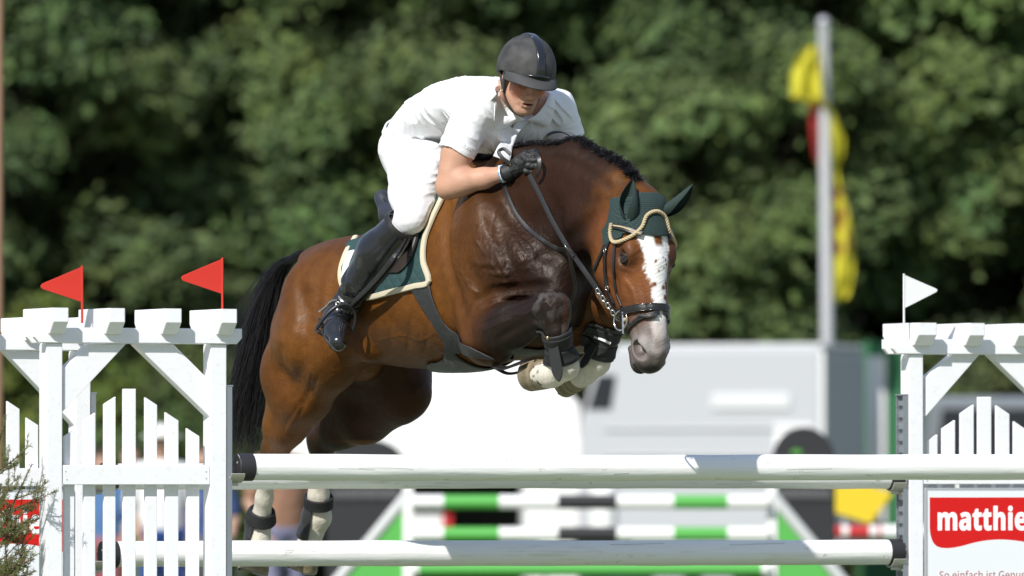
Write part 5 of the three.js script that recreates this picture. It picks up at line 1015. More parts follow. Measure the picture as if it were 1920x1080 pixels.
const aroundNose = (u, a, off) => { const o = hp(u, -0.01, 0), d = HN.clone().multiplyScalar(Math.cos(a)).addScaledVector(HW, Math.sin(a)); let t = 0.25; for (let k = 0; k < 80; k++) { const q = o.clone().addScaledVector(d, t), e = horse.d(q.x, q.y, q.z); if (e < 0.0008) break; t -= e * 0.7; } return o.addScaledVector(d, t + off); };
const bitAt = aroundNose(0.7, 1.95, 0.012);
const onHead = (px, py, off = 0) => { const p = horse.hit(px, py); if (!p) return null; return p.addScaledVector(horse.grad(p, 0.006), off); };
const headN = (p) => horse.grad(p, 0.008);
const ropeTube = (pts, r) => { // two strands twisted round each other
  const c = curveOf(pts), L = c.getLength(), n = Math.round(L / 0.0035), out = [];
  const fr = c.computeFrenetFrames(n, false);
  for (const s of [0, Math.PI]) { const q = []; for (let i = 0; i <= n; i++) { const a = s + i / n * L / 0.02 * Math.PI * 2; q.push(c.getPointAt(i / n).addScaledVector(fr.normals[i], Math.cos(a) * r * 0.55).addScaledVector(fr.binormals[i], Math.sin(a) * r * 0.55)); } out.push(tube(q, r * 0.72, n, 6)); }
  return out;
};
{
  const lim = (n, w) => n > 0 ? 0.205 - 0.01 * Math.abs(w) / 0.05 : n > -0.1 ? mix(0.205, 0.235, -n / 0.1) : 0.235 - (-0.1 - n) * 9;
  const c = hp(0.08, 0, 0), lo = c.clone().addScalar(-0.24), hi = c.clone().addScalar(0.24);
  const f = (x, y, z) => { const b = horse.d(x, y, z), sh = Math.abs(b - 0.0055) - 0.004; if (sh > 0.04) return sh; const [u, n, w] = headUVW(x, y, z); return -smin(-sh, -Math.max((u - lim(n, w)) * HL, (-0.06 - u - 0.3 * Math.max(0, n)) * HL, (-0.075 - 0.06 * sstep(0.05, 0.2, u) - n)), 0.004); };
  const cap = worldPart('ear_bonnet', meshField(f, lo, hi, 0.0045, { gradE: 0.003, uv: (x, y, z) => { const [u, n, w] = headUVW(x, y, z); return [w * 1.0 + n * 0.6, u * HL]; } }), knitMat, horseThing);
  // rope edging: low on the side, up in an arch over the forehead, down again on the far side
  const near = [[1151, 420], [1149, 440], [1153, 455], [1168, 455], [1186, 446], [1203, 428], [1213, 405], [1228, 397]].map(([a, b]) => onHead(a, b, 0.0135)).filter(Boolean), far = near.slice(0, -1).map(mirrorW).reverse();
  worldPart('rope_edging', ropeTube([...near, ...far], 0.0065), rope, cap);
  // ears in their cloth sleeves
  const ear = (base, tip, open, wide) => {
    const ax = tip.clone().sub(base), L = ax.length(); ax.normalize(); const o = open.clone().addScaledVector(ax, -open.dot(ax)).normalize(), sd = ax.clone().cross(o), pos = [], uv = [], idx = [], N = 22, K = 16;
    for (let i = 0; i <= N; i++) for (let j = 0; j <= K; j++) {
      const t = i / N, prof = wide * Math.pow(Math.sin(Math.PI * clamp(0.2 + 0.8 * t)), 0.75) * (1 - 0.15 * t) + 0.0015, span = mix(2.95, 2.3, sstep(0, 0.6, t)), a = mix(-span, span, j / K);
      const p = base.clone().addScaledVector(ax, t * L).addScaledVector(sd, Math.sin(a) * prof * 0.95).addScaledVector(o, -Math.cos(a) * prof * 0.75).addScaledVector(o, 0.016 * Math.sin(Math.PI * t) - 0.008 * t);
      pos.push(p.x, p.y, p.z); uv.push(a * prof, t * L);
    }
    for (let i = 0; i < N; i++) for (let j = 0; j < K; j++) { const p = i * (K + 1) + j, q = p + K + 1; idx.push(p, q, p + 1, q, q + 1, p + 1); }
    const g = new THREE.BufferGeometry(); g.setAttribute('position', new THREE.Float32BufferAttribute(pos, 3)); g.setAttribute('uv', new THREE.Float32BufferAttribute(uv, 2)); g.setIndex(idx); g.computeVertexNormals();
    worldPart('ear_cover', g, earCloth, cap);
  };
  const b1 = horse.hit(1182, 404) ?? hp(0.02, 0, 0.06), z1 = b1.z;
  ear(P(1180, 410, z1), P(1184, 337, z1 + 0.01), V(-0.5, 0.1, 0.85), 0.041);
  const z2 = z1 - 0.06; ear(P(1240, 402, z2), P(1301, 349, z2 + 0.05), V(0.35, -0.75, 0.55), 0.033);
}
// ---------------------------------------------------------------- bridle, reins and martingale
const bridle = thing('bridle', 'black leather bridle with noseband, bit rings and reins on the horse\'s head', 'bridle', POLL);
{
  const dense = (px) => { const c = new THREE.CatmullRomCurve3(px.map(([a, b]) => V(a, b, 0)), false, 'centripetal'), n = Math.max(3, Math.round(c.getLength() / 9)); return c.getSpacedPoints(n).map((q) => [q.x, q.y]); };
  const faceStrap = (name, px, width, off, both, parent = bridle, thick = 0.0045, mat = leather) => {
    const p = dense(px).map(([a, b]) => onHead(a, b, off + 0.002)).filter(Boolean).filter((q, i, all) => i === 0 || Math.abs(q.z - all[i - 1].z) < 0.05), n = p.map(headN), g = [strap(p, n, width, thick, 50)];
    if (both) { const q = p.map(mirrorW), m = q.map(headN); g.push(strap(q, m, width, thick, 50)); }
    return worldPart(name, g, mat, parent);
  };
  faceStrap('cheek_piece', [[1156, 412], [1148, 440], [1137, 470], [1136, 505], [1141, 545], [1152, 570]], 0.021, 0.004, true);
  faceStrap('cheek_piece', [[1154, 452], [1152, 480], [1153, 520], [1158, 552], [1166, 574]], 0.011, 0.003, true);
  faceStrap('throat_latch', [[1150, 425], [1134, 462], [1118, 500], [1112, 515]], 0.013, 0.003, true);
  const bb = faceStrap('browband', [[1154, 424], [1170, 428], [1188, 435], [1204, 440]], 0.02, 0.014, true);
  worldPart('browband_piping', tube([[1156, 424], [1172, 428], [1188, 435], [1202, 440]].map(([a, b]) => onHead(a, b, 0.019)), 0.003, 20, 6), rope, bb);
  // noseband runs round the nose: a ring of points on the head at one height
  const ringAt = (u0, u1, off, a0, a1, n = 26) => { const pts = []; for (let i = 0; i <= n; i++) { const a = mix(a0, a1, i / n), u = mix(u0, u1, i / n), o = hp(u, -0.01, 0), d = HN.clone().multiplyScalar(Math.cos(a)).addScaledVector(HW, Math.sin(a)); let t = 0.25; for (let k = 0; k < 80; k++) { const q = o.clone().addScaledVector(d, t), e = horse.d(q.x, q.y, q.z); if (e < 0.0008) break; t -= e * 0.7; } pts.push(o.addScaledVector(d, t + off)); } return pts; };
  const nb = ringAt(0.645, 0.645, 0.004, -3.0, 3.0, 48); const nose = worldPart('noseband', strap(nb, nb.map(headN), 0.027, 0.009, 120), leather, bridle);
  for (const s of [-1, 1]) { const e = nb.map((p) => p.clone().addScaledVector(HD, s * 0.0115).addScaledVector(headN(p), 0.004)); worldPart('stitched_edge', tube(e, 0.0028, 120, 5), patent, nose); }
  // flash strap crosses from the bridge of the nose to the chin groove
  const fl = []; for (const [u, a] of [[0.665, -0.5], [0.69, -0.1], [0.675, 0.25], [0.665, 0.35]]) fl.push(ringAt(u, u, 0.009, a, a + 0.01, 1)[0]);
  const f2 = []; for (let i = 0; i <= 12; i++) { const t = i / 12; f2.push(ringAt(mix(0.68, 0.785, Math.pow(t, 1.2)), 0, 0.008, mix(0.1, 2.4, t), mix(0.1, 2.4, t) + 0.01, 1)[0]); }
  const f2m = f2.map(mirrorW); worldPart('flash_strap', [strap(f2, f2.map(headN), 0.016, 0.005, 50), strap(f2m, f2m.map(headN), 0.016, 0.005, 50)], leather, bridle);
  faceStrap('keeper', [[1200, 592], [1214, 594], [1230, 592]], 0.014, 0.012, false, nose, 0.006);
  // bit: ring each side and the mouthpiece between
  for (const s of [1, -1]) {
    let c = bitAt.clone(); if (s < 0) c = mirrorW(c);
    const out = HW.clone().multiplyScalar(s).addScaledVector(HN, 0.15).normalize(), R = new THREE.TorusGeometry(0.036, 0.004, 8, 36); R.applyMatrix4(basis(out, HD).multiply(new THREE.Matrix4().makeRotationX(Math.PI / 2)).setPosition(c.clone().addScaledVector(HN, -0.016)));
    const r = worldPart('bit_ring', R, steel, bridle);
    worldPart('cheek_bar', tube([c.clone().addScaledVector(HD, -0.03), c.clone().addScaledVector(HD, 0.02), c.clone().addScaledVector(HD, 0.052)], 0.005, 10, 7), steel, r);
    worldPart('mouthpiece', tube([c.clone(), c.clone().addScaledVector(HW, -s * 0.03)], 0.009, 4, 8), std(0.6, 0.5, 0.28, 0.4), r);
  }
  for (const [a, b] of [[1138, 470], [1142, 540]]) { const q = onHead(a, b, 0.009), g = new THREE.TorusGeometry(0.009, 0.002, 6, 14); g.applyMatrix4(basis(headN(q), HD).multiply(new THREE.Matrix4().makeRotationX(Math.PI / 2)).setPosition(q)); worldPart('buckle', g, steel, bridle); }
}
const reins = (() => {
  const free = (list, lift = 0.012) => list.map(([a, b, z]) => { const h = horse.hit(a, b); return P(a, b, Math.max(z, h ? h.z + lift : -9)); });
  // near rein: bit to hand
  const bz = bitAt.z;
  const r = free([[toPx(bitAt)[0] - 17, toPx(bitAt)[1] - 12, bz - 0.01], [1118, 540, bz - 0.02], [1088, 497, bz - 0.06], [1064, 463, 0.32], [1036, 415, 0.26], [1012, 366, 0.2], [992, 328, 0.16]]);
  const t = thing('reins', 'black leather reins from the bit up to the rider\'s gloved hands', 'reins', r[3]);
  const nrm = r.map(() => V(-0.62, 0.25, 0.74).normalize());
  worldPart('rein', strap(r, nrm, 0.019, 0.005, 70), leather, t);
  // links where the rein meets the bit
  const links = []; for (let i = 0; i < 7; i++) { const p = r[0].clone().lerp(r[1], i / 7 * 1.0 - 0.1 + 0.1).addScaledVector(nrm[0], 0.005), g = new THREE.TorusGeometry(0.0075, 0.0022, 6, 14).scale(1, 1.5, 1); g.applyMatrix4(basis(r[1].clone().sub(r[0]), i % 2 ? nrm[0] : nrm[0].clone().cross(r[1].clone().sub(r[0]).normalize())).setPosition(p)); links.push(g); }
  worldPart('rein_chain', links, steel, t);
  // martingale ring and stop on the rein
  const q = r[3]; const g = new THREE.TorusGeometry(0.0135, 0.0028, 8, 20); g.applyMatrix4(basis(r[4].clone().sub(r[3]), nrm[3]).setPosition(q)); worldPart('martingale_ring', g, steel, t);
  worldPart('rein_stop', tube([r[3].clone().lerp(r[2], 0.45), r[3].clone().lerp(r[2], 0.6)], 0.011, 3, 8), leather, t);
  // loop of slack rein over the crest to the far hand, and the end by the near hand
  const far = [[1022, 290, -0.02], [1018, 268, -0.02], [1030, 251, -0.04], [1050, 247, -0.06], [1070, 256, -0.1], [1092, 270, -0.14], [1112, 292, -0.2]].map((a) => P(...a)); worldPart('slack_rein', strap(far, far.map(() => V(-0.3, 0.75, 0.6).normalize()), 0.014, 0.004, 50), leather, t);
  const loop = [[1004, 332, 0.15], [1011, 315, 0.165], [1011, 298, 0.16], [1004, 286, 0.13]].map((a) => P(...a)); worldPart('rein_end', strap(loop, loop.map(() => V(-0.2, 0.3, 0.93).normalize()), 0.016, 0.004, 24), leather, t);
  const l2 = [[956, 306, 0.05], [942, 296, 0.05], [935, 284, 0.04], [944, 279, 0.03], [958, 290, 0.04]].map((a) => P(...a)); worldPart('rein_end', strap(l2, l2.map(() => V(-0.4, 0.3, 0.86).normalize()), 0.014, 0.004, 30), leather, t);
  // far rein, bit to hand on the other side of the neck
  const m = mirrorW(bitAt), fr = [m, m.clone().lerp(P(1112, 292, -0.2), 0.5).addScaledVector(RIGHT, -0.08), P(1112, 292, -0.22)]; worldPart('rein', strap(fr, fr.map(() => RIGHT.clone().negate()), 0.019, 0.005, 40), leather, t);
  // martingale: yoke on the neck and strap down to the girth between the forelegs
  const mt = thing('martingale', 'thin black martingale strap lying round the horse\'s neck', 'martingale', r[3]);
  const yp = [[944, 338], [955, 372], [968, 400], [990, 428], [1018, 450], [1046, 466]].map(([a, b]) => { const p = horse.hit(a, b); return p.addScaledVector(horse.grad(p, 0.008), 0.005); }); yp.push(r[3].clone().add(V(-0.002, -0.006, -0.02))); worldPart('yoke', strap(yp, yp.map((p) => horse.grad(p, 0.01)), 0.017, 0.005, 50), leather, mt);
  const ms = [r[3].clone(), P(1072, 500, 0.3), P(1078, 545, 0.26), P(1060, 590, 0.2)]; worldPart('ring_strap', strap(ms, ms.map(() => V(0.2, 0.2, 0.95).normalize()), 0.014, 0.004, 30), leather, mt);
  return t;
})();
// ---------------------------------------------------------------- leg boots (worn: parts of the horse)
{
  const neop = phys(0.022, 0.022, 0.023, 0.6, { bumpMap: hairBump, bumpScale: 0.0004 }), shellMat = phys(0.03, 0.03, 0.032, 0.38), velcro = phys(0.013, 0.013, 0.014, 0.75);
  const legLayer = (a, b, t0, t1, off, thick, keep, cell = 0.004) => {
    const ax = b.clone().sub(a), L = ax.length(); ax.normalize(); const lo = a.clone().min(b).addScalar(-0.1), hi = a.clone().max(b).addScalar(0.1);
    return meshField((x, y, z) => { const d = horse.d(x, y, z), sh = Math.abs(d - off - thick / 2) - thick / 2; if (sh > 0.03) return sh; const px = x - a.x, py = y - a.y, pz = z - a.z, t = px * ax.x + py * ax.y + pz * ax.z, q = Math.hypot(px - ax.x * t, py - ax.y * t, pz - ax.z * t); let r = Math.max(t0 * L - t, t - t1 * L, q - 0.085); if (keep) r = Math.max(r, keep(px - ax.x * t, py - ax.y * t, pz - ax.z * t, t / L)); return -smin(-sh, -r, 0.004); }, lo, hi, cell, { gradE: 0.003 });
  };
  const { RF, LF, RH, LH } = horse;
  const boot = (K, F, tongue, label) => {
    const b = worldPart('tendon_boot', legLayer(K, F, 0.1, 0.86, 0.001, 0.01), neop, horseThing);
    for (const [t0, t1] of [[0.2, 0.45], [0.52, 0.8]]) worldPart('boot_strap', legLayer(K, F, t0, t1, 0.005, 0.011), velcro, b);
    worldPart('boot_tongue', slabBetween(tongue[0], tongue[1], tongue[2], tongue[3]), shellMat, b);
    return b;
  };
  function slabBetween(top, tip, w, n) { // a rounded tongue from top to tip, facing n
    const ax = tip.clone().sub(top), L = ax.length(), pts = []; for (let i = 0; i <= 14; i++) { const a = i / 14 * Math.PI; pts.push([Math.cos(a) * w / 2 * (0.72 + 0.28 * (1 - Math.sin(a))), -L + w * 0.8 - Math.sin(a) * w * 0.8]); } pts.reverse();
    const g = slab([[w * 0.42, 0], ...pts.reverse().map(([x, y]) => [x, y]), [-w * 0.42, 0]].reverse(), 0.008, 0.003);
    const Y = ax.clone().normalize().negate(), Z = n.clone().addScaledVector(Y, -n.dot(Y)).normalize(), X = Y.clone().cross(Z); return g.applyMatrix4(new THREE.Matrix4().makeBasis(X, Y, Z).setPosition(top));
  }
  const h1 = horse.hit(1044, 650) ?? P(1044, 650, 0.4);
  const rb = boot(RF.can.clone().lerp(RF.knee, 0.25), RF.fet, [P(1032, 625, h1.z + 0.014), P(1047, 716, h1.z + 0.004), 0.05, V(-0.6, 0.1, 0.8)]);
  worldPart('brass_stud', new THREE.SphereGeometry(0.006, 10, 8).scale(1, 1.3, 0.5).translate(...P(1027, 634, h1.z + 0.022).toArray()), std(0.55, 0.4, 0.15, 0.3, { metalness: 0.9 }), rb);
  const h2 = horse.hit(1120, 655) ?? P(1120, 655, 0.02);
  const lb = boot(LF.can.clone().lerp(LF.knee, 0.2), LF.fet, [P(1118, 640, h2.z + 0.012), P(1088, 690, h2.z + 0.02), 0.034, V(-0.5, 0.1, 0.85)]);
  { const q = horse.hit(1132, 633); if (q) worldPart('strap_tab', strap([[1121, 630], [1132, 635], [1142, 640]].map(([a, b]) => { const p = horse.hit(a, b) ?? q.clone(); return p.addScaledVector(horse.grad(p, 0.01), 0.018); }), [0, 0, 0].map(() => V(-0.4, 0.3, 0.85)), 0.01, 0.003, 8), white, lb); }
  // hind fetlock boots: band and a shell on the inside of the joint
  for (const [C, F, a, b, px] of [[RH.can, RH.fet, 0.78, 0.98, -1], [LH.can, LH.fet, 0.6, 0.8, -1]]) {
    const w = worldPart('fetlock_boot', legLayer(C, F.clone().addScaledVector(F.clone().sub(C), 0.55), a * 0.66 + 0.04, 0.86, 0.002, 0.011, (x, y, z, t) => x + 0.3 * z + 0.012 + 0.02 * (t - 0.6)), shellMat, horseThing);
    worldPart('boot_strap', legLayer(C, F, a, b, 0.004, 0.011), velcro, w);
  }
}
// ---------------------------------------------------------------- the rider
const rider = thing('person', 'rider in white shirt, white breeches, black boots and black helmet leaning over the horse\'s neck', 'person', pt(775, 300, 0));
const J = {
  pelvis: pt(772, 285, 0), waist: pt(805, 236, 0), chest: pt(868, 202, 0), upper: pt(925, 192, 0), neck: pt(958, 178, 0),
  shR: pt(893, 202, 0.18), hemR: pt(855, 287, 0.25), elR: pt(840, 350, 0.28), wrR: pt(950, 324, 0.13),
  shL: pt(1040, 205, -0.18), hemL: pt(1064, 262, -0.24), elL: pt(1078, 318, -0.27), wrL: pt(1090, 312, -0.14),
  hipR: pt(768, 305, 0.1), knR: pt(771, 408, 0.27), anR: pt(645, 572, 0.33), toeR: null,
  hipL: pt(848, 305, -0.1), knL: pt(987, 408, -0.27), anL: pt(909, 572, -0.33),
};
const HO = P(985, 144, 0.0), hF = V(0.33, -0.44, 0.82).normalize(), hX = V(0.92, -0.12, -0.36).addScaledVector(hF, -V(0.92, -0.12, -0.36).dot(hF)).normalize(), hU = hF.clone().cross(hX).normalize();
const hd = (x, y, z) => HO.clone().addScaledVector(hX, x).addScaledVector(hU, y).addScaledVector(hF, z);
const headLocal = (x, y, z) => { const a = x - HO.x, b = y - HO.y, c = z - HO.z; return [a * hX.x + b * hX.y + c * hX.z, a * hU.x + b * hU.y + c * hU.z, a * hF.x + b * hF.y + c * hF.z]; };
const skin = new Field(0.12);
{
  const S = skin;
  S.ell(J.pelvis, [0.08, 0.08, 0.09], FWD, UP, RIGHT, 0.05);
  S.spine([[J.pelvis, 0.09, 0.07], [J.waist, 0.125, 0.085], [J.chest, 0.15, 0.095], [J.upper, 0.15, 0.085], [J.neck, 0.07, 0.06]], RIGHT, 0.05, 6);
  S.cone(pt(945, 185, 0), 0.062, hd(0, -0.06, -0.02), 0.058, 0.03);
  S.chain([[pt(910, 196, 0.1), 0.06], [J.shR, 0.058], [J.hemR, 0.05], [J.elR, 0.044]], 0.03); S.cone(J.shR.clone().lerp(J.elR, 0.45), 0.05, J.shR.clone().lerp(J.elR, 0.8), 0.047, 0.03);
  S.chain([[J.elR, 0.043], [J.elR.clone().lerp(J.wrR, 0.25).add(V(0, 0.004, 0.004)), 0.047], [J.elR.clone().lerp(J.wrR, 0.6), 0.037], [J.wrR, 0.027]], 0.025); S.cone(J.elR.clone().add(V(-0.006, -0.014, 0)), 0.026, J.elR.clone().lerp(J.wrR, 0.12).add(V(0, -0.016, 0)), 0.026, 0.02);
  S.cone(J.wrR, 0.026, pt(958, 320, 0.125), 0.022, 0.02);
  S.chain([[pt(1010, 198, -0.1), 0.06], [J.shL, 0.058], [J.hemL, 0.05], [J.elL, 0.044], [J.wrL, 0.028]], 0.03);
  for (const k of ['R', 'L']) S.chain([[J['hip' + k], 0.06], [J['kn' + k], 0.04], [J['an' + k], 0.03]], 0.03);
  // head
  const E = (c, r, k, cut) => S.ell(hd(...c), r, hX, hU, hF, k, cut), C = (a, ra, b, rb, k) => S.cone(hd(...a), ra, hd(...b), rb, k);
  E([0, 0.025, -0.012], [0.074, 0.092, 0.094], 0.03); E([0, -0.045, 0.028], [0.058, 0.072, 0.062], 0.03);
  for (const s of [-1, 1]) {
    C([s * 0.052, -0.06, -0.01], 0.022, [s * 0.022, -0.108, 0.06], 0.016, 0.03);      // jaw
    E([s * 0.042, -0.028, 0.052], [0.026, 0.022, 0.022], 0.022);                       // cheekbone
    E([s * 0.032, 0.0, 0.08], [0.018, 0.012, 0.014], 0.014, true);                     // eye socket
    E([s * 0.031, 0.0, 0.064], [0.0145, 0.0125, 0.0135], 0.005);                       // eyelids over the ball
    C([s * 0.014, 0.017, 0.083], 0.007, [s * 0.048, 0.018, 0.066], 0.006, 0.012);      // brow
    E([s * 0.011, -0.042, 0.098], [0.0085, 0.008, 0.01], 0.008);                       // nostril wing
    E([s * 0.0065, -0.0475, 0.1], [0.0035, 0.003, 0.005], 0.003, true);
    E([s * 0.0765, -0.012, -0.012], [0.008, 0.03, 0.019], 0.008); E([s * 0.083, -0.01, -0.006], [0.006, 0.016, 0.009], 0.006, true); E([s * 0.075, -0.036, -0.004], [0.007, 0.011, 0.009], 0.006); // ear
  }
  C([0, 0.008, 0.086], 0.009, [0, -0.034, 0.106], 0.0115, 0.014); E([0, -0.036, 0.108], [0.012, 0.011, 0.011], 0.01);
  E([0, -0.111, 0.064], [0.024, 0.018, 0.022], 0.02);                                  // chin
  E([0, -0.07, 0.078], [0.024, 0.016, 0.014], 0.014);
  C([-0.018, -0.0675, 0.086], 0.0045, [0.018, -0.0675, 0.086], 0.0045, 0.008); C([-0.009, -0.065, 0.091], 0.005, [0.009, -0.065, 0.091], 0.005, 0.006);   // upper lip
  C([-0.016, -0.083, 0.082], 0.005, [0.016, -0.083, 0.082], 0.005, 0.008); C([-0.007, -0.084, 0.087], 0.0055, [0.007, -0.084, 0.087], 0.0055, 0.006);       // lower lip
  E([0, -0.0745, 0.094], [0.0195, 0.0038, 0.016], 0.004, true);                        // open mouth
  C([-0.024, -0.048, 0.078], 0.003, [-0.03, -0.08, 0.066], 0.003, 0.01); C([0.024, -0.048, 0.078], 0.003, [0.03, -0.08, 0.066], 0.003, 0.01);
}
const SKIN = [0.5, 0.27, 0.18], SKIN2 = [0.56, 0.24, 0.16];
function skinPaint(x, y, z) {
  const [a, b, c] = headLocal(x, y, z), n = n3(x * 30, y * 30, z * 30), m = n3(x * 11, y * 11, z * 11); let k = lerp3(SKIN, [0.56, 0.32, 0.22], clamp(0.5 + 0.35 * m + 0.2 * n));
  if (Math.hypot(a, b, c) < 0.2) {
    k = lerp3(k, [0.52, 0.16, 0.11], 0.75 * sstep(0.05, 0.012, Math.hypot(Math.abs(a) - 0.045, b + 0.03, c - 0.06))); k = lerp3(k, [0.52, 0.2, 0.14], 0.5 * sstep(0.03, 0.01, Math.hypot(a, b + 0.036, c - 0.108)));
    k = lerp3(k, [0.42, 0.12, 0.1], 0.75 * sstep(0.0085, 0.004, Math.abs(b + 0.075)) * sstep(0.027, 0.018, Math.abs(a)) * sstep(0.068, 0.08, c)); if (Math.abs(b + 0.0745) < 0.0035 && Math.abs(a) < 0.019 && c > 0.06) k = [0.06, 0.015, 0.012];
    k = lerp3(k, [0.07, 0.04, 0.022], 0.7 * sstep(0.008, 0.004, Math.abs(b - 0.02 - 0.05 * Math.abs(a))) * sstep(0.01, 0.016, Math.abs(a)) * sstep(0.055, 0.045, Math.abs(a)) * sstep(0.06, 0.07, c));
    k = lerp3(k, [0.4, 0.22, 0.16], 0.3 * sstep(-0.05, -0.09, b) * sstep(0.0, 0.03, c) * (0.6 + 0.4 * n));
    if (c < 0.0 + 0.4 * (b > 0.03 ? b : 0) && Math.abs(a) < 0.073 && b > -0.07 && c < 0.03) k = lerp3(k, [0.05, 0.03, 0.018], sstep(0.01, -0.02, c + 0.3 * Math.max(0, -b)) * 0.95);
  }
  return k;
}
const skinMat = phys(1, 1, 1, 0.52, { vertexColors: true, specularIntensity: 0.55, bumpMap: hairBump, bumpScale: 0.0007 });
{
  const [lo, hi] = skin.bounds(0.02), headLo = HO.clone().addScalar(-0.19), headHi = HO.clone().addScalar(0.19);
  const f = (x, y, z) => skin.d(x, y, z);
  // the head on a finer grid, butted to the body inside the collar
  const cutN = (x, y, z) => headLocal(x, y, z)[1] + 0.125 - 0.3 * 0;
  const inHead = (x, y, z) => { const [a, b, c] = headLocal(x, y, z); return Math.hypot(a, b + 0.0, c) - 0.165; };
  const gBody = meshField((x, y, z) => Math.max(f(x, y, z), -(inHead(x, y, z) + 0.004)), lo, hi, 0.006, { paint: skinPaint }), gHead = meshField((x, y, z) => Math.max(f(x, y, z), inHead(x, y, z)), headLo, headHi, 0.003, { paint: skinPaint, gradE: 0.0015 });
  worldPart('body', mergeGeometries([gBody, gHead]), skinMat, rider);
  const eye = phys(0.55, 0.53, 0.5, 0.1), iris = phys(0.06, 0.05, 0.04, 0.08), lid = std(0.36, 0.17, 0.12, 0.6);
  for (const s of [-1, 1]) {
    const c = hd(s * 0.031, -0.001, 0.0655), e = worldPart('eye', new THREE.SphereGeometry(0.0128, 18, 14).translate(c.x, c.y, c.z), eye, rider); const d = hF.clone().addScaledVector(hU, -0.35).normalize(), ic = c.clone().addScaledVector(d, 0.0078);
    worldPart('iris', new THREE.SphereGeometry(0.0062, 14, 10).translate(ic.x, ic.y, ic.z), iris, e);
    worldPart('eyelid', tube([hd(s * 0.018, -0.002, 0.0755), hd(s * 0.03, 0.0045, 0.0795), hd(s * 0.043, -0.002, 0.072)], 0.0036, 12, 6), lid, e);
  }
}
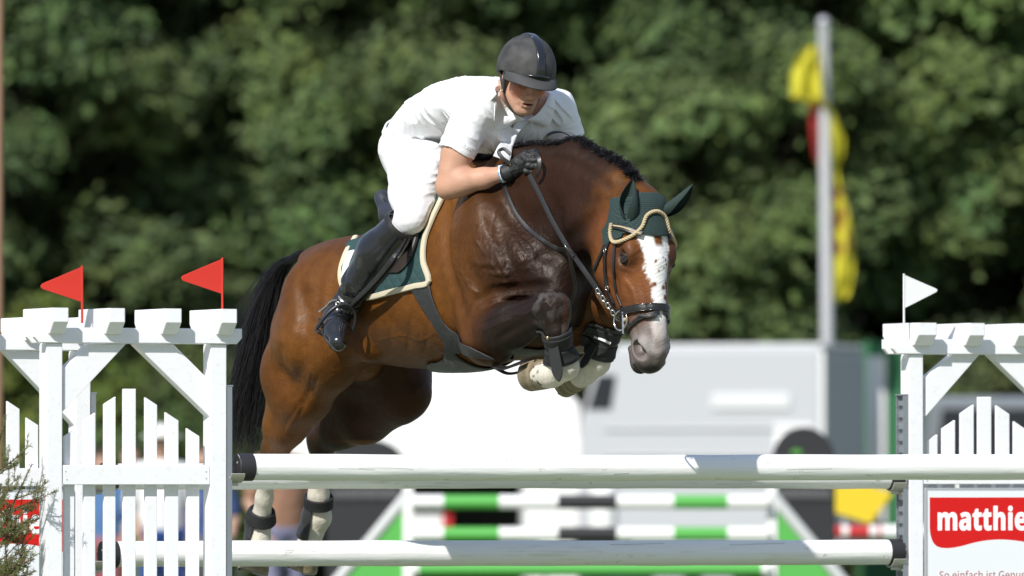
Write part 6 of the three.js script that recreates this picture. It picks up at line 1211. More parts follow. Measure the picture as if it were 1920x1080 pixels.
// ---- helmet
{
  const shell = new Field(0.12), E = (c, r, k, cut) => shell.ell(hd(...c), r, hX, hU, hF, k, cut);
  E([0, 0.028, -0.012], [0.108, 0.128, 0.135], 0.01);
  const cutY = (a, c) => 0.012 + 0.05 * sstep(-0.02, 0.1, c) * 0.5 - 0.055 * sstep(0.0, -0.11, c) + 0.012 * Math.cos(a * 18) * 0;
  const f = (x, y, z) => { const [a, b, c] = headLocal(x, y, z), o = shell.d(x, y, z); return Math.max(-smin(-o, -(cutY(a, c) - b), 0.008), -(o + 0.016)); };
  const [lo, hi] = shell.bounds(0.02), helm = phys(0.028, 0.028, 0.029, 0.72, { bumpMap: grey(256, 256, (u, v) => 0.5 + 0.6 * tile(u, v, 60, 2)), bumpScale: 0.0006 });
  helm.bumpMap.repeat.set(6, 6);
  const dust = (x, y, z) => { const n = fbm(x * 16, y * 16, z * 16, 4), k = 0.03 + 0.028 * clamp(0.5 + n * 1.3); return [k, k * 0.97, k * 0.94]; };
  helm.vertexColors = true; helm.color.setRGB(1, 1, 1);
  const H = worldPart('helmet', meshField(f, lo, hi, 0.004, { paint: dust, gradE: 0.003 }), helm, rider);
  // ridge stripe down the middle, and the trim over the peak
  const band = phys(0.012, 0.013, 0.016, 0.22, { clearcoat: 0.7, clearcoatRoughness: 0.15 });
  worldPart('stripe', meshField((x, y, z) => { const [a, b, c] = headLocal(x, y, z), o = shell.d(x, y, z), sh = Math.abs(o - 0.001) - 0.005; return -smin(-sh, -Math.max(Math.abs(a) - 0.0165, cutY(a, c) + 0.012 - b), 0.003); }, lo, hi, 0.004, { gradE: 0.0025 }), band, H);
  const bt = hd(0, 0.158, -0.012); worldPart('vent', new THREE.TorusGeometry(0.014, 0.0028, 8, 20).applyMatrix4(basis(hU, hX).multiply(new THREE.Matrix4().makeRotationX(Math.PI / 2)).setPosition(bt)), steel, H);
  const em = []; for (let i = 0; i <= 12; i++) { const t = i / 6 - 1; em.push(hd(t * 0.05, 0.046 + 0.012 * (1 - t * t), 0.128 - 0.026 * t * t)); } worldPart('peak_trim', tube(em, (t) => 0.002 + 0.0035 * Math.sin(Math.PI * t), 30, 7), band, H);
  // peak: a curved plate
  const pos = [], idx = [], uv = [], N = 28, M = 8, rows = []; const pk = (u, v, low) => { const a = (u - 0.5) * 2.5, sx = Math.sin(a), cz = Math.cos(a), r0 = 0.98, out = 0.052 * Math.pow(Math.max(0, Math.cos(a * 1.18)), 0.7), x = sx * (0.108 * r0 + v * out * 0.35), z = -0.012 + cz * 0.132 * r0 + v * out, y = cutY(x, -0.012 + cz * 0.13) + 0.006 - 0.02 * v * v - 0.01 * sx * sx * v - (low ? 0.006 * (1 - 0.4 * v) : 0); return hd(x, y, z); };
  for (const low of [0, 1]) for (let i = 0; i <= N; i++) for (let j = 0; j <= M; j++) { const p = pk(i / N, j / M, low); pos.push(p.x, p.y, p.z); uv.push(i / N, j / M); }
  const id = (l, i, j) => l * (N + 1) * (M + 1) + i * (M + 1) + j;
  for (let i = 0; i < N; i++) for (let j = 0; j < M; j++) { idx.push(id(0, i, j), id(0, i, j + 1), id(0, i + 1, j), id(0, i + 1, j), id(0, i, j + 1), id(0, i + 1, j + 1)); idx.push(id(1, i, j), id(1, i + 1, j), id(1, i, j + 1), id(1, i + 1, j), id(1, i + 1, j + 1), id(1, i, j + 1)); }
  for (let i = 0; i < N; i++) idx.push(id(0, i, M), id(1, i, M), id(0, i + 1, M), id(0, i + 1, M), id(1, i, M), id(1, i + 1, M));
  let g = new THREE.BufferGeometry(); g.setAttribute('position', new THREE.Float32BufferAttribute(pos, 3)); g.setAttribute('uv', new THREE.Float32BufferAttribute(uv, 2)); g.setIndex(idx); g.computeVertexNormals();
  worldPart('peak', g, phys(0.05, 0.05, 0.05, 0.75), H);
  // harness: side straps, ear piece, chin strap
  for (const s of [-1, 1]) {
    const a = [hd(s * 0.088, 0.02, 0.012), hd(s * 0.085, -0.02, 0.008), hd(s * 0.079, -0.06, 0.01)], b = [hd(s * 0.088, -0.0, -0.05), hd(s * 0.084, -0.03, -0.02), hd(s * 0.079, -0.06, 0.01)];
    worldPart('harness', [strap(a, a.map(() => hX.clone().multiplyScalar(s)), 0.022, 0.007, 16), strap(b, b.map(() => hX.clone().multiplyScalar(s)), 0.013, 0.005, 16)], leatherMatte, H);
    worldPart('strap_stud', new THREE.SphereGeometry(0.004, 8, 6).translate(...hd(s * 0.083, -0.062, 0.012).toArray()), steel, H);
  }
  const ch = [hd(-0.078, -0.06, 0.01), hd(-0.06, -0.096, 0.03), hd(-0.035, -0.123, 0.052), hd(0, -0.134, 0.06), hd(0.035, -0.123, 0.052), hd(0.06, -0.096, 0.03), hd(0.078, -0.06, 0.01)]; worldPart('chin_strap', tube(ch, 0.0042, 40, 6), leatherMatte, H);
}
// ---- cloth
const cloth = phys(0.86, 0.86, 0.87, 0.8, { bumpMap: weave, bumpScale: 0.0001, specularIntensity: 0.4 });
const folds = (x, y, z, A, X, f, amp) => { const a = x * A.x + y * A.y + z * A.z, c = x * X.x + y * X.y + z * X.z, w = 0.35 * n3(a * 5, c * 5, z * 4); const r = n3(a * f[0] + w, c * f[1] + w * 1.5, z * 3), q = n3(a * f[0] * 2.1 + 5, c * f[1] * 1.9 + w * 2, z * 5); return amp * ((1 - Math.abs(r)) ** 3 * -1 + 0.35 + 0.4 * (Math.abs(q) - 0.3)); };
const shirtF = new Field(0.12);
{
  const S = shirtF;
  S.spine([[pt(786, 262), 0.152, 0.098], [pt(806, 234), 0.162, 0.102], [pt(838, 214), 0.175, 0.108], [pt(876, 200), 0.188, 0.112], [pt(922, 192), 0.185, 0.1], [pt(950, 186), 0.12, 0.074]], RIGHT, 0.04, 6);
  S.cone(pt(900, 192, 0.13), 0.08, J.shR, 0.076, 0.06); S.cone(pt(985, 192, -0.13), 0.08, J.shL, 0.074, 0.06);
  S.cone(J.shR, 0.078, J.hemR.clone().addScaledVector(J.hemR.clone().sub(J.shR), 0.25), 0.07, 0.035); S.cone(J.shL, 0.078, J.hemL.clone().addScaledVector(J.hemL.clone().sub(J.shL), 0.25), 0.07, 0.035);
  S.ell(pt(905, 215, 0.06), [0.1, 0.09, 0.09], FWD, UP, RIGHT, 0.05); S.ell(pt(950, 215, -0.06), [0.1, 0.09, 0.09], FWD, UP, RIGHT, 0.05);
  S.ell(pt(915, 245, 0.07), [0.12, 0.085, 0.1], FWD, UP, RIGHT, 0.05); S.ell(pt(975, 240, -0.08), [0.12, 0.08, 0.1], FWD, UP, RIGHT, 0.05);
  const A = pt(940, 190).sub(pt(800, 240)).normalize(), X = V(0.25, 0.9, 0.35).normalize(), aR = J.hemR.clone().sub(J.shR).normalize(), aL = J.hemL.clone().sub(J.shL).normalize();
  const nearArm = (x, y, z, S0, ax) => { const t = (x - S0.x) * ax.x + (y - S0.y) * ax.y + (z - S0.z) * ax.z, q = Math.hypot(x - S0.x - ax.x * t, y - S0.y - ax.y * t, z - S0.z - ax.z * t); return [t, q]; };
  const lenR = J.hemR.distanceTo(J.shR), lenL = J.hemL.distanceTo(J.shL);
  S.detail = (x, y, z) => {
    const [tR, qR] = nearArm(x, y, z, J.shR, aR), [tL, qL] = nearArm(x, y, z, J.shL, aL), onR = sstep(0.02, 0.07, tR) * sstep(0.13, 0.1, qR), onL = sstep(0.02, 0.07, tL) * sstep(0.13, 0.1, qL);
    let d = folds(x, y, z, V(0.55, -0.75, 0.35), V(0.8, 0.6, 0), [4, 12], 0.0095) * (1 - Math.max(onR, onL)) + folds(x, y, z, aR, V(0.7, 0.3, 0.65), [14, 9], 0.004) * onR + folds(x, y, z, aL, V(0.7, 0.3, 0.65), [14, 9], 0.004) * onL;
    // hem band of the sleeve, placket and yoke seams
    d -= 0.0025 * sstep(0.004, 0.0, Math.abs(tR - lenR * 0.86) - 0.001) * onR; d += 0.0025 * sstep(0.003, 0, Math.abs(tR - lenR * 0.84)) * onR;
    return d + 0.0004 * n3(x * 40, y * 40, z * 40);
  };
  const arm = (k) => { const a = J['sh' + k], b = J['el' + k]; const dx = b.clone().sub(a), l2 = dx.lengthSq(); return (x, y, z) => { const t = clamp(((x - a.x) * dx.x + (y - a.y) * dx.y + (z - a.z) * dx.z) / l2); return Math.hypot(x - a.x - dx.x * t, y - a.y - dx.y * t, z - a.z - dx.z * t); }; };
  const armR = arm('R'), armL = arm('L'), waistA = pt(800, 240).sub(pt(776, 275)).normalize(), w0 = pt(782, 268);
  const neckO = P(963, 186, -0.02);
  const f = (x, y, z) => {
    let d = S.d(x, y, z); if (d > 0.04) return d; const [tR, qR] = nearArm(x, y, z, J.shR, aR), [tL, qL] = nearArm(x, y, z, J.shL, aL);
    if (qR < 0.15 && tR > 0.06) { d = Math.max(d, tR - lenR - 0.004 * Math.sin(x * 60)); if (tR > lenR * 0.6) d = Math.max(d, 0.05 - armR(x, y, z)); } if (qL < 0.15 && tL > 0.06) { d = Math.max(d, tL - lenL); if (tL > lenL * 0.6) d = Math.max(d, 0.05 - armL(x, y, z)); }
    // open neck
    const c = Math.hypot(x - J.neck.x, y - J.neck.y, z - J.neck.z); d = Math.max(d, -(Math.hypot(x - neckO.x, y - neckO.y, z - neckO.z) - 0.07));
    return d;
  };
  const [lo, hi] = S.bounds(0.03); const sh = worldPart('shirt', meshField(f, lo, hi, 0.0048, { gradE: 0.003 }), cloth, rider);
  // collar: two pointed leaves and the stand behind
  const neckC = P(958, 190, -0.05), nu = V(0.4, 0.82, 0.42).normalize(), nx = hX.clone().addScaledVector(nu, -hX.dot(nu)).normalize(), nf = nx.clone().cross(nu).normalize();
  const ring = (a, r, h) => neckC.clone().addScaledVector(nx, Math.sin(a) * r).addScaledVector(nf, Math.cos(a) * r * 1.05).addScaledVector(nu, h);
  const leaf = (pts, th = 0.003) => { const n = pts.length, pos = [], idx = []; for (const row of pts) for (const p of row) pos.push(p.x, p.y, p.z); const m = pts[0].length; for (let i = 0; i + 1 < n; i++) for (let j = 0; j + 1 < m; j++) { const a = i * m + j, b = a + m; idx.push(a, b, a + 1, b, b + 1, a + 1); } const g = new THREE.BufferGeometry(); g.setAttribute('position', new THREE.Float32BufferAttribute(pos, 3)); g.setIndex(idx); g.computeVertexNormals(); const nn = g.attributes.normal, q = [...pos]; for (let i = 0; i < pos.length / 3; i++) { q[i * 3] += nn.getX(i) * th; q[i * 3 + 1] += nn.getY(i) * th; q[i * 3 + 2] += nn.getZ(i) * th; } const all = pos.concat(q), N2 = pos.length / 3, id2 = idx.slice(); for (let i = 0; i < idx.length; i += 3) id2.push(idx[i] + N2, idx[i + 2] + N2, idx[i + 1] + N2); const ed = []; for (let j = 0; j + 1 < m; j++) ed.push([j, j + 1], [(n - 1) * m + j + 1, (n - 1) * m + j]); for (let i = 0; i + 1 < n; i++) ed.push([(i + 1) * m, i * m], [i * m + m - 1, (i + 1) * m + m - 1]); for (const [a, b] of ed) id2.push(a, b, a + N2, b, b + N2, a + N2); const o = new THREE.BufferGeometry(); o.setAttribute('position', new THREE.Float32BufferAttribute(all, 3)); o.setIndex(id2); const t = o.toNonIndexed(); t.computeVertexNormals(); return t; };
  const zAt = (F, x, y) => { const h = F.hit(x, y); return h ? h.z : -9; };
  const side2 = (T, B, zT) => { const c = (L) => new THREE.CatmullRomCurve3(L.map(([x, y]) => V(x, y, 0)), false, 'centripetal'), t = c(T), bq = c(B), out = []; for (let i = 0; i <= 14; i++) { const p = t.getPoint(i / 14), q = bq.getPoint(i / 14), zp = Math.max(mix(zT[0], zT[1], i / 14), zAt(shirtF, p.x, p.y) + 0.006), zq = Math.max(zAt(shirtF, q.x, q.y), zp - 0.07) + 0.008, row = []; for (let j = 0; j <= 5; j++) { const u = j / 5, x = mix(p.x, q.x, u), y = mix(p.y, q.y, u); row.push(P(x, y, Math.max(mix(zp, zq, u) + 0.012 * Math.sin(Math.PI * u), zAt(shirtF, x, y) + 0.006))); } out.push(row); } return out; };
  worldPart('collar', leaf(side2([[938, 160], [943, 180], [957, 204], [984, 225]], [[930, 166], [928, 205], [931, 242], [975, 227]], [-0.1, -0.1])), cloth, sh);
  worldPart('collar', leaf(side2([[990, 225], [1006, 215], [1020, 198], [1030, 178]], [[996, 229], [1026, 237], [1040, 208], [1040, 180]], [-0.1, -0.17])), cloth, sh);
  { const back = []; for (let i = 0; i <= 14; i++) { const a = mix(1.5, 4.78, i / 14); back.push([ring(a, 0.068, 0.0), ring(a, 0.074, 0.02), ring(a, 0.08, 0.0), ring(a, 0.09, -0.02)]); } worldPart('collar_stand', leaf(back), cloth, sh); }
  // tie: knot and blade, lying on the shirt
  const tieMat = phys(0.76, 0.77, 0.79, 0.6, { bumpMap: weave, bumpScale: 0.0003 }), onS = (x, y, o) => { const h = shirtF.hit(x, y); return P(x, y, (h ? h.z : -0.05) + o); };
  const bl = [[966, 236], [960, 252], [952, 268], [945, 284], [940, 298]].map(([x, y]) => onS(x, y, 0.007)), out = V(0.1, 0.1, 0.99);
  const tie = worldPart('tie', strap(bl, bl.map(() => out), (t) => 0.03 + 0.035 * t, 0.006, 30), tieMat, rider);
  worldPart('knot', strap([onS(984, 221, 0.014), onS(976, 230, 0.016), onS(966, 246, 0.014)], [0, 0, 0].map(() => V(0.15, -0.1, 0.97)), (t) => 0.052 - 0.024 * t, 0.022, 14), tieMat, tie);
}
// ---- breeches
{
  const B = new Field(0.12);
  B.ell(pt(776, 285), [0.11, 0.11, 0.125], FWD, UP, RIGHT, 0.05); B.ell(pt(766, 300, 0.06), [0.1, 0.112, 0.082], FWD, UP, RIGHT, 0.05); B.ell(pt(814, 300, -0.06), [0.1, 0.112, 0.082], FWD, UP, RIGHT, 0.05);
  B.spine([[pt(778, 280), 0.155, 0.105], [pt(795, 246), 0.152, 0.1]], RIGHT, 0.04, 4);
  B.chain([[J.hipR, 0.094], [pt(772, 362, 0.2), 0.078], [J.knR, 0.06]], 0.05); B.cone(J.knR, 0.055, J.knR.clone().lerp(J.anR, 0.2), 0.045, 0.02); B.cone(pt(800, 300, 0.1), 0.075, pt(786, 372, 0.22), 0.055, 0.05);
  B.chain([[J.hipL, 0.09], [pt(932, 362, -0.2), 0.078], [J.knL, 0.06]], 0.05); B.cone(J.knL, 0.055, J.knL.clone().lerp(J.anL, 0.2), 0.045, 0.02);
  const ax = J.knR.clone().sub(J.hipR).normalize();
  B.detail = (x, y, z) => folds(x, y, z, V(0.55, 0.4, 0.73), V(-0.2, 0.95, 0.2), [3, 10], 0.003) * sstep(-0.28, -0.42, x + 0.35 * (y - 2.4) * -1 - 0.0) * 0.6 + folds(x, y, z, V(0.7, 0.6, 0.3), V(-0.3, 0.95, 0.1), [5, 12], 0.0065) * sstep(pt(775, 300, 0.1).x, pt(815, 300, 0.1).x, x) + 0.0004 * n3(x * 35, y * 35, z * 35);
  const [lo, hi] = B.bounds(0.02); const br = worldPart('breeches', meshField((x, y, z) => B.d(x, y, z), lo, hi, 0.005, { gradE: 0.003 }), cloth, rider);
  worldPart('waistband', strap([0, 1, 2, 3, 4, 5, 6].map((i) => { const a = -1.2 + i / 6 * 3.6; return pt(789, 258).addScaledVector(RIGHT, Math.sin(a) * 0.16).addScaledVector(V(-0.55, 0.62, -0.55).normalize(), Math.cos(a) * 0.107); }), [0, 1, 2, 3, 4, 5, 6].map((i) => { const a = -1.2 + i / 6 * 3.6; return RIGHT.clone().multiplyScalar(Math.sin(a)).addScaledVector(V(-0.55, 0.62, -0.55), Math.cos(a)); }), 0.035, 0.005, 40), cloth, br);
}
// ---- tall boots, spurs and stirrups
const stirrupParts = [];
for (const s of [1, -1]) {
  const kn = s > 0 ? J.knR : J.knL, an = s > 0 ? J.anR : J.anL, K = new Field(0.12), m = (px, py, z) => { const p = P(px, py, z); return s > 0 ? p : p.clone().addScaledVector(RIGHT, -2 * side(p.x, p.z)); };
  const q = (px, py, w) => (s > 0 ? pt(px, py, w) : pt(px + 800 * w, py, -w));
  const top = q(757, 424, 0.28), z0 = P(0, 0, 0).z, az = J.anR.z;
  K.chain([[top, 0.072], [q(712, 474, 0.3), 0.084], [q(676, 530, 0.32), 0.064], [q(648, 572, 0.33), 0.046]], 0.03); K.cone(q(740, 455, 0.27), 0.05, q(700, 500, 0.29), 0.055, 0.03);
  // foot: heel, ankle, vamp, toe
  const heel = m(620, 592, az - 0.06), ball = m(632, 622, az + 0.1), toe = m(634, 642, az + 0.17);
  K.cone(q(648, 572, 0.33), 0.046, m(630, 600, az + 0.02), 0.045, 0.03); K.cone(m(628, 600, az + 0.0), 0.045, ball, 0.047, 0.03); K.cone(ball, 0.047, toe, 0.034, 0.03); K.cone(m(628, 600, az), 0.04, heel, 0.036, 0.03);
  const sole = m(617, 628, az + 0.1).sub(m(632, 612, az + 0.1)).normalize();
  const ax = kn.clone().sub(an).normalize();
  K.detail = (x, y, z) => { const t = (x - an.x) * ax.x + (y - an.y) * ax.y + (z - an.z) * ax.z; return 0.006 * Math.sin(t * 95 + 3 * n3(x * 12, y * 12, z * 12)) * sstep(0.0, 0.03, t) * sstep(0.17, 0.08, t) * 0.7 + 0.0008 * n3(x * 16, y * 16, z * 16); };
  // slanted top edge: higher at the outside front
  const cutA = ax.clone(), cutP = q(748, 425, 0.28);
  const f = (x, y, z) => Math.max(K.d(x, y, z), (x - cutP.x) * cutA.x + (y - cutP.y) * cutA.y + (z - cutP.z) * cutA.z - 0.012);
  const [lo, hi] = K.bounds(0.02); const boot = worldPart('boot', meshField(f, lo, hi, 0.0045, { gradE: 0.003 }), patent, rider);
  // turned top with its strap
  const rim = []; const e1 = RIGHT.clone().addScaledVector(cutA, -RIGHT.dot(cutA)).normalize(), e2 = cutA.clone().cross(e1); for (let i = 0; i <= 20; i++) { const a = i / 20 * Math.PI * 2; rim.push(cutP.clone().addScaledVector(q(757, 424, 0.28).sub(cutP), 0.75).addScaledVector(cutA, 0.004).addScaledVector(e1, Math.cos(a) * 0.0745).addScaledVector(e2, Math.sin(a) * 0.0745)); }
  worldPart('boot_top', strap(rim, rim.map((p) => p.clone().sub(cutP)), 0.022, 0.006, 60), leather, boot);
  // spur strap, buckle and spur
  const sp = (px, py, lift = 0.004) => { const h = K.hit(px, py, 1.2); return h ? h.addScaledVector(K.grad(h, 0.006), lift) : null; };
  if (s > 0) {
    const st = [[612, 556], [624, 566], [640, 572], [656, 578], [668, 582]].map(([a, b]) => sp(a, b)).filter(Boolean); worldPart('spur_strap', strap(st, st.map((p) => K.grad(p, 0.008)), 0.015, 0.004, 24), leather, boot);
    const bk = sp(636, 570, 0.008); worldPart('buckle', new THREE.TorusGeometry(0.011, 0.0022, 6, 4).rotateZ(Math.PI / 4).scale(1.1, 0.95, 1).applyMatrix4(new THREE.Matrix4().lookAt(K.grad(bk, 0.008), V(0, 0, 0), V(0.2, 1, 0)).setPosition(bk)), steel, boot);
    worldPart('spur', tube([sp(634, 562, 0.002), sp(622, 566, 0.004), sp(614, 574, 0.006) ?? m(612, 574, az), m(604, 580, az - 0.03), m(598, 584, az - 0.05)].filter(Boolean), 0.0042, 20, 7), steel, boot);
  }
  // sole and heel block
  const sl = [heel, m(628, 606, az + 0.03), ball, toe].map((p, i) => p.clone().addScaledVector(sole, [0.04, 0.043, 0.042, 0.03][i])); worldPart('sole', strap(sl, sl.map(() => sole), (t) => 0.06 + 0.022 * Math.sin(Math.PI * clamp(t * 1.05)) - 0.03 * sstep(0.85, 1, t), 0.011, 30), leatherMatte, boot);
  // stirrup: iron round the ball of the foot, leather up to the saddle
  const c = ball.clone().addScaledVector(toe.clone().sub(ball), -0.45), up = q(700, 505, 0.3).sub(c).normalize(), fw = toe.clone().sub(ball).normalize(), fx = up.clone().cross(fw).normalize(), f2 = fx.clone().cross(up);
  const arch = []; for (let i = 0; i <= 20; i++) { const a = Math.PI * i / 20; arch.push(c.clone().addScaledVector(fx, Math.cos(a) * 0.064).addScaledVector(up, -0.045 + Math.pow(Math.sin(a), 0.7) * 0.14)); }
  const irn = part0('stirrup_iron', tube(arch, (t) => 0.0062 + 0.003 * Math.abs(t - 0.5), 50, 8), phys(0.03, 0.03, 0.032, 0.35, { metalness: 0.3 }), saddle);
  part0('tread', bx(0.125, 0.012, 0.05, 0, 0, 0, 0.005).applyMatrix4(new THREE.Matrix4().makeBasis(fx, up, f2).setPosition(c.clone().addScaledVector(up, -0.05))), rubber, irn);
  const t0 = c.clone().addScaledVector(up, 0.1), l = [t0, q(702, 527, 0.385), q(738, 482, 0.385), q(758, 450, 0.31), q(770, 400, 0.2)]; const ln = l.map((p) => RIGHT.clone().multiplyScalar(s).addScaledVector(V(0, 0, 0.4), 1)); part0('stirrup_leather', [strap(l, ln, 0.021, 0.005, 40), strap(l.map((p) => p.clone().addScaledVector(RIGHT, -s * 0.008).add(V(0.008, 0, 0))), ln, 0.021, 0.005, 40)], leather, saddle);
}
function part0(name, geo, mat, parent) { return worldPart(name, geo, mat, parent); }
// ---- gloved hands closed on the reins, and the paper band on the wrist
const gloveMat = phys(0.014, 0.014, 0.0155, 0.58, { bumpMap: hairBump, bumpScale: 0.0006, sheen: 0.3 });
function glove(px) { // px maps [x, y, z] of the near hand to a point
  const G = new Field(0.08), Pt = px;
  G.spine([[Pt(948, 326, 0.0), 0.033, 0.028], [Pt(960, 320, 0.005), 0.033, 0.028], [Pt(978, 312, 0.015), 0.04, 0.03], [Pt(992, 304, 0.03), 0.042, 0.027]], V(-0.3, 0.75, 0.6).normalize(), 0.012, 5);
  // four fingers bent from the knuckles, tips tucked back under; thumb on top
  const F = [[[988, 292, 0.05], [1006, 290, 0.058], [1014, 302, 0.045], [1004, 309, 0.03], 0.0112], [[990, 301, 0.06], [1009, 301, 0.064], [1015, 313, 0.05], [1002, 319, 0.034], 0.0115], [[989, 311, 0.062], [1006, 313, 0.064], [1010, 325, 0.05], [998, 329, 0.036], 0.011], [[985, 321, 0.056], [999, 324, 0.056], [1002, 334, 0.044], [992, 336, 0.034], 0.0098]];
  for (const [a, b, c, d, r] of F) G.chain([[Pt(...a), r * 1.12], [Pt(...b), r * 1.05], [Pt(...c), r], [Pt(...d), r * 0.9]], 0.006);
  G.chain([[Pt(968, 302, 0.025), 0.017], [Pt(984, 290, 0.035), 0.0135], [Pt(1000, 285, 0.04), 0.0115], [Pt(1014, 287, 0.035), 0.0098]], 0.009);
  G.detail = (x, y, z) => 0.0012 * n3(x * 60, y * 60, z * 60) + 0.0008 * Math.sin(x * 180 + 4 * n3(x * 20, y * 20, z * 20));
  const [lo, hi] = G.bounds(0.01); const g = worldPart('glove', meshField((x, y, z) => G.d(x, y, z), lo, hi, 0.003, { gradE: 0.002 }), gloveMat, rider);
  worldPart('cuff', tube([Pt(945, 327, 0), Pt(958, 321, 0.004)], 0.0345, 4, 18, false), gloveMat, g);
  worldPart('cuff_stud', new THREE.SphereGeometry(0.0045, 8, 6).scale(1, 1, 0.6).translate(...Pt(957, 309, 0.036).toArray()), std(0.5, 0.36, 0.12, 0.3, { metalness: 0.9 }), g);
  return g;
}
const wz = J.wrR.z;
glove((x, y, z) => P(x, y, wz + 0.015 + z));
{ const o = P(950, 324, wz); glove((x, y, z) => { const p = P(x, y, wz + 0.015 + z), s = side(p.x, p.z); return p.addScaledVector(RIGHT, -2 * s).add(J.wrL.clone().sub(o.clone().addScaledVector(RIGHT, -2 * side(o.x, o.z)))); }); }
{
  const c = document.createElement('canvas'); c.width = 256; c.height = 64; const g = c.getContext('2d'); g.fillStyle = '#e9f1f6'; g.fillRect(0, 0, 256, 64); g.fillStyle = '#3f9ccb'; g.fillRect(0, 0, 256, 12); g.fillRect(0, 50, 256, 14); for (let i = 0; i < 12; i++) { g.fillRect(8 + i * 21, 22, 12, 6); g.fillRect(8 + i * 21, 34, 14, 5); }
  const t = new THREE.CanvasTexture(c); t.colorSpace = THREE.SRGBColorSpace; const a = J.wrR.clone().lerp(J.elR, 0.02), b = J.wrR.clone().lerp(J.elR, 0.115); const m = new THREE.MeshStandardMaterial({ map: t, roughness: 0.4, side: THREE.DoubleSide }); const gg = tube([a, b], (u) => 0.0325 + 0.002 * u, 3, 28, false); const uv = gg.attributes.uv; for (let i = 0; i < uv.count; i++) uv.setXY(i, (i % 29) / 28, Math.floor(i / 29) / 3); worldPart('wristband', gg, m, rider, 'pale blue and white paper wristband');
}
// ---------------------------------------------------------------- spruce tips beside the left wing
{
  seed(91); const t = thing('spruce', 'browning spruce branches at the bottom left edge before the picket wing', 'spruce', P(6, 1080, 1.0));
  const wood = std(0.13, 0.085, 0.05, 0.9), needle = std(0.16, 0.21, 0.06, 0.75), dry = std(0.24, 0.15, 0.06, 0.8), twigs = [], green = [], brown = [];
  const sprig = (pts, r, depth) => {
    const c = curveOf(pts), L = c.getLength(); twigs.push(tube(pts, (u) => mix(r, r * 0.3, u), 8, 5));
    const n = Math.round(L * 480); for (let i = 0; i < n; i++) { const u = rr(0.08, 1), p = c.getPointAt(u), T = c.getTangentAt(u), d = V(rr(-1, 1), rr(-1, 1), rr(-1, 1)).normalize().addScaledVector(T, 0.9).normalize(), l = rr(0.01, 0.018); (rnd() < (0.06 + 0.3 * (depth > 0 && u > 0.7)) ? brown : green).push({ p: [p, p.clone().addScaledVector(d, l * 0.5), p.clone().addScaledVector(d, l)], r: 0.0013 }); }
    if (depth < 2) for (let i = 0; i < (depth ? 5 : 9); i++) { const u = rr(0.15, 0.92), p = c.getPointAt(u), T = c.getTangentAt(u), s = i % 2 ? 1 : -1, l = L * rr(0.22, 0.42) * (1.1 - u * 0.6), d = T.clone().multiplyScalar(0.75).add(V(-T.y * s * 0.75, T.x * s * 0.75, rr(-0.5, 0.5))).normalize(); sprig([p, p.clone().addScaledVector(d, l * 0.5).add(V(0, rr(0, 0.008), 0)), p.clone().addScaledVector(d, l).add(V(0, 0.02, 0))], r * 0.55, depth + 1); }
  };
  const z = 1.0, b = P(-40, 1180, z);
  for (const [x, y] of [[10, 780], [44, 905], [60, 870], [66, 1000], [50, 1060], [-6, 850], [40, 960], [22, 1040]]) { const q = P(x, y, z + rr(-0.06, 0.06)); sprig([b.clone().add(V(rr(-0.03, 0.03), 0, rr(-0.05, 0.05))), b.clone().lerp(q, 0.5).add(V(-0.03, 0.02, rr(-0.04, 0.04))), q], 0.006, 0); }
  const root = [tube([b.clone().setY(0).add(V(-0.06, 0, 0)), b.clone().add(V(-0.04, -0.2, 0)), b], 0.02, 8, 8)];
  worldPart('trunk', root, wood, t); worldPart('twig', twigs, wood, t); const g = worldPart('needles', hairs(green), needle, t), h = worldPart('dry_needles', hairs(brown), dry, t); g.userData.kind = h.userData.kind = 'stuff';
}
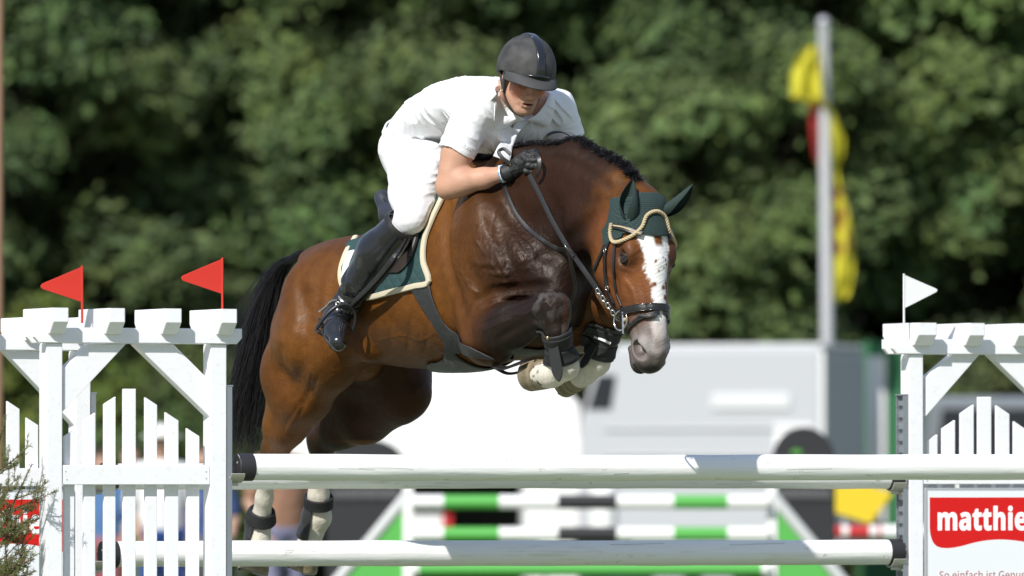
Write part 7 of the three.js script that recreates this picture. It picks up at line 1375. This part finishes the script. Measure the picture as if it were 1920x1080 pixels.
// ---------------------------------------------------------------- spectators far behind, each one body mesh with clothes over it
function spectator(label, px, z, turn, shirtCol, legCol, hat, h = 1.74) {
  const base = P(px, 891, z), t = thing('person', label, 'person', [base.x, 0, base.z], 'spectators behind the jump', turn), k = h / 1.74, v = (x, y, zz) => V(x * k, y * k, zz * k);
  const B = new Field(0.12), S = new Field(0.12), L = new Field(0.12), R_ = [V(1, 0, 0), V(0, 1, 0), V(0, 0, 1)];
  B.ell(v(0, 1.62, 0.01), [0.078 * k, 0.112 * k, 0.095 * k], ...R_, 0.02); B.cone(v(0, 1.4, -0.01), 0.056, v(0, 1.54, 0), 0.052, 0.03); B.ell(v(0, 1.6, 0.1), [0.014, 0.022, 0.018], ...R_, 0.012);
  B.spine([[v(0, 0.95, 0), 0.13 * k, 0.09 * k], [v(0, 1.2, 0), 0.14 * k, 0.095 * k], [v(0, 1.42, 0), 0.15 * k, 0.075 * k]], V(1, 0, 0), 0.04, 4);
  for (const s of [-1, 1]) {
    const sh = v(0.17 * s, 1.4, 0), el = v(0.25 * s, 1.13, -0.02), wr = v(0.2 * s, 0.93, 0.12), kn = v(0.1 * s, 0.5, 0.02), an = v(0.11 * s, 0.09, -0.02);
    B.chain([[sh, 0.05], [el, 0.04], [wr, 0.028]], 0.02); B.ell(v(0.19 * s, 0.86, 0.16), [0.03, 0.05, 0.04], ...R_, 0.02); for (let f = 0; f < 4; f++) B.chain([[v((0.175 + 0.012 * f) * s, 0.84, 0.17), 0.011], [v((0.17 + 0.012 * f) * s, 0.79, 0.2 - 0.004 * f), 0.009]], 0.006); B.cone(v(0.165 * s, 0.87, 0.18), 0.011, v(0.15 * s, 0.83, 0.21), 0.009, 0.008);
    B.chain([[v(0.09 * s, 0.9, 0), 0.07], [kn, 0.05], [an, 0.035]], 0.03); B.cone(v(0.11 * s, 0.05, -0.03), 0.035, v(0.12 * s, 0.035, 0.16), 0.03, 0.03);
    S.chain([[sh, 0.075], [sh.clone().lerp(el, 0.75), 0.062]], 0.04); L.chain([[v(0.085 * s, 0.92, 0), 0.1], [kn, 0.075], [an, 0.06]], 0.05);
  }
  S.spine([[v(0, 0.98, 0), 0.17 * k, 0.12 * k], [v(0, 1.2, 0), 0.175 * k, 0.125 * k], [v(0, 1.42, 0), 0.18 * k, 0.1 * k]], V(1, 0, 0), 0.04, 4); L.ell(v(0, 0.94, 0), [0.165, 0.12, 0.125], ...R_, 0.05);
  const m = (F, c, mat, name) => { F.detail = (x, y, z2) => 0.004 * n3(x * 9 + px, y * 9, z2 * 9); const [lo, hi] = F.bounds(0.02); return part(name, meshField((x, y, z2) => F.d(x, y, z2), lo, hi, c), mat, t); };
  m(B, 0.014, std(0.46, 0.27, 0.19, 0.6), 'body'); m(S, 0.018, std(...shirtCol, 0.85), 'shirt'); m(L, 0.018, std(...legCol, 0.85), 'trousers');
  const H = new Field(0.1); H.ell(v(0, 1.665, -0.015), [0.088 * k, 0.095 * k, 0.108 * k], ...R_, 0.01); const [lo, hi] = H.bounds(0.01), cap = meshField((x, y, z2) => Math.max(H.d(x, y, z2), 1.625 * k + (z2 > 0 ? z2 * 0.5 : z2 * 0.6) - y), lo, hi, 0.012); const c = part(hat ? 'cap' : 'hair', cap, std(...(hat || [0.06, 0.04, 0.025]), 0.85), t);
  if (hat) part('brim', new THREE.CylinderGeometry(0.16, 0.165, 0.012, 20).translate(0, 1.665 * k, 0.03), std(...hat, 0.85), c);
  for (const s of [-1, 1]) part('shoe', new THREE.SphereGeometry(0.06, 14, 10).scale(0.8, 0.7, 2).translate(0.115 * s * k, 0.042, 0.06), black, t);
}
spectator('spectator in white top and white hat seen through the left pickets', 303, -34, 0.3, [0.78, 0.78, 0.78], [0.02, 0.06, 0.25], [0.75, 0.75, 0.72], 1.8);
spectator('spectator in blue top seen between the left pickets near the post', 192, -36, -0.2, [0.07, 0.16, 0.34], [0.3, 0.1, 0.11], null, 1.62);
spectator('spectator in dark blue top beside the right post of the left wing', 383, -35, 0.1, [0.05, 0.09, 0.24], [0.12, 0.12, 0.12], null, 1.66);
spectator('spectator in orange top between the horse\'s hind legs', 528, -33, 0.5, [0.3, 0.16, 0.1], [0.2, 0.2, 0.3], [0.5, 0.48, 0.44], 1.86);
spectator('spectator in pale top far left behind the spruce twigs', 245, -37, 0.0, [0.5, 0.55, 0.62], [0.1, 0.14, 0.05], null, 1.68);
renderer.render(scene, camera);
